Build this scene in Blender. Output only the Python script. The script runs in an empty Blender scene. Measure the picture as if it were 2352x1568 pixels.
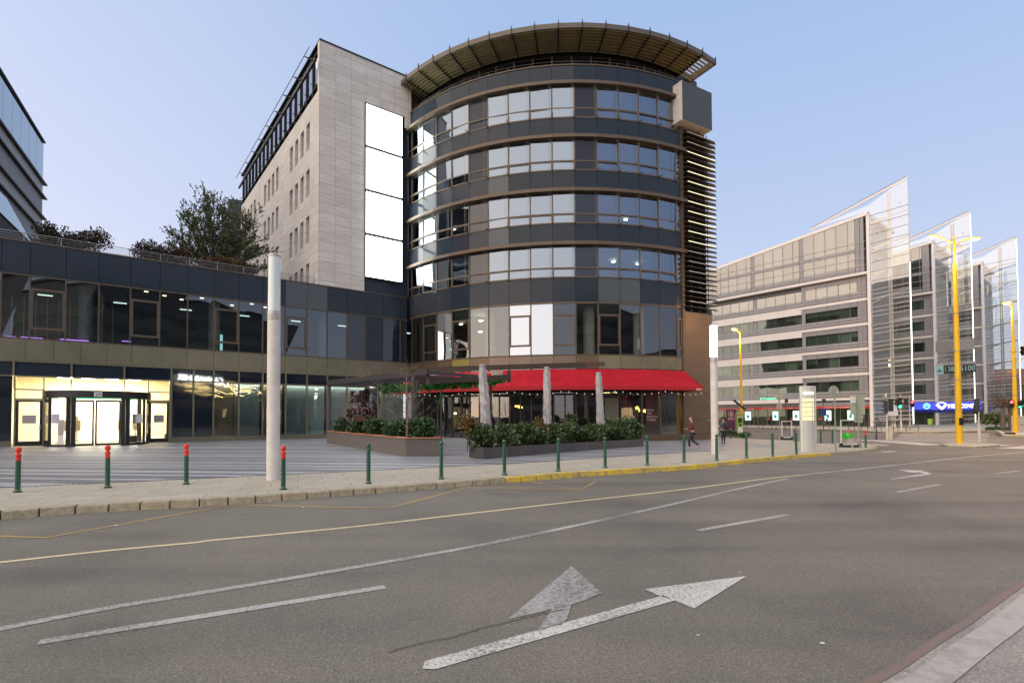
import bpy, bmesh, math, random
from math import *
from mathutils import Vector, Matrix
rnd = random.Random(7)
S = bpy.context.scene
COL = S.collection
# ------------------------------------------------------------------ camera model
EYE = 1.61
K = 4096/2352
F = 1215*K; CX = 2048; CY = 927*K
PITCH = radians(1.43); ROLL = radians(0.25)
def ray(x, y):
    a = (x-CX)/F; b = -(y-CY)/F
    c, s = cos(ROLL), sin(ROLL)
    a2 = a*c+b*s; b2 = -a*s+b*c
    return Vector((a2, cos(PITCH)-b2*sin(PITCH), sin(PITCH)+b2*cos(PITCH)))
def sm(t):
    t = max(0., min(1., t)); return t*t*(3-2*t)
def gz(x, y):                      # the pavement dips a little towards the street corner
    return -0.30*sm((x+8)/22)*sm((y-10)/30)*(1-sm((y-46)/26))
def G(x, y, dz=0.0):               # photo pixel -> point on the ground
    d = ray(x, y); z = dz
    for _ in range(12):
        t = (z-EYE)/d.z; p = d*t; z = gz(p.x, p.y)+dz
    return Vector((p.x, p.y, z))
def AT(x, y, Y):                   # photo pixel -> point at depth Y
    d = ray(x, y); d = d*(Y/d.y); return Vector((d.x, d.y, d.z+EYE))
cam = bpy.data.cameras.new('camera'); co = bpy.data.objects.new('camera', cam); COL.objects.link(co)
cam.sensor_width = 36; cam.lens = 1215/2352*36; cam.shift_y = (927-784)/2352
cam.clip_start = 0.1; cam.clip_end = 4000
co.matrix_world = Matrix.Translation((0, 0, EYE)) @ Matrix.Rotation(pi/2+PITCH, 4, 'X') @ Matrix.Rotation(-ROLL, 4, 'Z')
S.camera = co
# ------------------------------------------------------------------ helpers
def off(o):
    v = Vector((0, 0, 0))
    while o: v += o.location; o = o.parent
    return v
def tag(o, label, cat, group=None, kind=None):
    if label: o['label'] = label
    if cat: o['category'] = cat
    if group: o['group'] = group
    if kind: o['kind'] = kind
    return o
def thing(name, label, cat, loc=(0, 0, 0), rz=0, group=None):
    o = bpy.data.objects.new(name, None); COL.objects.link(o); o.empty_display_size = .2
    o.location = loc; o.rotation_euler = (0, 0, rz)
    return tag(o, label, cat, group)
def copy_tree(o, parent=None):
    c = o.copy(); COL.objects.link(c)
    if parent: c.parent = parent
    for ch in list(o.children): copy_tree(ch, c)
    return c
class MB:
    def __init__(s): s.v = []; s.f = []; s.m = []; s.mi = 0
    def add(s, vs, fs):
        n = len(s.v); s.v += [tuple(v) for v in vs]
        for f in fs: s.f.append([n+i for i in f]); s.m.append(s.mi)
        return s
    def quad(s, a, b, c, d): return s.add([a, b, c, d], [(0, 1, 2, 3)])
    def poly(s, pts): return s.add(pts, [tuple(range(len(pts)))])
    def hexa(s, b, t):             # 4 bottom + 4 top points
        return s.add(list(b)+list(t), [(3, 2, 1, 0), (4, 5, 6, 7), (0, 1, 5, 4), (1, 2, 6, 5), (2, 3, 7, 6), (3, 0, 4, 7)])
    def box(s, x0, x1, y0, y1, z0, z1, T=None):
        p = [(x0, y0), (x1, y0), (x1, y1), (x0, y1)]
        b = [Vector((x, y, z0)) for x, y in p]; t = [Vector((x, y, z1)) for x, y in p]
        if T: b = [T(v) for v in b]; t = [T(v) for v in t]
        return s.hexa(b, t)
    def prism(s, pts, z0, z1, T=None):
        n = len(pts); b = [Vector((p[0], p[1], z0)) for p in pts]; t = [Vector((p[0], p[1], z1)) for p in pts]
        if T: b = [T(v) for v in b]; t = [T(v) for v in t]
        return s.add(b+t, [tuple(range(n-1, -1, -1)), tuple(range(n, 2*n))]+[(i, (i+1) % n, n+(i+1) % n, n+i) for i in range(n)])
    def tube(s, pts, rs, n=8, cap=True):
        pts = [Vector(p) for p in pts]
        if not isinstance(rs, (list, tuple)): rs = [rs]*len(pts)
        rings = []; up = Vector((0, 0, 1))
        d0 = (pts[1]-pts[0]).normalized()
        if abs(d0.z) > .9: up = Vector((1, 0, 0))
        for i, p in enumerate(pts):
            d = (pts[min(i+1, len(pts)-1)]-pts[max(i-1, 0)]).normalized()
            a = d.cross(up)
            if a.length < 1e-4: a = d.cross(Vector((0, 1, .3)))
            a.normalize(); b = d.cross(a)
            rings.append([p+(a*cos(2*pi*j/n)+b*sin(2*pi*j/n))*rs[i] for j in range(n)])
        vs = [v for r in rings for v in r]; fs = []
        for i in range(len(pts)-1):
            for j in range(n):
                fs.append((i*n+j, i*n+(j+1) % n, (i+1)*n+(j+1) % n, (i+1)*n+j))
        if cap: fs += [tuple(range(n-1, -1, -1)), tuple(range((len(pts)-1)*n, len(pts)*n))]
        return s.add(vs, fs)
    def lathe(s, prof, c=(0, 0, 0), n=16):
        c = Vector(c); vs = []; fs = []; m = len(prof)
        for r, z in prof:
            for j in range(n): vs.append(c+Vector((r*cos(2*pi*j/n), r*sin(2*pi*j/n), z)))
        for i in range(m-1):
            for j in range(n): fs.append((i*n+j, i*n+(j+1) % n, (i+1)*n+(j+1) % n, (i+1)*n+j))
        fs += [tuple(range(n-1, -1, -1)), tuple(range((m-1)*n, m*n))]
        return s.add(vs, fs)
    def bar(s, p, q, w, h, up=(0, 0, 1)):
        p = Vector(p); q = Vector(q); d = (q-p).normalized(); up = Vector(up)
        a = d.cross(up)
        if a.length < 1e-3: a = d.cross(Vector((0, 1, 0)))
        a.normalize(); b = a.cross(d); a = a*w/2; b = b*h/2
        return s.hexa([p-a-b, p+a-b, p+a+b, p-a+b], [q-a-b, q+a-b, q+a+b, q-a+b])
    def build(s, name, mat, parent=None, smooth=False, bevel=0, sub=0):
        o0 = off(parent) if parent else Vector((0, 0, 0))
        me = bpy.data.meshes.new(name); me.from_pydata([Vector(v)-o0 for v in s.v], [], s.f)
        ms = mat if isinstance(mat, (list, tuple)) else [mat]
        for m in ms: me.materials.append(m)
        for p, i in zip(me.polygons, s.m):
            p.material_index = min(i, len(ms)-1); p.use_smooth = smooth
        me.update(); me.validate()
        bm = bmesh.new(); bm.from_mesh(me); bmesh.ops.recalc_face_normals(bm, faces=bm.faces); bm.to_mesh(me); bm.free()
        o = bpy.data.objects.new(name, me); COL.objects.link(o)
        if parent: o.parent = parent
        if bevel:
            b = o.modifiers.new('bevel', 'BEVEL'); b.width = bevel; b.segments = 2; b.limit_method = 'ANGLE'; b.angle_limit = radians(40)
        if smooth and hasattr(me, 'set_sharp_from_angle'): me.set_sharp_from_angle(angle=radians(45))
        return o
class Frame:                       # local x along, y away, z up -> world
    def __init__(s, o, ang):
        s.o = Vector((o[0], o[1], 0)); s.u = Vector((cos(ang), sin(ang), 0)); s.n = Vector((-sin(ang), cos(ang), 0))
    def __call__(s, v, y=None, z=None):
        if y is not None: v = (v, y, z)
        return s.o+s.u*v[0]+s.n*v[1]+Vector((0, 0, v[2]))
def text(body, size, T, mat, name, parent=None, w=None, ext=.01, align='LEFT', h=None):
    """lettering standing on a local frame: T(x right, z up) -> (origin, right, up)"""
    cu = bpy.data.curves.new(name, 'FONT'); cu.body = body; cu.size = size; cu.extrude = ext; cu.align_x = align
    cu.resolution_u = 2
    o = bpy.data.objects.new(name, cu); COL.objects.link(o); cu.materials.append(mat)
    org, r, up = T; r = Vector(r).normalized(); up = Vector(up).normalized(); n = r.cross(up)
    M = Matrix((r, up, n)).transposed().to_4x4()
    bpy.context.view_layer.update()
    sx = sy = 1
    if w and o.dimensions.x > 0: sx = w/o.dimensions.x
    if h and o.dimensions.y > 0: sy = h/o.dimensions.y
    M = M @ Matrix.Diagonal((sx, sy, 1, 1))
    base = off(parent) if parent else Vector((0, 0, 0))
    me = bpy.data.meshes.new_from_object(o.evaluated_get(bpy.context.evaluated_depsgraph_get()))
    me.transform(Matrix.Translation(Vector(org)-base) @ M)
    bpy.data.objects.remove(o); bpy.data.curves.remove(cu)
    me.name = name; o = bpy.data.objects.new(name, me); COL.objects.link(o)
    if not me.materials: me.materials.append(mat)
    if parent: o.parent = parent
    return o
# ------------------------------------------------------------------ materials
def nodes(name):
    m = bpy.data.materials.new(name); m.use_nodes = True
    nt = m.node_tree; nt.nodes.clear()
    out = nt.nodes.new('ShaderNodeOutputMaterial')
    return m, nt, out
def N(nt, t, **kw):
    n = nt.nodes.new(t)
    for k, v in kw.items():
        if k in n.inputs.keys(): n.inputs[k].default_value = v
        else: setattr(n, k, v)
    return n
def c4(c): return (c[0], c[1], c[2], 1)
def mat(name, col, rough=.6, metal=0, var=.12, scale=3, bump=0, bscale=40, spec=.5, col2=None, stretch=None, coat=0):
    m, nt, out = nodes(name)
    b = N(nt, 'ShaderNodeBsdfPrincipled', Roughness=rough, Metallic=metal)
    b.inputs['Specular IOR Level'].default_value = spec
    b.inputs['Coat Weight'].default_value = coat
    L = nt.links
    geo = N(nt, 'ShaderNodeNewGeometry'); src = geo.outputs['Position']
    if stretch:
        mp = N(nt, 'ShaderNodeMapping'); mp.inputs['Scale'].default_value = stretch; L.new(src, mp.inputs['Vector']); src = mp.outputs[0]
    no = N(nt, 'ShaderNodeTexNoise', Scale=scale, Detail=6, Roughness=.65); L.new(src, no.inputs['Vector'])
    cr = N(nt, 'ShaderNodeValToRGB')
    a = col2 or tuple(x*(1-var) for x in col); bb = col if col2 else tuple(min(1, x*(1+var)) for x in col)
    cr.color_ramp.elements[0].position = .3; cr.color_ramp.elements[1].position = .7
    cr.color_ramp.elements[0].color = c4(a); cr.color_ramp.elements[1].color = c4(bb)
    L.new(no.outputs['Fac'], cr.inputs[0]); L.new(cr.outputs[0], b.inputs['Base Color'])
    if bump:
        n2 = N(nt, 'ShaderNodeTexNoise', Scale=bscale, Detail=4); L.new(geo.outputs['Position'], n2.inputs['Vector'])
        bp = N(nt, 'ShaderNodeBump', Strength=bump, Distance=.02); L.new(n2.outputs['Fac'], bp.inputs['Height']); L.new(bp.outputs[0], b.inputs['Normal'])
    L.new(b.outputs[0], out.inputs[0])
    return m
def emit(name, col, s):
    m, nt, out = nodes(name)
    e = N(nt, 'ShaderNodeEmission', Color=c4(col), Strength=s); nt.links.new(e.outputs[0], out.inputs[0]); return m
def glass(name, refl=.3, tint=(.5, .55, .55), gcol=(.9, .93, .95), rough=0.0, wob=.02, ior=1.6, white_mix=0):
    m, nt, out = nodes(name); L = nt.links
    tr = N(nt, 'ShaderNodeBsdfTransparent', Color=c4(tint)); gl = N(nt, 'ShaderNodeBsdfGlossy', Color=c4(gcol), Roughness=rough)
    fr = N(nt, 'ShaderNodeFresnel', IOR=ior)
    geo = N(nt, 'ShaderNodeNewGeometry'); no = N(nt, 'ShaderNodeTexNoise', Scale=.55, Detail=1)
    L.new(geo.outputs['Position'], no.inputs['Vector'])
    bp = N(nt, 'ShaderNodeBump', Strength=wob*8, Distance=.05); L.new(no.outputs['Fac'], bp.inputs['Height'])
    L.new(bp.outputs[0], gl.inputs['Normal'])
    ma = N(nt, 'ShaderNodeMath', operation='MULTIPLY_ADD'); ma.inputs[1].default_value = 1-refl; ma.inputs[2].default_value = refl
    L.new(fr.outputs[0], ma.inputs[0])
    mx = N(nt, 'ShaderNodeMixShader'); L.new(ma.outputs[0], mx.inputs[0]); L.new(tr.outputs[0], mx.inputs[1]); L.new(gl.outputs[0], mx.inputs[2])
    fin = mx.outputs[0]
    if white_mix:  # diffuse share that whitens the glass
        df = N(nt, 'ShaderNodeBsdfDiffuse', Color=(.5, .52, .5, 1)); m2 = N(nt, 'ShaderNodeMixShader'); m2.inputs[0].default_value = white_mix
        L.new(fin, m2.inputs[1]); L.new(df.outputs[0], m2.inputs[2]); fin = m2.outputs[0]
    L.new(fin, out.inputs[0])
    return m
def rotpos(nt, ang):
    geo = N(nt, 'ShaderNodeNewGeometry'); mp = N(nt, 'ShaderNodeMapping'); mp.inputs['Rotation'].default_value = (0, 0, -ang)
    nt.links.new(geo.outputs['Position'], mp.inputs['Vector']); return geo, mp.outputs[0]
def ramp(nt, src, stops):
    cr = N(nt, 'ShaderNodeValToRGB'); el = cr.color_ramp.elements
    while len(el) < len(stops): el.new(.5)
    for e, (p, c) in zip(el, stops): e.position = p; e.color = c4(c)
    nt.links.new(src, cr.inputs[0]); return cr.outputs[0]
def mixc(nt, fac, a, b, mode='MIX'):
    mx = N(nt, 'ShaderNodeMix', data_type='RGBA', blend_type=mode)
    for i, v in ((0, fac), (6, a), (7, b)):
        if isinstance(v, (int, float)): mx.inputs[i].default_value = v
        elif isinstance(v, tuple): mx.inputs[i].default_value = c4(v)
        else: nt.links.new(v, mx.inputs[i])
    return mx.outputs[2]
def m_asphalt(name, base, patch=True):
    m, nt, out = nodes(name); L = nt.links
    geo = N(nt, 'ShaderNodeNewGeometry'); P = geo.outputs['Position']
    n1 = N(nt, 'ShaderNodeTexNoise', Scale=55, Detail=3, Roughness=.7); L.new(P, n1.inputs['Vector'])
    n2 = N(nt, 'ShaderNodeTexNoise', Scale=.35, Detail=5, Roughness=.6); L.new(P, n2.inputs['Vector'])
    vo = N(nt, 'ShaderNodeTexVoronoi', Scale=85); L.new(P, vo.inputs['Vector'])
    d = tuple(x*.70 for x in base); l = tuple(x*1.38 for x in base)
    sp = ramp(nt, n1.outputs['Fac'], [(.33, d), (.5, base), (.68, l)])
    chips = ramp(nt, vo.outputs['Color'], [(0.0, (.55, .55, .56)), (.55, (1, 1, 1)), (.9, (1.6, 1.57, 1.5))])
    c = mixc(nt, .55, sp, chips, 'MULTIPLY')
    big = ramp(nt, n2.outputs['Fac'], [(.3, (.66, .66, .67)), (.45, (.95, .95, .95)), (.7, (1.2, 1.17, 1.12))])
    c = mixc(nt, .9, c, big, 'MULTIPLY')
    mp = N(nt, 'ShaderNodeMapping'); mp.inputs['Rotation'].default_value = (0, 0, -radians(24)); mp.inputs['Scale'].default_value = (.05, .9, 1)
    L.new(P, mp.inputs['Vector'])
    n3 = N(nt, 'ShaderNodeTexNoise', Scale=1, Detail=3); L.new(mp.outputs[0], n3.inputs['Vector'])
    c = mixc(nt, .8, c, ramp(nt, n3.outputs['Fac'], [(.32, (.70, .70, .71)), (.5, (.98, .98, .98)), (.66, (1.12, 1.11, 1.08))]), 'MULTIPLY')
    b = N(nt, 'ShaderNodeBsdfPrincipled', Roughness=.72); b.inputs['Specular IOR Level'].default_value = .45
    L.new(c, b.inputs['Base Color'])
    bp = N(nt, 'ShaderNodeBump', Strength=.55, Distance=.012); L.new(n1.outputs['Fac'], bp.inputs['Height']); L.new(bp.outputs[0], b.inputs['Normal'])
    L.new(b.outputs[0], out.inputs[0]); return m
def m_paint(name, col, wear=.5, scale=30, under=(.13, .122, .112)):
    m, nt, out = nodes(name); L = nt.links
    geo = N(nt, 'ShaderNodeNewGeometry'); P = geo.outputs['Position']
    n1 = N(nt, 'ShaderNodeTexNoise', Scale=scale, Detail=5, Roughness=.75); L.new(P, n1.inputs['Vector'])
    n2 = N(nt, 'ShaderNodeTexNoise', Scale=.7, Detail=3); L.new(P, n2.inputs['Vector'])
    ad = N(nt, 'ShaderNodeMath', operation='MULTIPLY_ADD'); L.new(n2.outputs['Fac'], ad.inputs[0]); ad.inputs[1].default_value = .5; L.new(n1.outputs['Fac'], ad.inputs[2])
    f = ramp(nt, ad.outputs[0], [(wear, (0, 0, 0)), (wear+.22, (1, 1, 1))])
    c = mixc(nt, f, under, col)
    b = N(nt, 'ShaderNodeBsdfPrincipled', Roughness=.7); L.new(c, b.inputs['Base Color'])
    L.new(b.outputs[0], out.inputs[0]); return m
def m_slabs(name, c1, c2, mortar, w, h, ang, msize=.012, off_=.5, spots=None):
    m, nt, out = nodes(name); L = nt.links
    geo, v = rotpos(nt, ang)
    br = N(nt, 'ShaderNodeTexBrick', Scale=1); br.offset = off_
    br.inputs['Color1'].default_value = c4(c1); br.inputs['Color2'].default_value = c4(c2); br.inputs['Mortar'].default_value = c4(mortar)
    br.inputs['Mortar Size'].default_value = msize; br.inputs['Brick Width'].default_value = w; br.inputs['Row Height'].default_value = h
    br.inputs['Mortar Smooth'].default_value = .1; br.inputs['Bias'].default_value = -.2
    L.new(v, br.inputs['Vector'])
    n1 = N(nt, 'ShaderNodeTexNoise', Scale=2.2, Detail=7, Roughness=.7); L.new(geo.outputs['Position'], n1.inputs['Vector'])
    c = mixc(nt, .8, br.outputs['Color'], ramp(nt, n1.outputs['Fac'], [(.3, (.78, .78, .78)), (.7, (1.15, 1.13, 1.1))]), 'MULTIPLY')
    n3 = N(nt, 'ShaderNodeTexNoise', Scale=60, Detail=3); L.new(geo.outputs['Position'], n3.inputs['Vector'])
    c = mixc(nt, .7, c, ramp(nt, n3.outputs['Fac'], [(.3, (.8, .8, .8)), (.7, (1.15, 1.15, 1.15))]), 'MULTIPLY')
    b = N(nt, 'ShaderNodeBsdfPrincipled', Roughness=.75); L.new(c, b.inputs['Base Color'])
    bp = N(nt, 'ShaderNodeBump', Strength=.3, Distance=.01); L.new(n3.outputs['Fac'], bp.inputs['Height']); L.new(bp.outputs[0], b.inputs['Normal'])
    L.new(b.outputs[0], out.inputs[0]); return m
def m_plaza(name):
    m, nt, out = nodes(name); L = nt.links
    geo, v = rotpos(nt, radians(-7))
    br = N(nt, 'ShaderNodeTexBrick', Scale=1); br.offset = .37
    br.inputs['Color1'].default_value = (.155, .16, .175, 1); br.inputs['Color2'].default_value = (.20, .203, .218, 1); br.inputs['Mortar'].default_value = (.13, .13, .14, 1)
    br.inputs['Mortar Size'].default_value = .006; br.inputs['Brick Width'].default_value = .6; br.inputs['Row Height'].default_value = .15
    L.new(v, br.inputs['Vector'])
    sep = N(nt, 'ShaderNodeSeparateXYZ'); L.new(v, sep.inputs[0])
    def stripe(period, phase, width):
        a = N(nt, 'ShaderNodeMath', operation='MULTIPLY_ADD'); L.new(sep.outputs[1], a.inputs[0]); a.inputs[1].default_value = 1/period; a.inputs[2].default_value = phase
        fr = N(nt, 'ShaderNodeMath', operation='FRACT'); L.new(a.outputs[0], fr.inputs[0])
        lt = N(nt, 'ShaderNodeMath', operation='LESS_THAN'); L.new(fr.outputs[0], lt.inputs[0]); lt.inputs[1].default_value = width/period
        return lt.outputs[0]
    s1 = stripe(1.05, 0, .22); s2 = stripe(3.15, .42, .2); s3 = stripe(2.6, .7, .16)
    mx = N(nt, 'ShaderNodeMath', operation='MAXIMUM'); L.new(s1, mx.inputs[0]); L.new(s2, mx.inputs[1])
    m2 = N(nt, 'ShaderNodeMath', operation='MAXIMUM'); L.new(mx.outputs[0], m2.inputs[0]); L.new(s3, m2.inputs[1])
    sc = N(nt, 'ShaderNodeMath', operation='MULTIPLY'); L.new(m2.outputs[0], sc.inputs[0]); sc.inputs[1].default_value = .85
    c = mixc(nt, sc.outputs[0], br.outputs['Color'], (.50, .50, .51))
    n1 = N(nt, 'ShaderNodeTexNoise', Scale=1.4, Detail=7, Roughness=.7); L.new(geo.outputs['Position'], n1.inputs['Vector'])
    c = mixc(nt, .8, c, ramp(nt, n1.outputs['Fac'], [(.3, (.8, .8, .8)), (.7, (1.12, 1.12, 1.12))]), 'MULTIPLY')
    b = N(nt, 'ShaderNodeBsdfPrincipled', Roughness=.5); L.new(c, b.inputs['Base Color'])
    L.new(b.outputs[0], out.inputs[0]); return m
def m_stone(name, ang):
    m, nt, out = nodes(name); L = nt.links
    geo, v = rotpos(nt, ang)
    sep = N(nt, 'ShaderNodeSeparateXYZ'); L.new(v, sep.inputs[0])
    ad = N(nt, 'ShaderNodeMath', operation='ADD'); L.new(sep.outputs[0], ad.inputs[0]); L.new(sep.outputs[1], ad.inputs[1])
    cb = N(nt, 'ShaderNodeCombineXYZ'); L.new(ad.outputs[0], cb.inputs[0]); L.new(sep.outputs[2], cb.inputs[1])
    br = N(nt, 'ShaderNodeTexBrick', Scale=1); br.offset = .0
    br.inputs['Color1'].default_value = (.60, .565, .52, 1); br.inputs['Color2'].default_value = (.70, .665, .62, 1); br.inputs['Mortar'].default_value = (.36, .34, .32, 1)
    br.inputs['Mortar Size'].default_value = .014; br.inputs['Brick Width'].default_value = 1.3; br.inputs['Row Height'].default_value = .785
    L.new(cb.outputs[0], br.inputs['Vector'])
    mp = N(nt, 'ShaderNodeMapping'); mp.inputs['Scale'].default_value = (.5, 5, 1); L.new(cb.outputs[0], mp.inputs['Vector'])
    n1 = N(nt, 'ShaderNodeTexNoise', Scale=1.2, Detail=7, Roughness=.7); L.new(mp.outputs[0], n1.inputs['Vector'])
    c = mixc(nt, .9, br.outputs['Color'], ramp(nt, n1.outputs['Fac'], [(.28, (.72, .71, .69)), (.5, (1, .99, .97)), (.72, (1.15, 1.15, 1.15))]), 'MULTIPLY')
    b = N(nt, 'ShaderNodeBsdfPrincipled', Roughness=.6); L.new(c, b.inputs['Base Color'])
    L.new(b.outputs[0], out.inputs[0]); return m
def m_leaf(name, cols, rough=.5):
    m, nt, out = nodes(name); L = nt.links
    geo = N(nt, 'ShaderNodeNewGeometry')
    c = ramp(nt, geo.outputs['Random Per Island'], [(i/max(1, len(cols)-1), k) for i, k in enumerate(cols)])
    b = N(nt, 'ShaderNodeBsdfPrincipled', Roughness=rough); L.new(c, b.inputs['Base Color'])
    L.new(b.outputs[0], out.inputs[0]); return m
M = {}
M['asphalt'] = m_asphalt('asphalt', (.158, .146, .118))
M['asphalt_far'] = m_asphalt('side_street_asphalt', (.16, .14, .125))
M['white_paint'] = m_paint('worn_white_paint', (.46, .44, .40), .60, 34)
M['bold_paint'] = m_paint('fresher_white_paint', (.60, .58, .53), .57, 34)
M['faint_paint'] = m_paint('faded_white_paint', (.40, .385, .36), .60, 28)
M['yellow_line'] = m_paint('pale_yellow_paint', (.66, .56, .33), .50, 20)
M['ochre_line'] = m_paint('ochre_paint', (.42, .27, .09), .55, 25)
M['pave'] = m_slabs('beige_slabs', (.42, .385, .30), (.47, .435, .35), (.22, .2, .165), 1.2, .62, radians(22), .010, .5)
M['plaza'] = m_plaza('striped_paving')
M['kerb'] = mat('kerb_stone', (.36, .31, .21), .85, var=.3, scale=9, bump=.5)
M['kerb_yellow'] = m_paint('kerb_yellow_paint', (.74, .50, .03), .62, 5, (.36, .29, .15))
M['drain'] = mat('drain_grate', (.05, .05, .05), .6)
M['stone'] = m_stone('travertine_cladding', radians(37.81))
M['panel'] = mat('dark_spandrel_glass', (.026, .036, .049), .13, var=.1, scale=.8, spec=.22)
M['panel2'] = mat('violet_spandrel_glass', (.036, .040, .052), .13, var=.1, scale=.8, spec=.26)
M['panel3'] = mat('pale_spandrel_glass', (.075, .09, .095), .2, var=.1, scale=.8, spec=.4)
M['panelb'] = mat('blue_black_panel', (.012, .018, .028), .03, var=.1, scale=.8, spec=.75)
M['bronze'] = mat('bronze_frame', (.115, .082, .055), .45, metal=.3, var=.12, scale=2)
M['brown'] = mat('bronze_cladding', (.14, .098, .06), .38, metal=.4, var=.12, scale=.7)
M['olive'] = mat('olive_metal_band', (.185, .172, .115), .35, metal=.35, var=.14, scale=.8)
M['rosy'] = mat('rosy_metal_band', (.17, .125, .10), .32, metal=.35, var=.1, scale=.8)
M['lime'] = mat('yellow_metal_band', (.24, .21, .05), .35, metal=.3, var=.1, scale=.8)
M['darkmetal'] = mat('dark_metal', (.03, .031, .033), .45, metal=.4)
M['greymetal'] = mat('grey_metal', (.30, .30, .30), .45, metal=.6)
M['canopy'] = mat('canopy_louvre', (.31, .26, .145), .5, metal=.1, var=.2, scale=1.5)
M['fascia'] = mat('canopy_fascia', (.12, .10, .08), .45, metal=.3)
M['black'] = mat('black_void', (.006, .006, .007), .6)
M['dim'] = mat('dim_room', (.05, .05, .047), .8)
M['ceil'] = mat('pale_ceiling', (.30, .31, .28), .8)
M['concrete'] = mat('concrete', (.34, .36, .33), .8, var=.15, bump=.2)
M['white'] = mat('white_metal', (.72, .71, .70), .5, var=.06)
M['beige'] = mat('beige_render', (.5, .45, .4), .7)
M['red'] = mat('red_fabric', (.43, .012, .024), .8, var=.2, scale=1.3, bump=.35, bscale=3, spec=.2)
M['red_dark'] = mat('dark_red_fabric', (.40, .008, .015), .75)
M['silver'] = mat('silver_cover', (.36, .35, .36), .42, metal=.25, var=.12, scale=3, bump=.9, bscale=7)
M['wood'] = mat('dark_wood', (.055, .036, .026), .7, var=.3, scale=3, stretch=(2, 2, 14))
M['pergola'] = mat('pergola_grey', (.04, .038, .042), .6)
M['planter'] = mat('planter_render', (.135, .12, .112), .8, var=.12, scale=5, bump=.2)
M['planter_dark'] = mat('planter_slabs', (.06, .057, .06), .55, var=.25, scale=1.5)
M['cap'] = mat('terracotta_wood', (.40, .17, .085), .6, var=.2, scale=5)
M['bol_green'] = mat('bollard_green', (.008, .085, .045), .35, var=.15, coat=.3)
M['bol_red'] = mat('bollard_red', (.72, .03, .012), .35, var=.1, coat=.3)
M['yellow'] = mat('yellow_enamel', (.85, .50, .006), .4, var=.08, scale=2)
M['tarn'] = mat('galvanised_steel', (.30, .33, .28), .5, metal=.5, var=.2)
M['rust'] = mat('brown_steel', (.10, .07, .05), .6, metal=.3)
M['bark'] = mat('bark', (.10, .075, .058), .9, var=.3, scale=12)
M['bark_pale'] = mat('pale_bark', (.21, .16, .125), .9, var=.3, scale=12)
M['soil'] = mat('soil', (.03, .022, .015), .95)
M['laurel'] = m_leaf('laurel_leaves', [(.012, .035, .012), (.025, .068, .022), (.045, .10, .03), (.10, .155, .06)], .38)
M['laurel_light'] = m_leaf('hedge_leaves', [(.018, .04, .012), (.045, .085, .025), (.075, .12, .035), (.14, .17, .07)], .4)
M['autumn'] = m_leaf('rusty_leaves', [(.06, .04, .015), (.16, .08, .025), (.22, .13, .03), (.09, .09, .025)], .55)
M['crimson'] = m_leaf('red_tipped_leaves', [(.05, .014, .012), (.13, .03, .022), (.05, .05, .018), (.11, .06, .02)], .5)
M['darkleaf'] = m_leaf('dark_shrub_leaves', [(.012, .022, .01), (.03, .05, .016), (.07, .022, .018), (.04, .03, .014)], .5)
M['spring'] = m_leaf('spring_leaves', [(.045, .07, .02), (.085, .12, .035), (.12, .15, .055), (.07, .065, .03)], .5)
M['ivy'] = m_leaf('ivy_leaves', [(.02, .11, .015), (.05, .24, .03), (.08, .32, .06), (.03, .18, .11)], .5)
M['skin'] = mat('skin', (.45, .26, .18), .55)
M['led'] = emit('led_screen', (.95, 1.0, .95), 8.0)
M['lampwhite'] = emit('lamp_white', (1, .93, .78), 7.0)
M['lampwarm'] = emit('sodium_lamp', (1, .50, .10), 22)
def lamp_light(p, watts, col=(1, .56, .22), parent=None):
    l = bpy.data.lights.new('lamp_light', 'POINT'); l.energy = watts; l.color = col; l.shadow_soft_size = .15
    o = bpy.data.objects.new('lamp_light', l); COL.objects.link(o); o.location = p; return o
M['warm'] = emit('warm_light', (1, .80, .42), 9)
M['cream'] = mat('cream_wall', (.75, .66, .46), .6)
M['bulb'] = emit('bulb', (1, .92, .8), .8)
# ------------------------------------------------------------------ sky and light
wd = bpy.data.worlds.new('World'); S.world = wd; wd.use_nodes = True
nt = wd.node_tree; nt.nodes.clear()
SUN_AZ = radians(238); SUN_EL = radians(4)
sky = nt.nodes.new('ShaderNodeTexSky'); sky.sky_type = 'NISHITA'; sky.sun_disc = False
sky.sun_elevation = SUN_EL; sky.sun_rotation = SUN_AZ; sky.air_density = 1.0; sky.dust_density = .6; sky.ozone_density = 3.0
tc = nt.nodes.new('ShaderNodeTexCoord'); sx = nt.nodes.new('ShaderNodeSeparateXYZ'); nt.links.new(tc.outputs['Generated'], sx.inputs[0])
dusk = ramp(nt, sx.outputs[2], [(0, (.485, .455, .52)), (.10, (.45, .455, .545)), (.30, (.345, .405, .56)), (.60, (.24, .34, .53)), (1, (.19, .27, .46))])
dt = nt.nodes.new('ShaderNodeVectorMath'); dt.operation = 'DOT_PRODUCT'; nt.links.new(tc.outputs['Generated'], dt.inputs[0])
dt.inputs[1].default_value = (sin(SUN_AZ)*.98, cos(SUN_AZ)*.98, .18)
ma = nt.nodes.new('ShaderNodeMath'); ma.operation = 'MULTIPLY_ADD'; ma.inputs[1].default_value = .5; ma.inputs[2].default_value = .5; nt.links.new(dt.outputs['Value'], ma.inputs[0])
glow = ramp(nt, ma.outputs[0], [(0, (0, 0, 0)), (.35, (.03, .025, .02)), (.62, (.14, .105, .08)), (.85, (.32, .235, .17)), (1, (.7, .46, .28))])
sc1 = nt.nodes.new('ShaderNodeVectorMath'); sc1.operation = 'SCALE'; sc1.inputs['Scale'].default_value = .03; nt.links.new(sky.outputs[0], sc1.inputs[0])
ad1 = nt.nodes.new('ShaderNodeVectorMath'); nt.links.new(dusk, ad1.inputs[0]); nt.links.new(glow, ad1.inputs[1])
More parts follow.
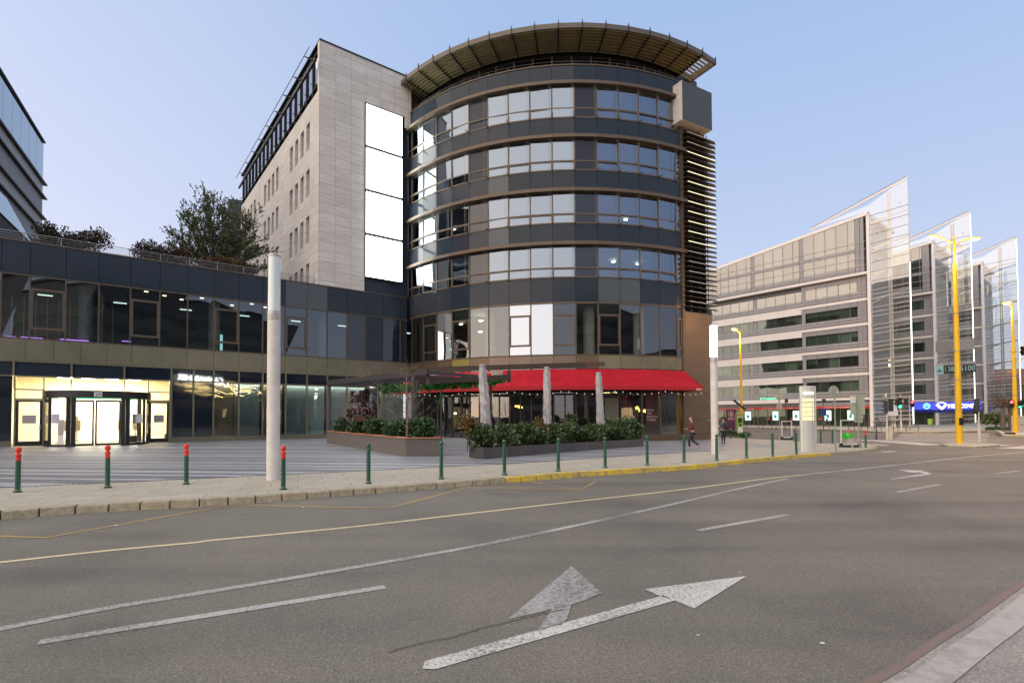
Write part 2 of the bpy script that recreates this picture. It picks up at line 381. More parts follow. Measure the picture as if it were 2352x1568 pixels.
ad2 = nt.nodes.new('ShaderNodeVectorMath'); nt.links.new(ad1.outputs[0], ad2.inputs[0]); nt.links.new(sc1.outputs[0], ad2.inputs[1])
bg = nt.nodes.new('ShaderNodeBackground'); bg.inputs['Strength'].default_value = 1.0
wo = nt.nodes.new('ShaderNodeOutputWorld')
nt.links.new(ad2.outputs[0], bg.inputs[0]); nt.links.new(bg.outputs[0], wo.inputs[0])
sun = bpy.data.lights.new('sun', 'SUN'); sun.energy = 1.9; sun.angle = radians(110); sun.color = (1, .84, .60)
so = bpy.data.objects.new('sun', sun); COL.objects.link(so)
e = radians(34); sd = Vector((sin(SUN_AZ)*cos(e), cos(SUN_AZ)*cos(e), sin(e)))
so.rotation_euler = sd.to_track_quat('Z', 'Y').to_euler(); so.location = sd*100
S.view_settings.view_transform = 'Standard'; S.view_settings.look = 'None'; S.view_settings.gamma = 1
S.view_settings.use_curve_mapping = False; S.view_settings.exposure = 0.5
S.cycles.use_denoising = True; S.cycles.max_bounces = 8; S.cycles.transparent_max_bounces = 14
S.cycles.sample_clamp_indirect = 6; S.cycles.caustics_reflective = False; S.cycles.caustics_refractive = False
# ------------------------------------------------------------------ ground
def sheet(name, poly, dz, m, step=2.5, skirt=0, kind='structure', flat=False):
    bm = bmesh.new()
    f = bm.faces.new([bm.verts.new((p[0], p[1], 0)) for p in poly])
    xs = [p[0] for p in poly]; ys = [p[1] for p in poly]
    if not flat:
        for ax, lo, hi in ((0, max(min(xs), -45), min(max(xs), 75)), (1, max(min(ys), 0), min(max(ys), 80))):
            t = lo+step
            while t < hi:
                pc = (t, 0, 0) if ax == 0 else (0, t, 0); pn = (1, 0, 0) if ax == 0 else (0, 1, 0)
                bmesh.ops.bisect_plane(bm, geom=bm.verts[:]+bm.edges[:]+bm.faces[:], plane_co=pc, plane_no=pn)
                t += step
    bmesh.ops.triangulate(bm, faces=bm.faces[:])
    for v in bm.verts: v.co.z = gz(v.co.x, v.co.y)+dz
    if skirt:
        be = [e for e in bm.edges if e.is_boundary]
        r = bmesh.ops.extrude_edge_only(bm, edges=be)
        for g in r['geom']:
            if isinstance(g, bmesh.types.BMVert): g.co.z -= skirt
    bmesh.ops.recalc_face_normals(bm, faces=bm.faces[:])
    for fc in bm.faces:
        if abs(fc.normal.z) > .5 and fc.normal.z < 0: fc.normal_flip()
    me = bpy.data.meshes.new(name); bm.to_mesh(me); bm.free(); me.materials.append(m)
    o = bpy.data.objects.new(name, me); COL.objects.link(o)
    if kind: o['kind'] = kind
    return o
def px(pts, dz=0): return [G(x, y, dz) for x, y in pts]
def smooth_line(pts, n=6):
    out = []
    for i in range(len(pts)-1):
        p0 = pts[max(i-1, 0)]; p1 = pts[i]; p2 = pts[i+1]; p3 = pts[min(i+2, len(pts)-1)]
        for k in range(n):
            t = k/n
            out.append(.5*((2*p1)+(p2-p0)*t+(2*p0-5*p1+4*p2-p3)*t*t+(3*p1-p0-3*p2+p3)*t**3))
    out.append(pts[-1]); return out
RD = -.13
sheet('ground', [(-1500, -1500), (1500, -1500), (1500, 2500), (-1500, 2500)], -.15, M['asphalt_far'], step=4)
sheet('road', [(-60, -12), (80, -12), (80, 58), (-60, 58)], RD, M['asphalt'], step=2.5)
kb = [(0, 2080), (250, 2058), (490, 2043), (773, 2029), (1184, 1999), (1400, 1981), (1740, 1955), (2015, 1932), (2233, 1914), (2421, 1900), (2589, 1889), (2800, 1874), (2983, 1853), (3197, 1832), (3350, 1819), (3440, 1811.5), (3495, 1803.5), (3512, 1795), (3500, 1787), (3479, 1781), (3380, 1776.5)]
KL = smooth_line([Vector((G(x, y, RD).x, G(x, y, RD).y, 0)) for x, y in kb], 6)
p0 = KL[0]; dk = (KL[0]-KL[6]).normalized()
KL = [p0+dk*34]+KL
far_edge = [Vector((G(x, y).x, G(x, y).y, 0)) for x, y in ((3281, 1773), (3174, 1761.5), (2991, 1754), (2834, 1744))]
fe = far_edge[-1]+(far_edge[-1]-far_edge[-2]).normalized()*14
PAVE = KL+far_edge+[fe, Vector((20, 68, 0)), Vector((-70, 68, 0)), Vector((-70, 0, 0))]
def inset(line, d):
    out = []
    for i, p in enumerate(line):
        t = (line[min(i+1, len(line)-1)]-line[max(i-1, 0)]).normalized(); out.append(p+Vector((-t.y, t.x, 0))*d)
    return out
KI = inset(KL, .26)
sheet('pavement', KI+far_edge+[fe, Vector((20, 68, 0)), Vector((-70, 68, 0)), KI[0]+Vector((-10, 20, 0))], 0, M['pave'], skirt=.2)
# kerb stones laid one by one along the line
def walk(line, step):
    out = [line[0]]; need = step; 
    for a, b in zip(line, line[1:]):
        L = (b-a).length; pos = 0
        while L-pos >= need:
            pos += need; out.append(a+(b-a)*(pos/L)); need = step
        need -= (L-pos)
    return out
KW = walk(KL, .5); KWI = inset(KW, .26)
grey = MB(); yel = MB(); ys = G(2015, 1932, RD).x
for i in range(len(KW)-1):
    a, b, c, d = KW[i], KW[i+1], KWI[i+1], KWI[i]
    ax = (b-a)*.024; j = rnd.uniform(-.012, .012)
    a, b, c, d = a+ax, b-ax, c-ax, d+ax
    mid = (a+b)/2
    mb = yel if (mid.x > ys and mid.y < 25.2) else grey
    n = (d-a).normalized()*.035
    P = [Vector((p.x, p.y, gz(p.x, p.y)+RD-.05)) for p in (a, b, c, d)]
    Q = [Vector((p.x, p.y, gz(p.x, p.y)+.012+j)) for p in (a+n, b+n, c, d)]
    mb.hexa(P, Q)
for mb, m in ((grey, 'kerb'), (yel, 'kerb_yellow')):
    o = mb.build('kerb', M[m], bevel=.012); o['kind'] = 'structure'
# striped plaza and its drain
db = G(0, 1951); de = G(2574, 1820); d_dir = Vector((de.x-db.x, de.y-db.y, 0)).normalized()
d0 = Vector((db.x, db.y, 0))-d_dir*30
mid = [G(1250, 1893), G(2050, 1854)]
e1 = G(2860, 1803); e2 = G(3130, 1783); e3 = G(2840, 1752)
sheet('plaza', [d0, db, mid[0], mid[1], de, e1, e2, e3, Vector((17, 66, 0)), Vector((-66, 66, 0)), d0+Vector((-12, 20, 0))], .004, M['plaza'])
dr = MB(); dl = [d0, Vector((db.x, db.y, 0)), Vector((mid[0].x, mid[0].y, 0)), Vector((mid[1].x, mid[1].y, 0)), Vector((de.x, de.y, 0))]
w = walk(dl, .12); wi = inset(w, .09)
for i in range(0, len(w)-1):
    if w[i].x < -26: continue
    a, b, c, d = w[i], w[i]+(w[i+1]-w[i])*.55, wi[i]+(wi[i+1]-wi[i])*.55, wi[i]
    dr.add([Vector((p.x, p.y, gz(p.x, p.y)+.010)) for p in (a, b, c, d)], [(0, 1, 2, 3)])
o = dr.build('drain_channel', M['drain']); o['kind'] = 'structure'
# far side: tram reserve kerb, far pavement
fp = px([(2700, 1700), (2834, 1704), (3180, 1714), (3400, 1720), (3560, 1727), (3700, 1727), (3960, 1722), (4300, 1724), (4700, 1725)])
sheet('far_pavement', [Vector((p.x, p.y, 0)) for p in fp]+[Vector((180, 180, 0)), Vector((20, 180, 0))], .0, M['pave'], step=6, skirt=.2)
fk = [Vector((p.x, p.y, 0)) for p in fp]
mb = MB(); kk = walk(fk, 1.0); ki = inset(kk, .3)
for i in range(len(kk)-1):
    q = [kk[i], kk[i+1]*.97+kk[i]*.03, ki[i+1]*.97+ki[i]*.03, ki[i]]
    mb.hexa([Vector((p.x, p.y, gz(p.x, p.y)-.2)) for p in q], [Vector((p.x, p.y, gz(p.x, p.y)+.012)) for p in q])
o = mb.build('kerb', M['kerb']); o['kind'] = 'structure'
# tram rails in the side street
mb = MB()
for y in (1722, 1727.5, 1736, 1743):
    a = G(2700, y-9, RD); b = G(3180, y, RD); c = G(3560, y+7, RD)
    for p, q in ((a, b), (b, c)): mb.bar(p+Vector((0, 0, .012)), q+Vector((0, 0, .012)), .12, .02)
o = mb.build('road_rails', M['greymetal']); o['kind'] = 'structure'
# traffic island under the yellow lamp
isl = px([(3760, 1771), (3790, 1779), (3900, 1783), (3985, 1778), (4000, 1773), (3940, 1769), (3830, 1767)])
sheet('island', [Vector((p.x, p.y, 0)) for p in isl], -.04, M['pave'], step=5, skirt=.2)
isl2 = px([(3985, 1727), (4010, 1742), (4120, 1746), (4400, 1748), (4400, 1728), (4100, 1725)])
o = sheet('island', [Vector((p.x, p.y, 0)) for p in isl2], 0, M['pave'], step=5, skirt=.2)
mb = MB(); mw = MB()
ie = walk([Vector((p.x, p.y, 0)) for p in isl2[:4]], .95)
for i in range(len(ie)-1):
    a, b = ie[i], ie[i+1]; n = Vector((-(b-a).y, (b-a).x, 0)).normalized()*-.0
    t = (mb if i % 2 else mw)
    t.bar(Vector((a.x, a.y, -.05)), Vector((b.x, b.y, -.05)), .25, .16)
for t, m in ((mb, 'darkmetal'), (mw, 'white')):
    o = t.build('kerb', M[m]); o['kind'] = 'structure'
# near worn concrete verge in the lower right corner
ve = px([(3380, 2790), (3502, 2726), (3600, 2668), (3778, 2548), (3884, 2482), (4096, 2331), (4300, 2200)], RD)
V2 = [Vector((p.x, p.y, 0)) for p in ve]
M['verge'] = m_asphalt('verge_concrete', (.33, .305, .27))
sheet('verge_pavement', V2+[Vector((14, 5, 0)), Vector((14, -4, 0)), Vector((1, -4, 0))], RD+.012, M['verge'], step=1)
M['redline'] = m_paint('worn_red_edging', (.20, .14, .11), .56, 6, (.16, .142, .122))
M['verge_kerb'] = m_paint('worn_kerb', (.42, .39, .35), .52, 5, (.30, .275, .245))
def ribbon(name, line, wl, dz, m, kind='structure'):
    mb = MB(); a = inset(line, wl/2); b = inset(line, -wl/2)
    for i in range(len(line)-1):
        mb.add([Vector((p.x, p.y, gz(p.x, p.y)+dz)) for p in (a[i], b[i], b[i+1], a[i+1])], [(0, 1, 2, 3)])
    o = mb.build(name, m); o['kind'] = kind; return o
ribbon('verge_edge', walk(smooth_line(V2, 5), .15), .07, RD+.017, M['redline'])
ribbon('verge_kerb', walk([p+Vector((.17, -.12, 0)) for p in smooth_line(V2, 5)], .15), .2, RD+.019, M['verge_kerb'])
# painted markings
def line_px(name, pts, w, m, dz=RD+.005, step=1.0):
    L = [Vector((p.x, p.y, 0)) for p in px(pts, RD)]
    if len(L) > 2 and step: L = smooth_line(L, 4)
    L2 = [L[0]]
    for a, b in zip(L, L[1:]):
        k = max(1, int((b-a).length/1.5))
        for i in range(1, k+1): L2.append(a+(b-a)*(i/k))
    return ribbon(name, L2, w, dz, M[m])
def poly_px(name, polys, m, dz=RD+.006):
    mb = MB()
    for q in polys: mb.poly([p+Vector((0, 0, .006)) for p in px(q, RD)])
    o = mb.build(name, M[m]); o['kind'] = 'structure'; return o
line_px('road_marking', [(-200, 2271), (0, 2249), (421, 2203), (776, 2170), (875, 2158), (1400, 2108), (1786, 2064), (2244, 2012), (2700, 1961), (3042, 1917), (3226, 1897)], .10, 'yellow_line')
line_px('road_marking', [(3226, 1897), (3420, 1877), (3640, 1853), (3860, 1829), (4055, 1811), (4200, 1800)], .10, 'bold_paint')
line_px('road_marking', [(-250, 2563), (0, 2515), (460, 2427), (960, 2346), (1400, 2272), (1917, 2181), (2333, 2095), (2700, 2014), (2930, 1960), (3154, 1913)], .12, 'white_paint')
line_px('road_marking', [(155, 2569), (1541, 2347)], .12, 'white_paint')
line_px('road_marking', [(2792, 2121), (3154, 2058)], .12, 'white_paint')
line_px('road_marking', [(3588, 1968), (3759, 1937)], .12, 'white_paint')
line_px('road_marking', [(3976, 1894), (4080, 1882)], .12, 'white_paint')
poly_px('road_arrow', [[(1700, 2645), (1690, 2675), (1740, 2678), (2700, 2402), (2652, 2382)], [(2580, 2356.5), (2987, 2304), (2777, 2434), (2690, 2398), (2640, 2384)]], 'bold_paint')
poly_px('road_arrow', [[(2286, 2264), (2411, 2374), (2286, 2420), (2180, 2444), (2030, 2478)], [(2208, 2437), (2286, 2418), (2268, 2478), (2246, 2497), (2150, 2523)]], 'faint_paint')
poly_px('road_arrow', [[(3587, 1876), (3700, 1882), (3665, 1889.5), (3640, 1889)], [(3668, 1886), (3705, 1887), (3728, 1896.5), (3700, 1894)], [(3700, 1894), (3728, 1896.5), (3566, 1917), (3562, 1915)]], 'bold_paint')
line_px('road_marking', [(-200, 2139), (0, 2144), (184, 2150), (927, 2019), (1400, 2029), (1559, 2031), (1869, 1949), (2324, 1959)], .10, 'ochre_line', step=0)
line_px('road_marking', [(2119, 1925), (2324, 1959), (2380, 1926)], .09, 'ochre_line', step=0)
# zebra crossing and stop bars at the far crossing
zs = []
for i in range(9):
    y0 = 1733+i*4.1; t = i/8
    xa = 3603-t*38; xb = 3958-t*12
    zs.append([(xa, y0), (xb, y0+1.2*t), (xb, y0+1.3+1.2*t), (xa, y0+1.3)])
poly_px('zebra_crossing', zs, 'bold_paint')
poly_px('road_marking', [[(3400, 1758), (3510, 1759), (3780, 1778), (3690, 1780)], [(3400, 1768), (3420, 1768), (3562, 1781), (3530, 1782)], [(3512, 1805), (3570, 1803.5), (3592, 1806), (3540, 1808.5)], [(3785, 1784), (3850, 1780), (3858, 1784), (3800, 1787)], [(3890, 1782), (4000, 1778), (4055, 1781), (3920, 1787)], [(3985, 1792), (4096, 1783), (4200, 1783), (4090, 1794)], [(4080, 1797), (4200, 1793), (4200, 1797), (4120, 1799)]], 'bold_paint')
M['crack'] = mat('crack_dark', (.045, .04, .035), .9); M['crackl'] = mat('crack_edge', (.30, .28, .24), .9)
cl = walk(smooth_line([Vector((p.x, p.y, 0)) for p in px([(1560, 2610), (1652, 2580), (1809, 2550), (1917, 2517), (2006, 2496), (2155, 2460), (2268, 2437)], RD)], 4), .06)
cl = [p+Vector((rnd.uniform(-.006, .006), rnd.uniform(-.008, .008), 0)) for p in cl]
ribbon('road_crack', cl, .010, RD+.009, M['crack'])
for q, sc_ in (((3290, 2575), .016), ((2791, 2542), .012), ((2960, 2290), .015), ((1210, 2030), .03), ((460, 2103), .04), ((800, 2030), .03)):
    p = G(*q, RD); mb = MB(); n_ = 6
    mb.poly([p+Vector((sc_*cos(2*pi*k/n_)*rnd.uniform(.6, 1.3), sc_*sin(2*pi*k/n_)*rnd.uniform(.6, 1.3), .008+.006*rnd.random())) for k in range(n_)])
    tag(mb.build('litter_scrap', M['white']), 'tiny pale scrap of litter lying on the asphalt', 'litter', 'litter scraps on the road')
for q, w_ in ((((0, 2215), (900, 2110), (1700, 2035), (2600, 1945)), .55), (((-100, 2360), (1400, 2170), (2600, 2010), (3400, 1925)), .5), (((600, 2731), (2200, 2330), (3300, 2080), (4096, 1930)), .7)):
    pass
sp = G(3788, 1886, RD)
mb = MB(); mb.lathe([(.34, 0), (.34, .008), (.27, .008), (.27, .004)], (sp.x, sp.y, sp.z+.002), 20)
tag(mb.build('manhole_cover', M['rust']), 'round brown manhole cover in the road beside the turn arrow', 'manhole cover')
# ------------------------------------------------------------------ the dark mall podium
PA = radians(37.812); PF = Frame((-25.974, 33.471), PA)
def PT(v): return PF(v)
G_pod = glass('podium_glass', .14, (.62, .68, .66), (.62, .70, .76), wob=.02, ior=1.5)
G_shop = glass('shop_glass', .10, (.62, .65, .64), (.8, .84, .88), wob=.015, ior=1.5)
G_door = glass('door_glass', .05, (.92, .92, .88), (.8, .8, .8), wob=.0, ior=1.45)
mall = thing('shopping_mall', 'low dark glazed mall wing with lit corner entrance and planted roof terrace', 'building', PF(8, 2, 0))
MX = [-14.1, -12.5, -10.9, -9.3, -7.7, -6.1, -4.69, -3.45, -1.82, -.22, 1.4, 3.0, 4.6, 6.2, 7.8, 9.4, 11.0, 12.6, 14.2, 15.8, 17.4, 18.95, 20.52, 21.2]
# upper glazing, 1.6 m bays; every third bay has an inset opening frame
for i in range(3, len(MX)-1):
    a, b = MX[i], MX[i+1]
    f = MB()
    f.box(a-.035, a+.035, -.10, .08, 6.35, 10.19, PT)
    f.box(a+.035, b-.035, -.06, .08, 10.11, 10.19, PT); f.box(a+.035, b-.035, -.06, .08, 6.35, 6.43, PT)
    ins = i in (7, 10, 13, 16)
    if ins:
        for z0, z1 in ((9.28, 9.42), (6.95, 7.09)): f.box(a+.035, b-.035, -.09, .08, z0, z1, PT)
        for x0, x1 in ((a+.035, a+.15), (b-.15, b-.035)): f.box(x0, x1, -.085, .08, 7.09, 9.28, PT)
    w = f.build('window', M['bronze'], mall)
    g = MB()
    tl = rnd.uniform(-.012, .012); t2 = rnd.uniform(-.012, .012)
    g.quad(PF(a+.035, tl, 6.43), PF(b-.035, -tl, 6.43), PF(b-.035, t2, 10.11), PF(a+.035, -t2, 10.11))
    g.build('pane', G_pod if i < 19 else (M['panelb'] if i in (19, 21) else M['panel']), w)
# parapet panels
for i in range(3, len(MX)-1):
    a, b = MX[i], MX[i+1]
    MB().box(a+.012, b-.012, -.05, .12, 10.2, 12.1, PT).build('parapet_panel', M['panel'] if i < 14 else M[rnd.choice(['panel', 'panel', 'panel3'])], mall)
MB().box(-14.1, 21.2, -.10, .35, 12.105, 12.17, PT).build('coping', M['brown'], mall)
MB().box(-14.1, 21.2, .13, .4, 4.9, 12.1, PT).mi
sp_ = [-14.1]+[-12.8+1.28*k for k in range(4)]
bb = [-14.1, -12.4, -10.7, -9.1, -7.6, -6.2, -4.9, -3.62, -2.34, -1.06, .22, 1.5, 3.1, 4.6, 6.2, 7.8, 9.4, 11, 12.6, 14.2, 15.8, 17.4, 18.95, 20.52, 21.2]
for i, (a, b) in enumerate(zip(bb, bb[1:])):
    MB().box(a+.008, b-.008, -.07, .1, 5.06, 6.34, PT).build('olive_band_panel', M['olive'], mall)
# upper floor interior: slabs, back wall, columns, small ceiling lamps
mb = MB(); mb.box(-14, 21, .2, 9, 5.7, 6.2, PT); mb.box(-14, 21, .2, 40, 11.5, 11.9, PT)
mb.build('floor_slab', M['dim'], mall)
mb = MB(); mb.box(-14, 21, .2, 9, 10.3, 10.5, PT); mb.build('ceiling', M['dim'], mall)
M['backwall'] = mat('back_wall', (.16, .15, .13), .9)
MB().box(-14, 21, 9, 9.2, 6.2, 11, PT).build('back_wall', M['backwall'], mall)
for s_ in (-8, 6.45, 5.4+9, -.9+.0):
    MB().lathe([(.38, 6.2), (.38, 10.3)], PF(s_, 1.5, 0), 16).build('column', M['concrete'], mall, smooth=True)
mb = MB()
for k in range(15): mb.box(-7.2+k*.55, -7.16+k*.55, 2.0, 2.04, 6.2, 9.2, PT)
mb.build('partition_frame', M['greymetal'], mall)
M['smalllamp'] = emit('ceiling_spot', (1, .9, .6), 3); M['room_glow'] = emit('added_ceiling_glow', (.8, 1, .9), 1.6)
for k in range(8): MB().box(-12+k*4.2, -11.2+k*4.2, 6.5, 6.6, 10.2, 10.25, PT).build('added_ceiling_glow', M['room_glow'], mall)  # glow added to brighten the rooms behind the upper glazing
for k in range(9):
    MB().box(2.2+k*1.1, 2.42+k*1.1, 1.2+(k % 3)*.7, 1.35+(k % 3)*.7, 10.24, 10.28, PT).build('ceiling_spot', M['smalllamp'], mall)
M['purple'] = emit('purple_reflection', (.55, .22, 1), 1.6)
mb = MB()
for a, b, z in ((-4.6, -4.1, 6.5), (-3.9, -2.9, 6.52), (-2.1, -.7, 6.55), (-2.0, -.9, 6.48), (1.0, 1.5, 6.7)): MB().box(a, b, .8, .85, z, z+.05, PT).build('purple_reflection_strip', M['purple'], mall)  # purple reflection in the panes, put in as glowing strips inside
M['aquascreen'] = emit('aqua_poster', (.45, .85, .9), .8)
MB().box(6.9, 7.6, 5.2, 5.3, 6.9, 8.3, PT).build('lit_poster', M['aquascreen'], mall)
# ground floor: dark transom glass, mullions, shop panes
GX = [-14.1, -11.5, -8.9, -6.6, -4.1, -1.49, 1.14, 3.71, 5.0, 6.22, 7.83, 9.42, 11.05, 12.62, 14.2, 15.8, 17.4, 19.0, 20.9]
for i, (a, b) in enumerate(zip(GX, GX[1:])):
    f = MB(); f.box(a-.05, a+.05, -.12, .1, 4.16 if 3 < i < 7 else 0, 5.05, PT)
    f.box(a+.05, b-.05, -.08, .1, 4.98, 5.05, PT); f.box(a+.05, b-.05, -.08, .1, 4.12, 4.2, PT)
    if not 3 < i < 7:
        f.box(a+.05, b-.05, -.08, .1, 0, .34, PT)
    w = f.build('shop_window' if not 3 < i < 7 else 'transom', M['olive'], mall)
    MB().quad(PF(a+.05, 0, 4.2), PF(b-.05, 0, 4.2), PF(b-.05, 0, 4.98), PF(a+.05, 0, 4.98)).build('pane', M['panelb'] if i > 5 else M['panel'], w)
    if i < 4 or i in (7, 8):
        MB().quad(PF(a+.05, .01, .34), PF(b-.05, .01, .34), PF(b-.05, .01, 4.12), PF(a+.05, .01, 4.12)).build('pane', M['panelb'], w)
    elif i > 8:
        t = rnd.uniform(-.008, .008)
        MB().quad(PF(a+.05, t, .34), PF(b-.05, -t, .34), PF(b-.05, t, 4.12), PF(a+.05, -t, 4.12)).build('pane', G_shop, w)
M['teal'] = mat('pale_teal_backing', (.42, .54, .52), .7); M['sand'] = mat('sand_backing', (.46, .36, .20), .7)
for a, b, m in ((6.3, 7.55, 'sand'), (7.6, 9.3, 'teal'), (9.5, 10.9, 'sand'), (11.15, 14.1, 'teal'), (14.3, 21, 'teal')):
    MB().box(a, b, .35, .42, .3, 4.1, PT).build('shop_backing', M[m], mall)
MB().box(6.0, 21, .6, .8, 0, 5, PT).build('shop_wall', M['dim'], mall)
MB().box(6.2, 21, .12, .30, 4.14, 4.19, PT).build('added_backing_glow', emit('backing_glow', (1, .98, .85), 7), mall)  # hidden glowing strip added to brighten the shop backings
# lit entrance hall behind the doors
mb = MB(); mb.box(-5.9, 5.6, .3, 15, -.15, -.02, PT); mb.box(-6, -5.9, .3, 15, 0, 5.0, PT); mb.box(5.6, 5.7, .3, 15, 0, 5, PT); mb.box(-6, 5.7, 15, 15.2, 0, 5, PT)
mb.box(-6, 5.7, .2, 15, 5.0, 5.2, PT)
mb.build('entrance_hall', M['cream'], mall)
M['hall_lamp'] = emit('hall_lamp', (1, .80, .42), 95); M['shop_lamp'] = emit('shop_lamp', (1, .94, .78), 32)
for i in range(4):
    for j in range(3):
        MB().lathe([(.16, 4.93), (.16, 4.99)], PF(-4.4+i*2.9, 2+j*3.2, 0), 12).build('downlight', M['hall_lamp'], mall)
for k in range(4): MB().box(-2.8+k*1.5, -1.9+k*1.5, 9.5, 13.5, 4.86, 4.9, PT).build('shop_light', M['shop_lamp'], mall)
MB().box(-3.2, 3.0, 8.6, 8.75, 3.1, 3.55, PT).build('shop_sign', emit('green_sign', (.05, .42, .16), 1.2), mall)
text('UNITED COLORS OF BENETTON', .3, (PF(-2.4, 8.55, 3.22), PF.u, (0, 0, 1)), emit('sign_white', (1, 1, .95), 3), 'lettering', mall, w=4.9)
mb = MB()
for x in (-2.2, -1.4, 1.2, 2.1):
    mb.lathe([(.02, .0), (.16, .05), (.05, .1), (.04, .7), (.2, .75), (.24, 1.2), (.20, 1.5), (.06, 1.6), (.09, 1.75), (.02, 1.85)], PF(x, 7.6+.4*rnd.random(), 0), 8)
mb.build('mannequin_display', M['beige'], mall)
mb = MB(); mb.box(3.6, 4.4, 2.6, 3.2, 0, .5, PT); mb.box(1.4, 2.2, 2.2, 2.7, 0, .45, PT); mb.build('hall_bench', M['wood'], mall)
# side doors
for a, b, hs in ((-4.05, -2.72, 1), (2.40, 3.66, -1)):
    f = MB(); dl = -.02
    f.box(a, a+.06, -.1, .1, 0, 4.12, PT); f.box(b-.06, b, -.1, .1, 0, 4.12, PT); f.box(a, b, -.1, .1, 3.33, 3.40, PT); f.box(a, b, -.1, .1, 2.74, 2.84, PT)
    fr = f.build('door_frame', M['olive'], mall)
    MB().quad(PF(a+.06, 0, 2.84), PF(b-.06, 0, 2.84), PF(b-.06, 0, 3.33), PF(a+.06, 0, 3.33)).build('pane', G_door, fr)
    d = MB(); d.box(a+.07, a+.2, -.07, .05, .03, 2.73, PT); d.box(b-.2, b-.07, -.07, .05, .03, 2.73, PT); d.box(a+.2, b-.2, -.07, .05, .03, .30, PT); d.box(a+.2, b-.2, -.07, .05, 2.62, 2.73, PT)
    dr_ = d.build('door', M['darkmetal'], mall)
    MB().quad(PF(a+.2, 0, .3), PF(b-.2, 0, .3), PF(b-.2, 0, 2.62), PF(a+.2, 0, 2.62)).build('pane', G_door, dr_)
    hx = b-.14 if hs > 0 else a+.14
    h = MB(); h.box(hx-.02, hx+.02, -.12, -.07, 1.0, 1.3, PT); h.box(hx-.02-(.14 if hs > 0 else 0), hx+.02+(.14 if hs < 0 else 0), -.14, -.11, 1.13, 1.17, PT)
    h.tube([PF(a+.2, -.09, 1.08), PF(b-.2, -.09, 1.08)], .014, 6); h.build('handle', M['greymetal'], dr_)
    MB().box(a+.35, b-.35, -.045, -.04, 1.35, 1.85, PT).build('notice', M['beige'], dr_)
MB().quad(PF(-4.05, 0, 3.4), PF(-1.5, 0, 3.4), PF(-1.5, 0, 4.12), PF(-4.05, 0, 4.12)).quad(PF(-1.5, 0, 3.4), PF(1.14, 0, 3.4), PF(1.14, 0, 4.12), PF(-1.5, 0, 4.12)).quad(PF(1.14, 0, 3.4), PF(3.66, 0, 3.4), PF(3.66, 0, 4.12), PF(1.14, 0, 4.12)).build('fanlight', G_door, mall)
mb = MB()
for x in (-4.05, -1.5, 1.14, 3.64): mb.box(x-.03, x+.03, -.1, .06, 3.4, 4.12, PT)
mb.build('fanlight_bar', M['olive'], mall)
# curved door drum
cs, cd, R0 = -.12, -.55, 2.62
def drum(a, r): return (cs+r*sin(radians(a)), cd-r*cos(radians(a)))
f = MB()
A = list(range(-98, 99, 7))
for a, b in zip(A, A[1:]):
    q = [drum(a, R0+.05), drum(b, R0+.05), drum(b, R0-.22), drum(a, R0-.22)]
    f.hexa([PF(x, y, 2.84) for x, y in q], [PF(x, y, 3.26) for x, y in q])
f.prism([drum(a, R0-.21) for a in A], 3.05, 3.2, PT)
f.build('drum_fascia', M['darkmetal'], mall)
for s0, s1 in ((-98, -27), (27, 98)):
    f = MB()
    for a in ((-98, -62, -33, -27) if s0 < 0 else (27, 33, 62, 98)):
        x, y = drum(a, R0-.08); ww = .07 if abs(a) not in (27, 33) else .11
        f.box(x-ww, x+ww, y-.06, y+.06, 0, 2.84, PT)
    AA = [s0+(s1-s0)*k/8 for k in range(9)]
    for a, b in zip(AA, AA[1:]):
        q = [drum(a, R0-.03), drum(b, R0-.03), drum(b, R0-.12), drum(a, R0-.12)]
        f.hexa([PF(x, y, 0) for x, y in q], [PF(x, y, .14) for x, y in q])
    f.build('drum_frame', M['darkmetal'], mall)
for s0, s1 in ((-98, -30), (30, 98)):
    g = MB(); AA = [s0+(s1-s0)*k/8 for k in range(9)]
    for a, b in zip(AA, AA[1:]):
        g.quad(PF(*drum(a, R0-.08), .14), PF(*drum(b, R0-.08), .14), PF(*drum(b, R0-.08), 2.84), PF(*drum(a, R0-.08), 2.84))
    g.build('drum_glass', G_door, mall)
for a, b in ((-1.55, -.35), (-.30, .95)):
    f = MB(); y = -1.5
    for x0, x1 in ((a, a+.09), (b-.09, b)): f.box(x0, x1, y-.03, y+.03, 0, 2.75, PT)
    for z0, z1 in ((0, .12), (2.63, 2.75)): f.box(a+.09, b-.09, y-.03, y+.03, z0, z1, PT)
    d = f.build('sliding_door', M['darkmetal'], mall)
    MB().quad(PF(a+.09, y, .12), PF(b-.09, y, .12), PF(b-.09, y, 2.63), PF(a+.09, y, 2.63)).build('pane', G_door, d)
x, y = drum(-1, R0+.06)
pl = MB().box(x-.19, x+.19, y-.02, y, 2.90, 3.17, PT).build('number_plate', M['white'], mall)
text('29', .2, (PF(x-.14, y-.03, 2.96), PF.u, (0, 0, 1)), M['darkmetal'], 'lettering', mall, w=.28)
for a in (-47, 47):
    x, y = drum(a, R0-.05); MB().box(x-.25, x+.25, y-.05, y-.03, 1.35, 1.9, PT).build('notice', M['white'], mall)
MB().lathe([(.001, 0), (.11, 0), (.11, .01)], PF(*drum(40, R0), 0)+Vector((0, 0, 1.15)), 12).build('sticker', mat('blue_sticker', (.02, .06, .4), .5), mall)
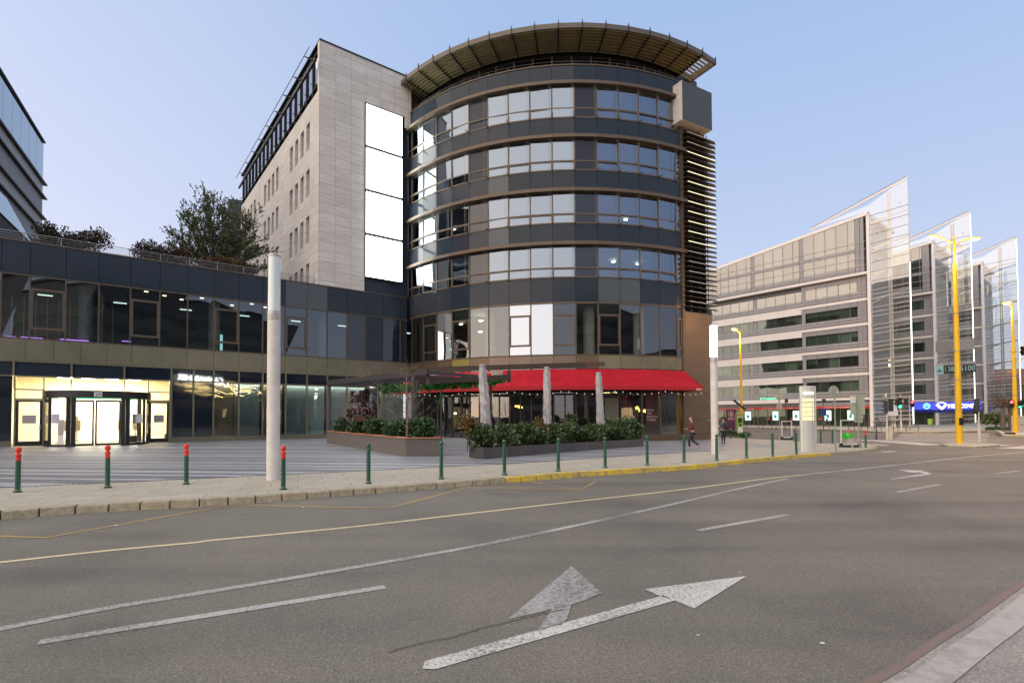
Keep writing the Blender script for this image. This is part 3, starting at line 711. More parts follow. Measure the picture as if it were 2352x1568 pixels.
# body of the podium and its roof
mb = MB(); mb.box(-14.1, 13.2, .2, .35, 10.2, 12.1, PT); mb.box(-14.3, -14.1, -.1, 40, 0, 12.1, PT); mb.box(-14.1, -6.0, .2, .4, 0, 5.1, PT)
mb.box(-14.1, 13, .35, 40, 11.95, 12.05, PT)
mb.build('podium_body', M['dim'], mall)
rail = thing('roof_railing', 'thin grey horizontal bar railing along the mall roof edge', 'railing', PF(0, .15, 12.1))
mb = MB()
for k in range(4): mb.tube([PF(-14, .2, 12.3+k*.14), PF(13.3, .2, 12.3+k*.14)], .016 if k < 3 else .024, 5)
mb.build('rail_bars', M['greymetal'], rail)
for k in range(17):
    MB().box(-14+k*1.7, -13.96+k*1.7, .17, .23, 12.1, 12.74, PT).build('post', M['greymetal'], rail)
# ------------------------------------------------------------------ stone office block
stone = thing('stone_office_block', 'tall travertine clad office block with slit windows and glazed top floor', 'building', PF(13.5, 0, 12))
X0, X1, ZT = 13.49, 23.5, 31.95
GLS = glass('slit_glass', .25, (.3, .33, .35), (.7, .75, .8))
# right hand face (along u) with the opening for the display column
w = MB()
for a, b, z0, z1 in ((X0, 17.28, 12.17, ZT), (17.28, 20.95, 28.25, ZT), (20.95, X1-1.9, 27.3, ZT)): w.quad(PF(a, .02, z0), PF(b, .02, z0), PF(b, .02, z1), PF(a, .02, z1))
# left face with real slit openings
zb = [12.0]; 
rows = [(24.15, 26.43), (20.19, 22.46), (16.2, 18.5), (12.25, 14.5)]
wins = []
for g0 in (2.45, 12.35, 22.15):
    for k in range(4): wins.append((g0+k*1.66, g0+k*1.66+.96))
ss = [0]+[v for q in wins for v in q]+[30.1]
zz = sorted([12.0]+[v for q in rows for v in q]+[28.0])
def L(d, z, o=0): return PF(X0+o, d, z)
for i in range(len(ss)-1):
    for j in range(len(zz)-1):
        if (i % 2 == 1) and any(abs(zz[j]-r[0]) < .01 for r in rows): 
            a, b, z0, z1 = ss[i], ss[i+1], zz[j], zz[j+1]; D = .55
            w.quad(L(a, z0), L(a, z0, D), L(a, z1, D), L(a, z1)); w.quad(L(b, z0), L(b, z0, D), L(b, z1, D), L(b, z1))
            w.quad(L(a, z0), L(b, z0), L(b, z0, D), L(a, z0, D)); w.quad(L(a, z1), L(b, z1), L(b, z1, D), L(a, z1, D))
            continue
        w.quad(L(ss[i], zz[j]), L(ss[i+1], zz[j]), L(ss[i+1], zz[j+1]), L(ss[i], zz[j+1]))
w.quad(L(0, 28), L(.49, 28), L(.49, ZT), L(0, ZT)); w.quad(L(.49, 28), L(.49, 28, 1), L(.49, ZT, 1), L(.49, ZT))
w.quad(L(30.1, 12), L(30.1, 12, 10), L(30.1, 28, 10), L(30.1, 28))
w.build('wall', M['stone'], stone)
for r in rows:
    for a, b in wins:
        MB().box(X0+.5, X0+.56, a, b, r[0], r[1], PT).build('window', GLS, stone)
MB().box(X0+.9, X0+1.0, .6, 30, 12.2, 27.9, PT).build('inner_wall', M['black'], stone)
# glazed top storey, set back a little
gt = MB().quad(L(.5, 28.05, .25), L(30.0, 28.05, .25), L(30, 31.8, .25), L(.5, 31.8, .25)).build('top_glazing', glass('top_glass', .42, (.25, .28, .32), (.78, .82, .9)), stone)
mb = MB()
for k in range(18): mb.box(X0+.12, X0+.3, .5+k*1.735, .56+k*1.735, 28.0, 31.6, PT)
for z in (28.8, 31.55): mb.box(X0+.12, X0+.31, .5, 30, z, z+.07, PT)
for k in range(18): mb.box(X0-.5, X0+.2, .5+k*1.735, .55+k*1.735, 28.35, 28.41, PT)
mb.build('top_glazing_bars', M['darkmetal'], stone)
MB().box(X0+.3, X0+9, .5, 30, 28.0, 31.7, PT).build('top_storey_core', M['dim'], stone)
mb = MB(); mb.box(X0-.02, X1, -.05, 30.3, 31.95, 32.05, PT); mb.build('roof', M['darkmetal'], stone)
MB().box(X0-.52, X0-.34, -.4, 29.2, 29.86, 30.04, PT).build('sunshade_beam', M['darkmetal'], stone)
for k in range(9):
    d = .36+k*3.15
    mb = MB(); q = [(-.3, -.06), (-.6, -.10), (-1.1, -.01), (-1.1, .02), (-.6, .05), (-.3, .08)]
    mb.add([L(d-.22*(1 if n_ in (0, 5) else .1), 30.32+z, o) for n_, (o, z) in enumerate(q)]+[L(d+.22*(1 if n_ in (0, 5) else .1), 30.32+z, o) for n_, (o, z) in enumerate(q)], [(0, 1, 2, 3, 4, 5), (11, 10, 9, 8, 7, 6)]+[(i, (i+1) % 6, 6+(i+1) % 6, 6+i) for i in range(6)])
    mb.build('sunshade_bracket', M['darkmetal'], stone)
MB().tube([L(-.95, 30.34, -1.1), L(27.3, 30.34, -1.1)], .035, 8).build('sunshade_rod', M['greymetal'], stone)
# recess and lit displays
MB().box(17.28, 21.5, .25, .4, 12.17, 28.25, PT).build('display_backing', M['panel'], stone)
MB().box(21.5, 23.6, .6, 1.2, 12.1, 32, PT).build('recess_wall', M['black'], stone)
scr = thing('display_column', 'column of four blank glowing white screens on the stone wall', 'screen', PF(19, -.1, 13.4))
MB().box(17.3, 20.74, -.06, .2, 13.4, 28.2, PT).build('casing', M['darkmetal'], scr)
for k in range(4):
    z = 13.47+k*3.72
    MB().box(17.39, 20.64, -.12, -.06, z, z+3.44, PT).build('screen', M['led'], scr)
tower_back = thing('stair_tower', 'small dark roof block behind the terrace tree beside the stone block', 'building', AT(930, 900, 84))
a = AT(913, 795, 82); b = AT(968, 805, 86)
mb = MB(); mb.hexa([(a.x, a.y, 12), (b.x+3, b.y-3, 12), (b.x+6, b.y+4, 12), (a.x-3, a.y+10, 12)], [(a.x, a.y, a.z), (b.x+3, b.y-3, a.z), (b.x+6, b.y+4, a.z), (a.x-3, a.y+10, a.z)])
mb.build('wall', M['panelb'], tower_back)
# ------------------------------------------------------------------ far left glazed block
lb = thing('banded_office_block', 'glass topped office block with projecting dark ledges beyond the roof terrace, at the left edge', 'building', (-55, 62, 0))
LF = Frame((AT(163, 900, 60).x, 60), atan2(.870, -.493))     # x along towards the camera/left
def LZ(y): return AT(163, y, 60).z
G_lb = glass('far_glass', .55, (.2, .25, .28), (.70, .80, .86), wob=.005)
lv = dict(top=569.6, g0=728, f1=735, f2=790, f3=872, f4=929, gb=985)
MB().box(-40, 0, 0, 14, LZ(1000)-6, LZ(571), LF).build('wall', M['dim'], lb)
for i in range(10):
    MB().box(-i*2.7-2.67, -i*2.7-.02, -.12, -.02, LZ(728), LZ(571), LF).build('window', G_lb, lb)
M['lbp'] = mat('ribbed_grey_panel', (.20, .19, .19), .5, var=.1, scale=1); M['lbp2'] = mat('pale_grey_panel', (.34, .33, .32), .5, var=.1, scale=1)
for a, b, m in ((735, 788, 'lbp2'), (790, 870, 'lbp'), (873, 927, 'lbp2'), (930, 990, 'lbp')):
    MB().box(-40, 0, -.10, -.01, LZ(b), LZ(a), LF).build('facade_band', M[m], lb)
for y in (732, 788, 871, 928):
    MB().box(-40, .55, -.42, -.02, LZ(y+4), LZ(y-2), LF).build('ledge', M['darkmetal'], lb)
MB().box(-40, .15, -.3, 14, LZ(571), LZ(566), LF).build('roof', M['darkmetal'], lb)
MB().quad(LF(-4, -.14, LZ(1010)), LF(-40, -.14, LZ(1010)), LF(-40, -.14, LZ(928)+1), LF(-12.5, -.14, LZ(940))).build('window', G_lb, lb)
# ------------------------------------------------------------------ round tower
TC = Vector((5.05, 58.54, 0)); TR = 18.35
PHI = [217.4]+[221.2+5.37*k for k in range(15)]+[298.0]
def TP(phi, r, z): return Vector((TC.x+r*cos(radians(phi)), TC.y+r*sin(radians(phi)), z))
def arc(mb, p0, p1, r0, r1, z0, z1):
    mb.hexa([TP(p0, r0, z0), TP(p1, r0, z0), TP(p1, r1, z0), TP(p0, r1, z0)], [TP(p0, r0, z1), TP(p1, r0, z1), TP(p1, r1, z1), TP(p0, r1, z1)])
tower = thing('round_office_tower', 'round dark glass office tower with bronze bands under a curved louvre canopy', 'building', (TC.x, TC.y-TR+1, 0))
G_tow = glass('tower_glass', .34, (.40, .43, .42), (.50, .60, .73), wob=.02, ior=1.5)
G_tow2 = glass('tower_low_glass', .11, (.74, .76, .72), (.80, .86, .92), wob=.035, ior=1.5)
G_tow3 = glass('bright_reflection_glass', .46, (.6, .63, .62), (.72, .80, .92), wob=.02, ior=1.5)  # bright sky reflection of two bays put into a more reflective glass
ddeg = lambda w, r=TR: degrees(w/r)
FL = [(24.60, 26.99), (20.50, 22.83), (16.39, 18.68), (12.22, 14.57)]
SPT = [28.7, 23.24+1.3, 0, 0]
DARK = {5, 10}
for fi, (zs0, zh) in enumerate(FL):
    ztr = zs0+.76
    for i in range(len(PHI)-1):
        a, b = PHI[i], PHI[i+1]; m = ddeg(.05)
        f = MB()
        arc(f, a, a+m, TR+.06, TR-.12, zs0, zh); arc(f, b-m, b, TR+.06, TR-.12, zs0, zh)
        arc(f, a+m, b-m, TR+.05, TR-.12, zs0, zs0+.10); arc(f, a+m, b-m, TR+.05, TR-.12, ztr-.05, ztr+.05)
        if i not in DARK and rnd.random() < .85:
            for q0, q1 in ((a+m, a+m*1.8), (b-m*1.8, b-m)): arc(f, q0, q1, TR+.03, TR-.08, zs0+.10, ztr-.05)
            arc(f, a+m*1.8, b-m*1.8, TR+.03, TR-.08, ztr-.10, ztr-.05)
        w = f.build('window', M['bronze'], tower)
        t = rnd.uniform(-.03, .03); t2 = rnd.uniform(-.05, .05)
        g = MB()
        for z0, z1 in ((zs0+.1, ztr-.05), (ztr+.05, zh)):
            g.quad(TP(a+m, TR+t, z0), TP(b-m, TR-t, z0), TP(b-m, TR-t+t2, z1), TP(a+m, TR+t+t2, z1))
        g.build('pane', M['panel2' if fi < 2 else 'panelb'] if i in DARK else G_tow, w)
    # bronze fin band over the windows
    f = MB()
    for i in range(len(PHI)-1):
        arc(f, PHI[i], PHI[i+1], TR+.40, TR-.05, zh+.13, zh+.28); arc(f, PHI[i], PHI[i+1], TR+.36, TR-.05, zh+.28, zh+.40)
    arc(f, PHI[-1], PHI[-1]+1.2, TR+.40, TR, zh+.13, zh+.40)
    f.build('fin_band', M['bronze'], tower)
    # small brackets below the sills
    f = MB()
    for i in range(1, len(PHI)-1):
        f.bar(TP(PHI[i], TR, zs0+.02), TP(PHI[i], TR+.55, zs0-.06), .04, .05)
    f.build('cable_bracket', M['darkmetal'], tower)['kind'] = 'stuff'
    f = MB()
    for i in range(1, len(PHI)-1):
        for dd in (.35, .75): f.tube([TP(PHI[i]-dd, TR+.33, zs0), TP(PHI[i]-dd, TR+.33, zh+.15)], .006, 4)
    f.build('blind_cables', M['greymetal'], tower)['kind'] = 'stuff'
bands = [(27.40, 28.70)]+[(FL[k+1][1]+.41, FL[k][0]-.02) for k in range(3)]+[(10.38, FL[3][0]-.02)]
for bi, (z0, z1) in enumerate(bands):
    for i in range(len(PHI)-1):
        a, b = PHI[i], PHI[i+1]; e = ddeg(.012)
        mb = MB(); arc(mb, a+e, b-e, TR+.02, TR-.1, z0, z1)
        mn = 'panel'
        if bi > 0 and i < 7: mn = rnd.choice(['panel2', 'panel', 'panel2'])
        if (bi in (2, 3) and i == 6) or (bi == 4 and i in (11, 12)): mn = 'panel3'
        if bi == 4 and 6 <= i < 8: mn = 'panel2'
        mb.build('spandrel_panel', M[mn], tower)
# roof lip, set back top storey
mb = MB()
for a, b in zip(PHI, PHI[1:]): arc(mb, a, b, TR+.08, TR-.3, 28.71, 28.80)
mb.build('parapet_lip', M['bronze'], tower)
mb = MB(); NP = 40
P_ = [TP(200+120*k/NP, 16.6, 0) for k in range(NP+1)]
for a, b in zip(PHI, PHI[1:]): arc(mb, a, b, TR-.3, 3, 28.5, 28.7)
mb.build('roof_deck', M['dim'], tower)
G_top = glass('penthouse_glass', .04, (.5, .56, .54), (.42, .5, .5))
for i in range(1, len(PHI)-1):
    a, b = PHI[i], PHI[i+1]
    mb = MB(); arc(mb, a-ddeg(.06), a+ddeg(.06), 16.75, 16.5, 28.7, 30.6); mb.build('penthouse_mullion', M['fascia'], tower)
    MB().quad(TP(a+.2, 16.62, 28.7), TP(b-.2, 16.62, 28.7), TP(b-.2, 16.62, 30.5), TP(a+.2, 16.62, 30.5)).build('penthouse_pane', M['panelb'] if i in (4, 9, 10, 14) else G_top, tower)
mb = MB()
for i in range(len(PHI)-1):
    mb.tube([TP(PHI[i], TR-.15, 29.15), TP(PHI[i+1], TR-.15, 29.15)], .025, 6)
    mb.tube([TP(PHI[i], TR-.15, 28.75), TP(PHI[i], TR-.15, 29.15)], .02, 5)
mb.build('parapet_rail', M['fascia'], tower)
mb = MB()
for a in range(200, 320, 6): arc(mb, a, a+6, 14.6, 14.4, 28.7, 30.6)
mb.build('penthouse_wall', M['backwall'], tower)
# canopy: fascia ring, radial ribs, stepped louvres per bay
CR, CI, CZ = 19.25, 16.9, 30.95
CP = [217.47+5.37*k for k in range(18)]
mb = MB()
for a, b in zip(CP, CP[1:]):
    arc(mb, a+.04, b-.04, CR+.06, CR-.05, CZ+.04, CZ+.42)
mb.build('canopy_fascia', M['fascia'], tower)
mb = MB()
for a, b in zip(CP[:-2], CP[1:-1]): arc(mb, a, b, CR-.06, CI-.5, CZ+.30, CZ+.40)
mb.build('canopy_roof', M['darkmetal'], tower)
for a in CP:
    mb = MB(); q = ddeg(.045, CR)
    mb.hexa([TP(a-q, CR+.09, CZ-.03), TP(a+q, CR+.09, CZ-.03), TP(a+q, CI-.4, CZ-.42), TP(a-q, CI-.4, CZ-.42)], [TP(a-q, CR+.09, CZ+.5), TP(a+q, CR+.09, CZ+.5), TP(a+q, CI-.4, CZ+.3), TP(a-q, CI-.4, CZ+.3)])
    mb.hexa([TP(a-q*.5, CR+.09, CZ+.4), TP(a+q*.5, CR+.09, CZ+.4), TP(a+q*.5, CR-.05, CZ+.4), TP(a-q*.5, CR-.05, CZ+.4)], [TP(a-q*.5, CR+.09, CZ+.66), TP(a+q*.5, CR+.09, CZ+.66), TP(a+q*.5, CR+.05, CZ+.66), TP(a-q*.5, CR+.05, CZ+.66)])
    mb.build('canopy_rib', M['darkmetal'], tower)
NS = 8
for k, (a, b) in enumerate(zip(CP[:-1], CP[1:])):
    mb = MB(); e = ddeg(.05, CR); opn = k == 16
    for j in range(NS):
        r1 = CR-.08-(CR-CI-.05)*j/NS; r0 = CR-.08-(CR-CI-.05)*(j+1)/NS
        zb_ = CZ-.36*(j/NS)
        if opn:
            arc(mb, a+e, b-e*2, r1, r1-.12, zb_-.02, zb_+.10); continue
        mb.hexa([TP(a+e, r1, zb_+.0), TP(b-e, r1, zb_+.0), TP(b-e, r0, zb_+.19), TP(a+e, r0, zb_+.19)], [TP(a+e, r1, zb_+.025), TP(b-e, r1, zb_+.025), TP(b-e, r0, zb_+.215), TP(a+e, r0, zb_+.215)])
        mb.hexa([TP(a+e, r1, zb_-.02), TP(b-e, r1, zb_-.02), TP(b-e, r1-.02, zb_-.02), TP(a+e, r1-.02, zb_-.02)], [TP(a+e, r1, zb_+.2), TP(b-e, r1, zb_+.2), TP(b-e, r1-.02, zb_+.2), TP(a+e, r1-.02, zb_+.2)])
    mb.build('canopy_louvre', M['canopy'], tower)
# first floor: tall glazing
for i in range(len(PHI)-1):
    a, b = PHI[i], PHI[i+1]; m = ddeg(.045)
    f = MB(); arc(f, a, a+m, TR+.05, TR-.12, 6.29, 10.3); arc(f, b-m, b, TR+.05, TR-.12, 6.29, 10.3)
    arc(f, a+m, b-m, TR+.05, TR-.12, 6.29, 6.38); arc(f, a+m, b-m, TR+.06, TR-.12, 10.24, 10.38)
    if i in (2, 4, 7, 9, 11, 15):
        for z in (9.30, 7.02): arc(f, a+m, b-m, TR+.08, TR-.1, z, z+.13)
        for q0, q1 in ((a+m, a+m*3), (b-m*3, b-m)): arc(f, q0, q1, TR+.075, TR-.1, 7.15, 9.3)
    w = f.build('tall_window', M['bronze'], tower)
    t = rnd.uniform(-.025, .025)
    MB().quad(TP(a+m, TR+t, 6.38), TP(b-m, TR-t, 6.38), TP(b-m, TR-t, 10.24), TP(a+m, TR+t, 10.24)).build('pane', G_tow3 if i in (7, 8) else G_tow2, w)
    mb = MB(); e = ddeg(.01); arc(mb, a+e, b-e, TR+.03, TR-.1, 5.30, 6.27)
    mb.build('metal_band_panel', M['lime' if i == 4 else ('rosy' if 6 <= i <= 9 else ('olive' if i > 10 else 'brown'))], tower)
# floor slabs, core, columns and office lights
for z in (5.6, 10.35, 14.75, 18.85, 22.98, 27.1):
    mb = MB(); mb.prism([TP(a, TR-.2, 0) for a in range(214, 300, 4)]+[TP(298, 6, 0), TP(214, 6, 0)], z, z+.25); mb.build('floor_slab', M['ceil'], tower)
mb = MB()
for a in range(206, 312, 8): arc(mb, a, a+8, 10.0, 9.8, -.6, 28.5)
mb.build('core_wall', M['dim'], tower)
mb = MB()
for ph in (298.0, 216.0): mb.hexa([TP(ph, TR-.2, -.6), TP(ph, 6, -.6), TP(ph+.4, 6, -.6), TP(ph+.4, TR-.2, -.6)], [TP(ph, TR-.2, 28.5), TP(ph, 6, 28.5), TP(ph+.4, 6, 28.5), TP(ph+.4, TR-.2, 28.5)])
mb.build('end_wall', M['dim'], tower)
for ph in (246.6, 273.6, 230, 288): MB().lathe([(.46, 5.8), (.46, 10.3)], TP(ph, TR-1.5, 0), 18).build('column', M['concrete'], tower, smooth=True)
M['office'] = emit('office_light', (.95, 1, .88), 12)
M['blind'] = mat('roller_blind', (.36, .36, .36), .8)
for fi, (z0, z1) in enumerate(FL):
    for i in range(1, 16):
        if i in DARK: continue
        h = [.9, .8, .5, .18][fi] if rnd.random() < [.6, .55, .35, .2][fi] else 0
        if i < 3: h = 0
        if fi > 1 and i < 5: h = 0
        if h:
            mb = MB(); arc(mb, PHI[i]+.25, PHI[i+1]-.25, TR-.3, TR-.33, z1-(z1-z0)*h, z1+.1); mb.build('blind', M['blind'], tower)
for ph, z, r in ((225, 10.2, 14), (239.5, 9.9, 15.5), (240, 8.9, 15.8), (285, 12.4, 16.8), (287, 12.45, 16.9), (255, 12.9, 15), (283, 14.6, 15), (292, 14.6, 15), (226, 18.7, 15), (231, 18.7, 14), (227, 22.8, 14), (228, 26.9, 14), (275, 18.7, 14.5), (290, 18.7, 14)):
    mb = MB(); arc(mb, ph, ph+1.2, r, r-.18, z-.06, z); mb.build('office_lamp', M['office'], tower)
# ground floor glazing, folding doors, dark frames
G_caf = glass('cafe_glass', .12, (.75, .75, .72), (.85, .88, .9), wob=.01, ior=1.5)
for i in range(len(PHI)-1):
    a, b = PHI[i], PHI[i+1]; m = ddeg(.06)
    f = MB(); arc(f, a, a+m, TR+.0, TR-.15, -.6, 5.3); arc(f, b-m, b, TR+.0, TR-.15, -.6, 5.3); arc(f, a+m, b-m, TR, TR-.15, 3.25, 3.4); arc(f, a+m, b-m, TR, TR-.15, -.6, .25 if i > 13 else .05)
    if 2 < i < 11:
        c = (a+b)/2; arc(f, c-m*.8, c+m*.8, TR, TR-.12, .05, 3.25)
    w = f.build('cafe_door', M['darkmetal'] if i < 13 else M['brown'], tower)
    MB().quad(TP(a+m, TR-.05, .05), TP(b-m, TR-.05, .05), TP(b-m, TR-.05, 5.3), TP(a+m, TR-.05, 5.3)).build('pane', G_caf, w)
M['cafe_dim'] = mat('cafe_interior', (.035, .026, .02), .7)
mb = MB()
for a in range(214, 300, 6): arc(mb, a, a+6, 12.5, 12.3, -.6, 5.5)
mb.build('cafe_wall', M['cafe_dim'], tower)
M['amber'] = emit('amber_lamp', (1, .55, .08), 5)
for ph, z, r in ((290.2, 2.05, 16.6), (290.9, 1.85, 16.8), (291.8, 1.8, 16.7), (288.6, 2.3, 16.2), (289.2, 2.1, 16.4), (292.4, 2.6, 16.4)):
    MB().lathe([(.02, -.13), (.13, -.08), (.15, 0), (.1, .1), (.02, .14)], TP(ph, r, z), 10).build('pendant_lamp', M['amber'], tower, smooth=True)
for ph, z, ln, c in ((252.5, 2.55, .5, 'amber'), (253.5, 2.45, .4, 'amber'), (243.3, 1.9, .25, 'office'), (230.5, 2.0, .3, 'office'), (282.8, 3.1, .5, 'office'), (285.5, 3.0, .3, 'office')):
    mb = MB(); arc(mb, ph, ph+ddeg(ln), 16, 15.9, z-.12, z); mb.build('cafe_sign_light', M[c], tower)
mb = MB(); mb.tube([TP(242.5, 16.5, .9), TP(242.9, 16.5, 2.7)], .035, 5); mb.build('neon_tube', M['office'], tower)
MB().lathe([(.55, -.5), (.55, 5.2)], TP(282.6, 17.2, 0), 20).build('red_column', mat('red_gloss', (.38, .012, .02), .25), tower, smooth=True)
MB().lathe([(.35, -.3), (.4, .2), (.05, .25)], TP(282.5, 19, 0), 12).mi
# posters on the glazing: generic art with the real words
a0, b0 = AT(2583, 1562, 41), AT(2631, 1562, 41)
def on_tower(x, y, r):
    d = ray(x, y); A = d.x*d.x+d.y*d.y; B = -2*(d.x*TC.x+d.y*TC.y); C = TC.x**2+TC.y**2-r*r
    t = (-B-sqrt(max(0, B*B-4*A*C)))/(2*A); return Vector((d.x*t, d.y*t, d.z*t+EYE))
def poster(x0, x1, y0, y1, m, nm, r=TR+.06, border=True):
    a, b, c, d = on_tower(x0, y1, r), on_tower(x1, y1, r), on_tower(x1, y0, r), on_tower(x0, y0, r)
    u_ = (b-a); u_.z = 0; u_.normalize(); o_ = Vector((u_.y, -u_.x, 0))*.02
    return MB().hexa([a, b, b-o_, a-o_], [Vector((a.x, a.y, d.z)), Vector((b.x, b.y, d.z)), Vector((b.x, b.y, d.z))-o_, Vector((a.x, a.y, d.z))-o_]).build(nm, m, tower), a, u_, o_
M['poster1'] = mat('dark_red_poster', (.10, .012, .012), .5, var=.6, scale=1.1, col2=(.012, .012, .012))
M['poster2'] = mat('teal_poster', (.16, .12, .07), .5, col2=(.05, .12, .11), scale=1.6)
po, a_, u_, o_ = poster(2583, 2631, 1564, 1697, M['poster1'], 'poster')
for k, tx in enumerate(('BOYS', 'ARE', 'BACK IN', 'TOWN')):
    text(tx, .24, (a_+u_*.10+o_*1.5+Vector((0, 0, 1.02-k*.25)), u_, (0, 0, 1)), M['beige'], 'lettering', tower, h=.17, ext=.004)
poster(2420, 2475, 1592, 1705, M['poster2'], 'poster')
# bronze end pier with louvre blades above
EP = TP(298.0, TR, 0); EE = Vector((cos(radians(30)), sin(radians(30)), 0)); EN = Vector((.5, -.866, 0))
def EPt(x, y, z): return EP+EE*x+EN*y+Vector((0, 0, z))
def ebox(mb, x0, x1, y0, y1, z0, z1): return mb.hexa([EPt(x0, y0, z0), EPt(x1, y0, z0), EPt(x1, y1, z0), EPt(x0, y1, z0)], [EPt(x0, y0, z1), EPt(x1, y0, z1), EPt(x1, y1, z1), EPt(x0, y1, z1)])
mb = MB(); ebox(mb, 0, .30, .12, -.3, -1, 28.8); mb.build('end_post', M['bronze'], tower)
z = -1.0; k = 0
while z < 10.0:
    z1 = min(z+1.13, 10.05); mb = MB(); ebox(mb, .31, 3.5, .1, -.25, z+.012, z1); ebox(mb, 3.0, 3.5, -.25, -8, z+.012, z1); mb.build('pier_panel', M['brown'], tower); z += 1.13
mb = MB(); ebox(mb, .3, 3.1, -.1, -8, 10.06, 25.5); mb.build('louvre_wall', M['panelb'], tower)
M['bladeglow'] = emit('glowing_blade_edge', (1, .95, .6), 1.1)  # bright edge of the middle blades is put in as emission
M['bladedark'] = mat('dark_blade', (.07, .058, .048), .45, metal=.3)
M['bladepale'] = mat('pale_blade_edge', (.55, .54, .47), .35)
n = 36
for k in range(n):
    z = 10.35+k*.402
    mb = MB()
    x1 = 3.95; d = .62
    mb.add([EPt(.2, -.1, z+.10), EPt(x1-.9, -.1, z+.10), EPt(x1, d*.55, z), EPt(x1-.5, d, z), EPt(.2, d, z), EPt(.2, -.1, z+.16), EPt(x1-.9, -.1, z+.16), EPt(x1, d*.55, z+.03), EPt(x1-.5, d, z+.03), EPt(.2, d, z+.03)], [(4, 3, 2, 1, 0), (5, 6, 7, 8, 9), (0, 1, 6, 5), (1, 2, 7, 6), (2, 3, 8, 7), (3, 4, 9, 8), (4, 0, 5, 9)])
    bl = mb.build('louvre_blade', M['bladedark'], tower)
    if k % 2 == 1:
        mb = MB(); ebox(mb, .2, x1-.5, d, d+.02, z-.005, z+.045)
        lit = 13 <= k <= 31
        mb.build('edge_strip', M['bladeglow'] if lit else M['bladepale'], bl)
for x in (.9, 1.9, 2.9):
    mb = MB(); ebox(mb, x, x+.05, .25, .2, 10.1, 25); mb.build('blade_hanger', M['darkmetal'], tower)
# sign box on the corner
sb = thing('corner_sign_box', 'blank grey sign box with white sides high on the tower corner', 'sign box', EPt(0, 1, 24.9))
B0 = AT(2728, 320, 41.2)
def BB(x, y, z): return Vector((B0.x, B0.y, 0))+EE*x+EN*y+Vector((0, 0, z))
def bbox(mb, x0, x1, y0, y1, z0, z1): return mb.hexa([BB(x0, y0, z0), BB(x1, y0, z0), BB(x1, y1, z0), BB(x0, y1, z0)], [BB(x0, y0, z1), BB(x1, y0, z1), BB(x1, y1, z1), BB(x0, y1, z1)])
zt_ = B0.z; zb2 = AT(2730, 476, 41.2).z
mb = MB(); bbox(mb, 0, 3.45, -.02, -1.3, zb2, zt_); mb.build('box_casing', mat('box_white', (.62, .58, .55), .5), sb)
M['signface'] = mat('sign_face', (.05, .052, .046), .22, var=.12, scale=.5)
mb = MB(); bbox(mb, .03, 3.42, .03, -.02, zb2+.03, zt_-.03); mb.build('sign_face', M['signface'], sb)
mb = MB(); bbox(mb, -.004, 0, -.45, -.47, zb2, zt_); mb.build('seam', M['greymetal'], sb)
# ------------------------------------------------------------------ red awning
aw = thing('red_awning', 'long curved red fabric awning over the restaurant terrace', 'awning', TP(270, TR+1, 3.6))
AP = [221.2+5.37*k for k in range(15)]+[298.2]
RB = TR+2.05
mb = MB()
for a, b in zip(AP, AP[1:]):
    for k in range(4):
        t0, t1 = k/4, (k+1)/4
        def pt(p, t): return TP(p, TR+.12+(RB-TR-.12)*t, 5.22+(3.83-5.22)*t-.10*sin(pi*t))
        mb.add([pt(a, t0), pt(b, t0), pt(b, t1), pt(a, t1)], [(0, 1, 2, 3)])
mb.poly([TP(298.2, TR+.12, 5.22), TP(298.2, RB, 3.83), TP(298.2, RB, 3.56), TP(298.2, TR+.12, 3.56)])
mb.build('canopy_cloth', M['red'], aw, smooth=True)
mb = MB()
for a, b in zip(AP, AP[1:]):
    arc(mb, a, b, RB+.01, RB-.01, 3.56, 3.835)
mb.build('valance', M['red_dark'], aw)
mb = MB()
for a in AP[1:-1]:
    for k in range(4):
        t0, t1 = k/4, (k+1)/4; mb.bar(pt(a, t0)+Vector((0, 0, .012)), pt(a, t1)+Vector((0, 0, .012)), .035, .012)
mb.build('cloth_seams', M['red_dark'], aw)['kind'] = 'stuff'
p = TP(296.0, RB+.02, 3.60); u2 = (TP(298.2, RB, 0)-TP(296.0, RB, 0)).normalized()
text('Spíler', .3, (p, u2, (0, 0, 1)), M['white'], 'lettering', aw, w=.62, h=.2)
mb = MB()
for a in AP[::2]: mb.bar(TP(a, TR, 4.2), TP(a, RB-.05, 3.75), .05, .05)
mb.build('awning_arm', M['darkmetal'], aw)
mb = MB()
for a in range(206, 312, 4): arc(mb, a, a+4, 16.68, 16.5, 30.46, 31.4)
mb.build('penthouse_head', M['darkmetal'], tower)
mb = MB(); mb.prism([TP(a, 16.55, 0) for a in range(206, 312, 5)]+[TP(306, 3, 0), TP(206, 3, 0)], 30.56, 30.62); mb.build('penthouse_ceiling', M['dim'], tower)
# ------------------------------------------------------------------ sail fronted office building across the side street
M['wh_clad'] = mat('white_cladding', (.72, .69, .68), .45, var=.06, scale=.6)
M['gr_clad'] = mat('grey_spandrel', (.25, .25, .27), .32, var=.1, scale=.4)
M['gr_dark'] = mat('dark_grey_spandrel', (.11, .115, .125), .32, var=.1, scale=.4)
M['blindgreen'] = mat('green_grey_blinds', (.27, .32, .285), .7, var=.25, scale=1.2, stretch=(6, 6, .2))
M['railw'] = mat('white_rail', (.55, .52, .50), .4)
M['redband'] = mat('red_sign_band', (.60, .025, .02), .45)
M['adlit'] = emit('lit_advert', (.66, .95, .92), 1.15)
M['edge_led'] = emit('edge_led', (.88, 1, .90), 2.6)
G_off = glass('office_glass', .20, (.45, .53, .49), (.92, .88, .84), wob=.03, ior=1.5)
G_offl = glass('lower_office_glass', .08, (.56, .64, .60), (.78, .85, .84), wob=.03, ior=1.45)  # lower panes duller and greenish: the dark reflection is put into the glass
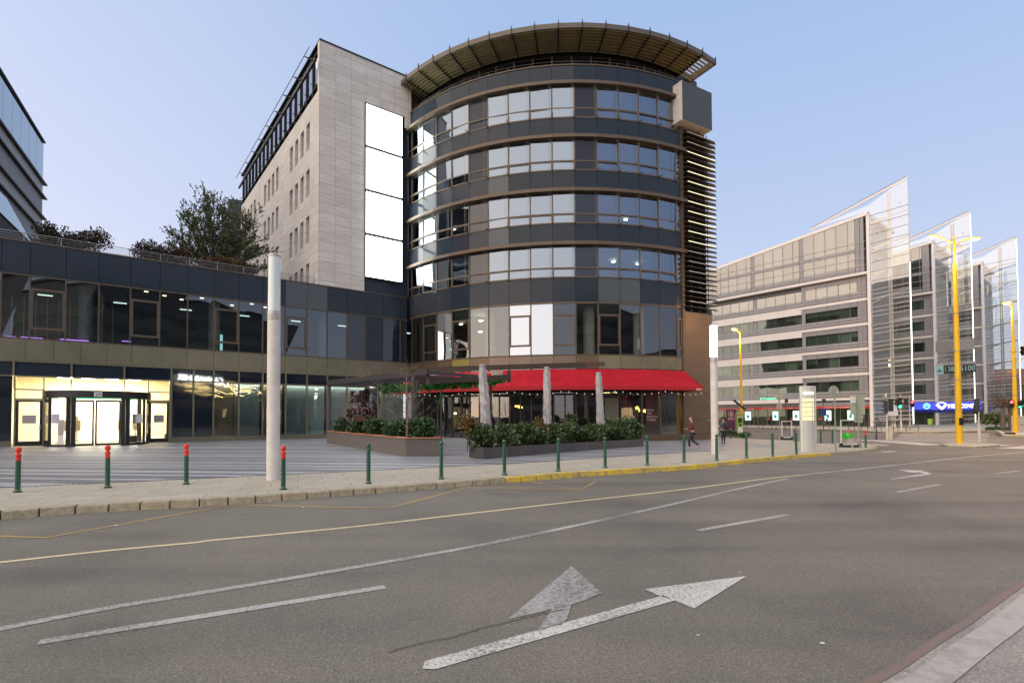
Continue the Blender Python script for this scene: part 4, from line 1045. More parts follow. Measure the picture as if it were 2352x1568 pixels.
G_fin = glass('sail_glass', .17, (.84, .88, .88), (.95, .93, .9), wob=.004, ior=1.45, white_mix=.10)
BA = atan2(-.777, .629); E1 = Vector((51.56, 76.0, 0)); STEP = Vector((19.38, 12.53, 0))
def sx_of(x, o=E1):
    r = (x-2048)/2116; return -(o.x-r*o.y)/(.629+.777*r)
M['retail'] = mat('retail_interior', (.22, .26, .19), .7, var=.5, scale=.8, stretch=(1, 1, .3))
def wing(idx, label, length, name):
    o = E1+STEP*idx; T = Frame((o.x, o.y), BA)
    root = thing(name, label, 'office building', (o.x, o.y, 0))
    body = MB(); body.box(-length, -.3, .45, 12, -.3, 22, T); body.box(-length, -.3, .45, 12, 22, 27, T)
    def zr(x): return 30.9+x*.122
    P = [(-length, zr(-length)), (0.1, zr(0))]
    body.hexa([T(-length, .45, 26), T(-.3, .45, 26), T(-.3, 12, 26), T(-length, 12, 26)], [T(-length, .45, zr(-length)-.5), T(-.3, .45, zr(0)-.5), T(-.3, 12, zr(0)-.5), T(-length, 12, zr(-length)-.5)])
    body.build('wall', M['gr_dark'], root)
    rt = MB(); rt.box(-length, -.3, .34, .44, -.1, 3.0, T); rt.build('shop_backing', M['retail'], root)
    rf = MB(); rf.hexa([T(-length, -.65, zr(-length)-.45), T(.25, -.65, zr(0)-.45), T(.25, 12, zr(0)-.45), T(-length, 12, zr(-length)-.45)], [T(-length, -.65, zr(-length)), T(.25, -.65, zr(0)), T(.25, 12, zr(0)), T(-length, 12, zr(-length))]); rf.build('roof', M['wh_clad'], root)
    MB().box(.02, .42, -.5, .3, -.2, 30.6, T).build('corner_column', M['wh_clad'], root)
    NAR = [sx_of(2800+v*.4145) for v in (527, 998, 1540)]
    if idx == 0: MXs = sorted(sx_of(2800+v*.4145) for v in (60, 148, 228, 308, 391, 480, 527, 560, 650, 743, 838, 935, 998, 1035, 1140, 1248, 1356, 1470, 1540, 1587))+[-.3]
    else: MXs = [-length+1.2*k for k in range(int((length-1.6)/1.2)+1)]+[-1.3, -.3]
    MXs = [x for x in MXs if x > -length]
    MXs = [-length]+MXs
    split = MXs[13] if idx == 0 else -99
    # upper box
    yb = -.55
    MB().box(-length, .0, -.6, .4, 22.0, 22.35, T).build('box_sill', M['wh_clad'], root)
    for a, b in zip(MXs, MXs[1:]):
        narrow = idx == 0 and any(abs(a-q) < .05 for q in NAR)
        za, zb3 = zr(a)-.46, zr(b)-.46
        if narrow or b > -.4:
            MB().hexa([T(a+.03, yb, 22.36), T(b-.03, yb, 22.36), T(b-.03, yb+.2, 22.36), T(a+.03, yb+.2, 22.36)], [T(a+.03, yb, za), T(b-.03, yb, zb3), T(b-.03, yb+.2, zb3), T(a+.03, yb+.2, za)]).build('grey_panel', M['gr_clad'], root); continue
        f = MB(); f.box(a-.03, a+.03, yb-.05, yb+.15, 22.36, za, T)
        f.box(a+.03, b-.03, yb-.02, yb+.15, 22.36, 23.1, T); f.box(a+.03, b-.03, yb-.02, yb+.15, 25.35, 25.9, T)
        w = f.build('window', M['gr_clad'], root)
        g = MB(); g.quad(T(a+.03, yb, 23.1), T(b-.03, yb, 23.1), T(b-.03, yb, 25.35), T(a+.03, yb, 25.35))
        g.quad(T(a+.03, yb, 25.9), T(b-.03, yb, 25.9), T(b-.03, yb, zb3), T(a+.03, yb, za)); g.build('pane', G_off, w)
        h = rnd.choice([1, 1, 1, .8, .5, 0])
        if h:
            bl = MB(); bl.box(a+.05, b-.05, yb+.25, yb+.28, 25.35-2.2*h, 25.35, T); bl.box(a+.05, b-.05, yb+.25, yb+.28, 25.9, za, T); bl.build('blinds', M['blind'] if rnd.random() < .45 else M['blindgreen'], w)
    # lower storeys
    for k in range(5):
        zt = 21.15-3.6*k; z_w0 = zt-1.5; z_s0 = z_w0-1.0
        for a, b in zip(MXs, MXs[1:]):
            left = b <= split+.01
            y0 = .12 if left else 0
            narrow = (idx == 0 and any(abs(a-q) < .05 for q in NAR)) or b > -.4
            f = MB(); f.box(a+.015, b-.015, y0-.02, y0+.3, z_s0, z_w0, T)
            if not left: MB().box(a+.015, b-.015, y0-.02, y0+.3, zt, z_s0+3.6-.38, T).build('spandrel', M['gr_clad'], root)
            if narrow: f.box(a+.015, b-.015, y0-.02, y0+.3, z_w0, zt, T)
            w = f.build('spandrel', M['gr_clad'], root)
            if not narrow:
                g = MB(); t = rnd.uniform(-.01, .01); g.quad(T(a+.04, y0, z_w0), T(b-.04, y0+t, z_w0), T(b-.04, y0+t, zt), T(a+.04, y0, zt)); g.build('window', G_off if k == 0 else G_offl, root)
                if rnd.random() < .8: MB().box(a+.03, b-.03, y0+.3, y0+.33, z_w0 if rnd.random() < .8 else z_w0+.7, zt, T).build('blinds', M['blindgreen'], w)
        # white band in front
        if idx == 0:
            if k > 0 or True:
                mb = MB()
                for q in range(4): mb.box(-length, split-.02, -.06, .3, z_s0-1.12+q*.28+.01, z_s0-1.12+q*.28+.27, T)
                if k == 4: mb = MB(); mb.box(-length, split, -.06, .3, z_s0-.3, z_s0-.01, T)
                mb.build('white_band', M['wh_clad'], root)
        MB().box(split if idx == 0 else -length, .0, -.12, .3, z_s0-.38, z_s0-.01, T).build('white_band', M['wh_clad'], root)
        mb = MB()
        for q in (.35, .75): mb.tube([T(-length, -.25, z_s0+q), T(0, -.25, z_s0+q)], .03, 5)
        mb.build('facade_rail', M['railw'], root)
    mb = MB()
    for z in (22.75, 23.3, 24.3, 25.6, 26.7): mb.tube([T(-length if z < 27 else -20, yb-.22, z), T(0, yb-.22, z)], .025, 5)
    mb.build('facade_rail', M['railw'], root)
    # street level
    MB().box(-length, .0, -.02, .35, 3.05, 3.62, T).build('fascia_band', M['gr_clad'], root)
    for a, b in zip(MXs, MXs[1:]):
        f = MB(); f.box(a-.05, a+.05, -.02, .3, -.2, 3.0, T); f.box(a+.05, b-.05, -.02, .3, -.2, .12, T)
        w = f.build('shop_window', M['gr_dark'], root)
        MB().quad(T(a+.05, .02, .12), T(b-.05, .02, .12), T(b-.05, .02, 2.65), T(a+.05, .02, 2.65)).build('pane', glass_shop2, w)
    return root, T
glass_shop2 = glass('retail_glass', .05, (.62, .72, .62), (.6, .68, .62), wob=.01)
fw, FT = wing(0, 'long grey and white office wing with sloping roof and bank at street level', 30, 'office_wing')
w2, FT2 = wing(1, 'second grey office wing seen behind the first glass sail, above a blue lit sign', 22, 'office_wing')
w3, FT3 = wing(2, 'third and farthest grey office wing between the second and third glass sails', 20, 'office_wing')
sp0 = sx_of(2800+1035*.4145)
MB().box(-30, 0, -.05, -.01, 2.66, 3.02, FT).build('red_sign_band', M['redband'], fw)
for x0 in (2872, 2908, 2942, 2980, 3048, 3086, 3126, 3165, 3205, 3290, 3343, 3385):
    s_ = sx_of(x0)
    text('UniCredit Bank', .25, (FT(s_, -.08, 2.76), FT.u, (0, 0, 1)), M['white'], 'lettering', fw, w=1.75, h=.2)
for x0, x1, z0, z1 in ((2981, 3004, .9, 2.35), (3091, 3113, .9, 2.35), (3172, 3197, .9, 2.4), (3299, 3325, .85, 2.4), (3390, 3415, .85, 2.4), (2826, 2843, .3, 3.0)):
    a, b = sx_of(x0), sx_of(x1)
    p = MB().box(a, b, -.10, -.03, z0, z1, FT).build('lit_poster', M['adlit'], fw)
    MB().box(a+(b-a)*.3, a+(b-a)*.72, -.125, -.105, z0+.25*(z1-z0), z0+.6*(z1-z0), FT).build('poster_figure', mat('poster_ink', (.12, .34, .32), .6), p)
for x0 in (2877, 3074, 3168, 3281):
    s_ = sx_of(x0); MB().tube([FT(s_, -.1, 1.1), FT(s_, -.03, 1.1)], .2, 14).build('bank_disc', M['redband'], fw)
text('Project', .5, (FT(sx_of(3043), -.15, 4.35), FT.u, (0, 0, 1)), emit('green_neon', (.1, 1, .5), 2), 'lettering', fw, w=3.0, h=.38)
MB().box(-30, -8.2, -.9, .1, 3.62, 3.9, FT).build('canopy_ledge', M['wh_clad'], fw)
# the three glass sails
def sail(T, label, z_led):
    o = T(2.5, -.3, 0); root = thing('glass_sail', label, 'glass sail', o)
    L_ = 5.05; zt0, zt1 = 30.7, 34.5
    MB().quad(T(.45, -.36, .4), T(L_, -.36, .4), T(L_, -.36, zt1), T(.45, -.36, 31.9)).add([T(-7.5, -.36, 30.6), T(.45, -.36, 31.0), T(.45, -.36, 31.9)], [(0, 1, 2)]).build('glass_sheet', G_fin, root)
    mb = MB(); mb.bar(T(-7.6, -.2, 30.5), T(L_, -.2, 34.25), .16, .28); mb.build('top_beam', M['wh_clad'], root)
    MB().bar(T(-7.6, -.3, 30.75), T(L_, -.3, 34.55), .1, .07).build('top_trim', M['greymetal'], root)
    mb = MB(); mb.box(2.55, 2.72, -.3, -.1, 0, 32.9, T); mb.box(2.82, 2.99, -.3, -.1, 0, 33, T); mb.build('mast', M['wh_clad'], root)
    MB().box(L_-.10, L_, -.35, -.2, .3, 34.4, T).build('edge_mast', M['wh_clad'], root)
    for z in (29.6, 25.9, 22.3, 18.6, 15.0, 11.4, 7.7, 4.0):
        mb = MB(); mb.bar(T(.4, -.15, z-.35), T(L_, -.15, z+.35), .14, .2); mb.bar(T(.4, -.15, z-1.0), T(2.6, -.15, z+.05), .10, .14); mb.bar(T(.4, -.15, z-.4), T(1.5, -.15, z-.45), .08, .1); mb.build('strut', M['wh_clad'] if z > 16 else M['greymetal'], root)
    mb = MB(); z = .9; k = 0
    while z < 31.5:
        mb.tube([T(.42, -.42, z-.1), T(L_, -.42, z+.14)], .045, 5); z += (.62 if k % 3 != 2 else 1.25) if z < 19 else 1.35; k += 1
    mb.build('cable', M['railw'], root)
    MB().box(L_, L_+.09, -.42, -.33, .5, z_led, T).build('edge_light', M['edge_led'], root)
    mb = MB()
    for x, z in ((4.1, 31), (1.3, 27.4), (1.2, 23.6), (3.6, 20.4), (1.6, 17), (3.7, 12.6), (1.9, 9.6)):
        c = T(x, -.39, z); u = T.u
        mb.add([c-u*.18+Vector((0, 0, .08)), c+Vector((0, 0, .02)), c+u*.05-Vector((0, 0, .2)), c+u*.02+Vector((0, 0, .06))], [(0, 1, 3), (1, 2, 3)]).add([c+u*.2+Vector((0, 0, .12)), c+u*.03, c-u*.02+Vector((0, 0, .05))], [(0, 1, 2)])
    o = mb.build('bird_decals', M['black'], root); o['kind'] = 'stuff'
    return root
s1 = sail(FT, 'tall clear glass sail with cables and lit edge, leftmost and nearest of three', 22.5)
s2 = sail(FT2, 'middle glass sail with cables, carrying the phone number sign', 34.0)
s3 = sail(FT3, 'farthest glass sail at the right, showing sky through its cables', 34.0)
M['pt'] = mat('point_letters', (.5, .55, .6), .5)
text('ALKOTÁS POINT', .5, (FT(1.0, -.45, 1.0), FT.u, (0, 0, 1)), M['pt'], 'lettering', s1, w=3.9, h=.42)
MB().poly([FT(2.0, -.44, 1.6), FT(3.4, -.44, 1.6), FT(3.2, -.44, 3.6), FT(2.7, -.44, 2.8)]).build('sail_emblem', M['pt'], s1)
# signs on the second sail and wing
sg = thing('medical_sign', 'blue lit MEDICOVER sign band low on the second glass sail', 'sign', FT2(2, -.6, 3))
M['bluelit'] = emit('blue_glow', (.10, .12, .95), .75); M['bluetxt'] = emit('sign_glow', (.85, .88, 1), 5); M['deepblue'] = mat('blue_band', (.02, .03, .25), .4)
MB().box(-3.6, 5.9, -.52, -.46, 2.55, 3.75, FT2).build('glow_panel', M['bluelit'], sg)
MB().box(-3.6, 5.9, -.56, -.45, 2.05, 2.5, FT2).build('blue_band', M['deepblue'], sg)
text('MEDICOVER', .6, (FT2(1.75, -.6, 2.8), FT2.u, (0, 0, 1)), M['bluetxt'], 'lettering', sg, w=3.6, h=.6)
mb = MB()
mb.tube([FT2(.9, -.62, 2.75), FT2(.9, -.58, 2.75)], .2, 12)
for sg_ in (-1, 1):
    mb.add([FT2(.9, -.6, 2.8), FT2(.9+sg_*.35, -.6, 3.35), FT2(.9+sg_*.8, -.6, 3.3), FT2(.9+sg_*.25, -.6, 2.75)], [(0, 1, 2, 3)])
for k in range(7):
    a = pi*(.15+.7*k/6); mb.box(.9+.62*cos(a)-.06, .9+.62*cos(a)+.06, -.62, -.58, 3.25+.38*sin(a), 3.35+.38*sin(a), FT2)
mb.build('emblem', M['bluetxt'], sg)
mb = MB(); c = FT2(-1.1, -.6, 3.15); R_ = [c+FT2.u*(.42*cos(t))+Vector((0, 0, .42*sin(t))) for t in [2*pi*k/20 for k in range(21)]]
mb.tube(R_, .05, 5); mb.build('ring_emblem', emit('cyan_glow', (.15, .6, 1), 4), sg)
text('m', .5, (FT2(-1.32, -.6, 3.02), FT2.u, (0, 0, 1)), emit('cyan_glow2', (.15, .6, 1), 4), 'lettering', sg, w=.44, h=.28)
ban = thing('letting_banner', 'black and pale banner with a phone number on the middle glass sail', 'banner', FT2(2.5, -.5, 9))
M['bblack'] = mat('banner_black', (.012, .014, .016), .5); M['bcyan'] = mat('banner_cyan', (.34, .62, .68), .5); M['bgrey'] = mat('banner_grey', (.40, .41, .44), .5)
MB().box(.3, 5.3, -.56, -.5, 8.45, 9.75, FT2).build('black_field', M['bblack'], ban)
MB().box(.3, 5.3, -.58, -.5, 9.76, 10.2, FT2).build('grey_strip', M['bgrey'], ban)
MB().box(.3, 1.25, -.60, -.565, 8.35, 9.8, FT2).build('cyan_field', M['bcyan'], ban)
mb = MB()
for x, h in ((.55, .45), (.72, .75), (.92, .55)): mb.add([FT2(x-.09, -.62, 8.75), FT2(x+.09, -.62, 8.75), FT2(x+.07, -.62, 8.75+h)], [(0, 1, 2)])
mb.build('tower_emblem', M['bblack'], ban)
text('382 5100', .9, (FT2(1.75, -.6, 8.72), FT2.u, (0, 0, 1)), M['bcyan'], 'lettering', ban, w=3.4, h=.85)
text('+36/1', .3, (FT2(1.62, -.6, 8.6), (0, 0, 1), -FT2.u), M['bcyan'], 'lettering', ban, w=.9, h=.24)
text('Irodák kiadók | Offices to let', .3, (FT2(1.35, -.6, 9.84), FT2.u, (0, 0, 1)), M['bblack'], 'lettering', ban, w=3.8, h=.26)
ban2 = thing('grey_banner', 'plain grey banner with pale ringed circle above the phone number banner', 'banner', FT2(2.5, -.5, 12))
MB().box(.3, 5.2, -.56, -.5, 12.1, 13.9, FT2).build('field', mat('banner_field', (.26, .27, .27), .6), ban2)
mb = MB(); c = FT2(1.9, -.57, 13.0)
for r in (.25, .45, .65): mb.tube([c+FT2.u*(r*1.2*cos(t))+Vector((0, 0, r*sin(t))) for t in [2*pi*k/18 for k in range(19)]], .02, 4)
mb.build('ring_mark', mat('ring_mark', (.16, .22, .2), .6), ban2)
dsc = thing('round_window_sign', 'large pale disc sign reading MEDICOVER behind the farthest glass sail', 'sign', FT3(2, -.5, 1))
c = FT3(2.3, -.5, 1.5); M['disc'] = mat('pale_disc', (.22, .23, .25), .5)
mb = MB(); mb.poly([c+FT3.u*(1.75*cos(t))+Vector((0, 0, 1.45*sin(t))) for t in [2*pi*k/28 for k in range(28)]]); mb.build('disc', M['disc'], dsc)
text('MEDICOVER', .4, (FT3(1.15, -.55, 1.3), FT3.u, (0, 0, 1)), M['bblack'], 'lettering', dsc, w=2.4, h=.3)
mb = MB()
for q in (-1, 1): mb.add([FT3(2.3, -.54, 1.85), FT3(2.3+q*.25, -.54, 2.2), FT3(2.3+q*.55, -.54, 2.15), FT3(2.3+q*.15, -.54, 1.85)], [(0, 1, 2, 3)])
mb.build('emblem', M['bblack'], dsc)
# old houses and walls far right
hs = thing('old_house', 'old grey house with red roof and chimneys beyond the farthest glass sail', 'house', (118, 128, 0))
HF = Frame((104, 126), radians(-12))
MB().box(0, 34, 0, 14, -.3, 8.5, HF).build('wall', mat('old_plaster', (.22, .19, .165), .9, var=.25), hs)
mb = MB(); mb.add([HF(-.6, -.6, 8.4), HF(34.6, -.6, 8.4), HF(34.6, 14.6, 8.4), HF(-.6, 14.6, 8.4), HF(5, 7, 12.8), HF(29, 7, 12.8)], [(0, 1, 5, 4), (1, 2, 5), (2, 3, 4, 5), (3, 0, 4), (0, 3, 2, 1)])
rf = mb.build('roof', mat('clay_tiles', (.21, .075, .055), .8, var=.25, scale=3), hs)
for x in (7.5, 19, 27): MB().box(x, x+1.6, 4, 5.2, 9.5, 14, HF).build('chimney', M['beige'], rf)
for k in range(9):
    for z in (1.2, 5.0): MB().box(1.5+k*3.6, 2.7+k*3.6, -.06, .02, z, z+1.7, HF).build('window', M['panelb'], hs)
# ------------------------------------------------------------------ street furniture
ORD = ['first', 'second', 'third', 'fourth', 'fifth', 'sixth', 'seventh', 'eighth', 'ninth', 'tenth', 'eleventh', 'twelfth', 'thirteenth', 'fourteenth']
def bollard(red):
    t = thing('bollard', None, 'bollard')
    MB().lathe([(.085, 0), (.085, .018), (.058, .022), (.058, .035), (.051, .04), (.049, .70)], n=18).build('post', M['bol_green'], t, smooth=True)
    MB().lathe([(.049, .70), (.049, .80), (.058, .805), (.058, .83), (.045, .84), (.032, .865), (.040, .875), (.055, .905), (.060, .935), (.054, .965), (.036, .988), (.001, .998)], n=18).build('cap', M['bol_red' if red else 'bol_green'], t, smooth=True)
    MB().lathe([(.068, .04), (.068, .055), (.06, .06)], n=14).build('base_ring', M['greymetal'], t, smooth=True)
    return t
br = bollard(True); bg_ = bollard(False)
def place(proto, used, pos, label, group, rz=0, sc=1):
    o = proto if not used else copy_tree(proto)
    o.location = pos; o.rotation_euler = (rnd.uniform(-.012, .012), rnd.uniform(-.012, .012), rz); o.scale = (sc, sc, sc)
    tag(o, label, None, group); return o
reds = [(70, 1968), (430, 1950), (745, 1936), (1133, 1957)]
for i, p in enumerate(reds):
    place(br, i > 0, G(*p), 'green bollard with red top, %s from the left along the stone kerb' % ORD[i], 'red topped bollards')
place(br, True, G(3463, 1789), 'green bollard with red top at the rounded kerb corner by the crossing', 'red topped bollards')
place(br, True, G(3404, 1779), 'red topped bollard half hidden behind the bright green waste bin', 'red topped bollards')
greens = [(1474, 1933), (1765, 1915), (2018, 1899), (2233, 1884), (2421, 1870), (2589, 1860), (2736, 1849), (2867, 1841), (2986, 1832), (3091, 1824.6), (3186, 1817.6)]
for i, p in enumerate(greens):
    place(bg_, i > 0, G(*p), 'all green bollard along the road kerb, %s from the left' % ORD[i], 'green bollards along the kerb')
for i, p in enumerate([(3180, 1765), (3284, 1772), (3330, 1774)]):
    place(bg_, True, G(*p), 'green bollard on the side street edge behind the white totem, %s from left' % ORD[i], 'green bollards on the side street edge')
# white light columns
M['colwhite'] = mat('column_paint', (.74, .70, .66), .5, var=.12, scale=2.2, col2=(.60, .56, .52)); M['frost'] = mat('frosted_tube', (.74, .80, .79), .18, var=.06, scale=1, coat=.5)
M['colgrey'] = mat('column_collar', (.45, .44, .42), .4, metal=.4)
def light_column(pos, label, lit):
    t = thing('light_column', label, 'light column', pos, group='tall cylindrical light columns')
    P = Vector(pos)
    MB().lathe([(.162, 0), (.160, 4.18)], P, 28).build('shaft', M['colwhite'], t, smooth=True)
    c = MB().lathe([(.165, 4.18), (.168, 4.2), (.168, 4.40), (.163, 4.42)], P, 28).build('collar', M['colgrey'], t, smooth=True)
    mb = MB()
    for k in range(8):
        a = k*pi/4; mb.tube([P+Vector((.165*cos(a), .165*sin(a), 4.30)), P+Vector((.178*cos(a), .178*sin(a), 4.30))], .012, 6)
    mb.build('collar_bolts', M['greymetal'], c)['kind'] = 'stuff'
    MB().lathe([(.155, 4.42), (.155, 5.84)], P, 28).build('lamp_tube', M['lampwhite'] if lit else M['frost'], t, smooth=True)
    MB().lathe([(.16, 5.84), (.163, 5.86), (.163, 5.90), (.13, 5.93), (.001, 5.94)], P, 28).build('cap', M['colgrey'], t, smooth=True)
light_column(G(1092, 1918), 'unlit white light column with scuffed shaft, left of the planters', False)
light_column(G(2860, 1816), 'white light column with glowing lamp tube beside the tower pier', True)
# information totem
tp = G(3243, 1808); tt = thing('totem_sign', 'tall curved white totem sign with glowing yellow lines by the kerb', 'totem sign', tp)
TT = Frame((tp.x-.44, tp.y), radians(4))
def TTp(v): q = TT(v); return Vector((q.x, q.y, q.z+tp.z))
M['totem'] = mat('totem_metal', (.62, .63, .60), .35, metal=.2, var=.08, scale=1.5)
mb = MB()
prof = [(0, .06), (.06, .0), (.25, -.07), (.45, -.07), (.62, -.03), (.68, .02), (.70, .1), (.85, .1), (.86, .3), (.1, .3)]
mb.prism(prof, -.1, 3.22, TTp); mb.build('body', M['totem'], tt, bevel=.01)
def on_tot(x): return -.02-.075*sin(pi*min(1, max(0, x/.68)))
M['totlit'] = emit('totem_lit', (1, .86, .42), 1.15); M['totlit2'] = emit('totem_lit_white', (1, 1, .9), 2)
for z0, z1 in ((2.46, 2.60), (2.22, 2.38), (2.00, 2.16), (1.78, 1.94), (1.56, 1.72)):
    mb = MB()
    for k in range(8):
        a, b = .06+k*.07, .06+(k+1)*.07
        mb.quad(TTp((a, on_tot(a)-.012, z0)), TTp((b, on_tot(b)-.012, z0)), TTp((b, on_tot(b)-.012, z1)), TTp((a, on_tot(a)-.012, z1)))
    ln = mb.build('lit_line', M['totlit'], tt)
    if z0 < 2.4:
        c = TTp((.53, on_tot(.53)-.02, (z0+z1)/2)); MB().tube([c, c+TT.n*.01], .042, 10).build('arrow_disc', mat('totem_dark', (.12, .10, .05), .5) if 'totd' not in M else M['totd'], ln)
        MB().box(.1, .32, on_tot(.2)-.03, on_tot(.2)-.022, z1-.055, z1-.03, TTp).build('caption', M['olive'], ln)
text('MOM PARK', .2, (TTp((.08, -.10, 2.80)), TT.u, (0, 0, 1)), M['totlit2'], 'lettering', tt, w=.52, h=.13)
# plain backed road signs
M['signback'] = mat('sign_back', (.42, .46, .36), .45, metal=.25); M['pole'] = mat('sign_pole', (.33, .36, .29), .5, metal=.4, var=.25, scale=6)
p = G(3343, 1805); t = thing('round_road_sign', 'round road sign seen from its bare back on a grey pole', 'road sign', p)
MB().tube([p, p+Vector((0, 0, 3.28))], .035, 10).build('pole', M['pole'], t, smooth=True)
MB().tube([p+Vector((0, -.02, 2.98)), p+Vector((.02, -.045, 2.98))], .29, 28).mi
c = p+Vector((0, .05, 2.98)); MB().tube([c, c+Vector((-.06, .3, 0)).normalized()*.02], .29, 28).build('sign_plate', M['signback'], t)
mb = MB(); mb.box(-.2, -.13, -.01, 0, -.18, -.08, lambda v: c+v); d_ = mb.build('sticker', M['white'], t)
MB().box(.13, .21, -.01, 0, -.1, -.02, lambda v: c+v).build('sticker', M['white'], t)
p = G(3440, 1794); t = thing('direction_sign_back', 'leaning grey pole carrying back to front rectangular sign plates', 'road sign', p)
topv = AT(3427, 1558, p.y); MB().tube([p, topv], .04, 10).build('pole', M['tarn'], t, smooth=True)
def plate(x0, x1, y0, y1, dy, m, nm): 
    a = AT(x0, y1, p.y+dy); b = AT(x1, y0, p.y+dy); return MB().hexa([a, (b.x, a.y, a.z), (b.x, a.y+.02, a.z), (a.x, a.y+.02, a.z)], [(a.x, a.y, b.z), (b.x, a.y, b.z), (b.x, a.y+.02, b.z), (a.x, a.y+.02, b.z)]).build(nm, m, t)
plate(3402, 3459, 1582, 1657, .10, M['signback'], 'sign_plate'); plate(3415, 3453, 1658, 1676, .10, M['signback'], 'sign_plate'); plate(3420, 3451, 1677.5, 1690, .10, M['signback'], 'sign_plate')
plate(3401, 3424, 1585, 1611, .07, M['white'], 'notice')
p = G(3118, 1760); t = thing('yield_sign', 'triangular yield sign seen from its back with small plate below', 'road sign', p)
MB().tube([p, AT(3117, 1578, p.y)], .035, 8).build('pole', M['pole'], t, smooth=True)
a, b, c = AT(3101, 1580, p.y+.06), AT(3132, 1580, p.y+.06), AT(3117, 1607, p.y+.06); o_ = Vector((0, .02, 0))
MB().add([a, b, c, a+o_, b+o_, c+o_], [(0, 1, 2), (5, 4, 3), (0, 3, 4, 1), (1, 4, 5, 2), (2, 5, 3, 0)]).build('sign_plate', mat('beige_back', (.45, .38, .30), .5), t)
a = AT(3107, 1636, p.y+.06); b = AT(3127, 1611, p.y+.06); MB().box(a.x, b.x, a.y, a.y+.02, a.z, b.z).build('small_plate', mat('beige_back2', (.40, .33, .26), .5), t)
# empty poster frames
def poster_frame(x0, x1, yt, yb_, label, dy=0):
    p = G((x0+x1)/2, yb_); t = thing('poster_frame', label, 'poster frame', p, group='empty poster frames')
    a, b = AT(x0, yb_-8, p.y), AT(x1, yt, p.y)
    mb = MB(); w = .055
    for q0, q1 in (((a.x, a.z), (a.x, b.z)), ((b.x, a.z), (b.x, b.z)), ((a.x, b.z), (b.x, b.z)), ((a.x, a.z+.05), (b.x, a.z+.05))):
        mb.bar((q0[0], p.y, q0[1]), (q1[0], p.y, q1[1]), w, w, up=(0, 1, 0))
    mb.build('frame', M['white'], t)
    mb = MB(); n = 20; cx_ = (a.x+b.x)/2; L = (b.x-a.x)*.62
    prof = [(cx_+L*cos(2*pi*k/n), p.y+.32*sin(2*pi*k/n)) for k in range(n)]
    mb.prism(prof, p.z, p.z+.12); mb.build('base', M['darkmetal'], t, bevel=.03)
    mb = MB()
    for x in (a.x, b.x): mb.box(x-.06, x+.06, p.y-.08, p.y+.08, p.z+.12, p.z+.24)
    mb.build('bracket', M['darkmetal'], t)
poster_frame(3365, 3434, 1680, 1788, 'empty white poster frame on dark base behind the green bin')
poster_frame(3128, 3166, 1684, 1758, 'empty grey poster frame beside the yield sign pole')
# green lidded waste bin
p = G(3393, 1787); t = thing('waste_bin', 'waste bin with tilted bright green lid on a pale drum', 'waste bin', p)
MB().lathe([(.15, .02), (.17, .05), (.17, .52), (.15, .54)], p, 18).build('drum', M['beige'], t, smooth=True)
T_ = lambda v: p+Vector((v[0], v[1], v[2]))
mb = MB(); mb.hexa([T_((-.25, -.2, .50)), T_((.2, -.2, .60)), T_((.2, .2, .60)), T_((-.25, .2, .50))], [T_((-.25, -.22, .82)), T_((.24, -.22, .82)), T_((.24, .22, .82)), T_((-.25, .22, .82))])
M['lime_lid'] = mat('green_lid', (.05, .52, .03), .4); lid = mb.build('lid', M['lime_lid'], t, bevel=.015)
MB().box(-.2, -.11, -.232, -.222, .68, .78, T_).build('sticker', M['white'], lid)
pp = G(3410, 1801); mb = MB(); mb.tube([pp, pp+Vector((0, 0, .62))], .04, 10); mb.build('post', M['beige'], t, smooth=True)
MB().tube([pp+Vector((-.04, 0, .62)), pp+Vector((-.12, .2, .66))], .035, 8).build('hinge', M['lime_lid'], t)
# ticket machine with solar panel, purple board
p = G(2958, 1749.4); t = thing('parking_machine', 'green parking ticket machine with screen under a tilted solar panel', 'ticket machine', p)
T_ = lambda v: p+Vector((v[0], v[1], v[2]))
h = AT(2958, 1649, p.y).z-p.z
mb = MB(); pr = [(-.29, 0), (.29, 0), (.29, h-.2), (.2, h-.05), (0, h), (-.2, h-.05), (-.29, h-.2)]
mb.add([T_((x, -.14, z)) for x, z in pr]+[T_((x, .2, z)) for x, z in pr], [tuple(range(7)), tuple(range(13, 6, -1))]+[(i, (i+1) % 7, 7+(i+1) % 7, 7+i) for i in range(7)])
mb.build('cabinet', mat('kiosk_green', (.22, .36, .06), .5), t)
MB().box(-.14, .17, -.15, -.141, h*.6, h*.78, T_).build('screen', M['black'], t)
MB().box(-.2, .22, -.15, -.141, h*.17, h*.42, T_).build('price_list', M['white'], t)
MB().box(-.25, .25, -.15, -.141, h*.80, h*.845, T_).build('caption_strip', M['beige'], t)
MB().box(-.05, .1, -.15, -.141, h*.46, h*.56, T_).build('keypad', M['darkmetal'], t)
MB().tube([T_((-.15, -.15, h*.89)), T_((-.15, -.14, h*.89))], .07, 12).build('emblem', M['redband'], t)
a, b = AT(2934, 1599, p.y), AT(2982, 1639, p.y)
MB().bar(a, b, .5, .05, up=(.4, 0, 1)).build('solar_panel', M['panelb'], t)
MB().tube([T_((.1, .05, h-.1)), (a+b)/2], .03, 6).build('panel_post', M['tarn'], t)
p = G(2928, 1719); t = thing('purple_info_board', 'purple information board with white ring symbol by the tram stop', 'info board', p)
a, b = AT(2908, 1704, p.y), AT(2946, 1636, p.y); M['purpleb'] = mat('purple_board', (.13, .03, .09), .5); M['pinkish'] = mat('pale_pink', (.62, .45, .42), .5)
MB().box(a.x, b.x, a.y, a.y+.25, p.z, b.z).build('stand', mat('board_side', (.09, .025, .06), .5), t)
MB().box(a.x+.02, b.x-.02, a.y-.03, a.y-.002, a.z+.42, b.z-.02).build('board', M['purpleb'], t)
cc = AT(2924.5, 1656, p.y-.05); mb = MB(); rr = .33
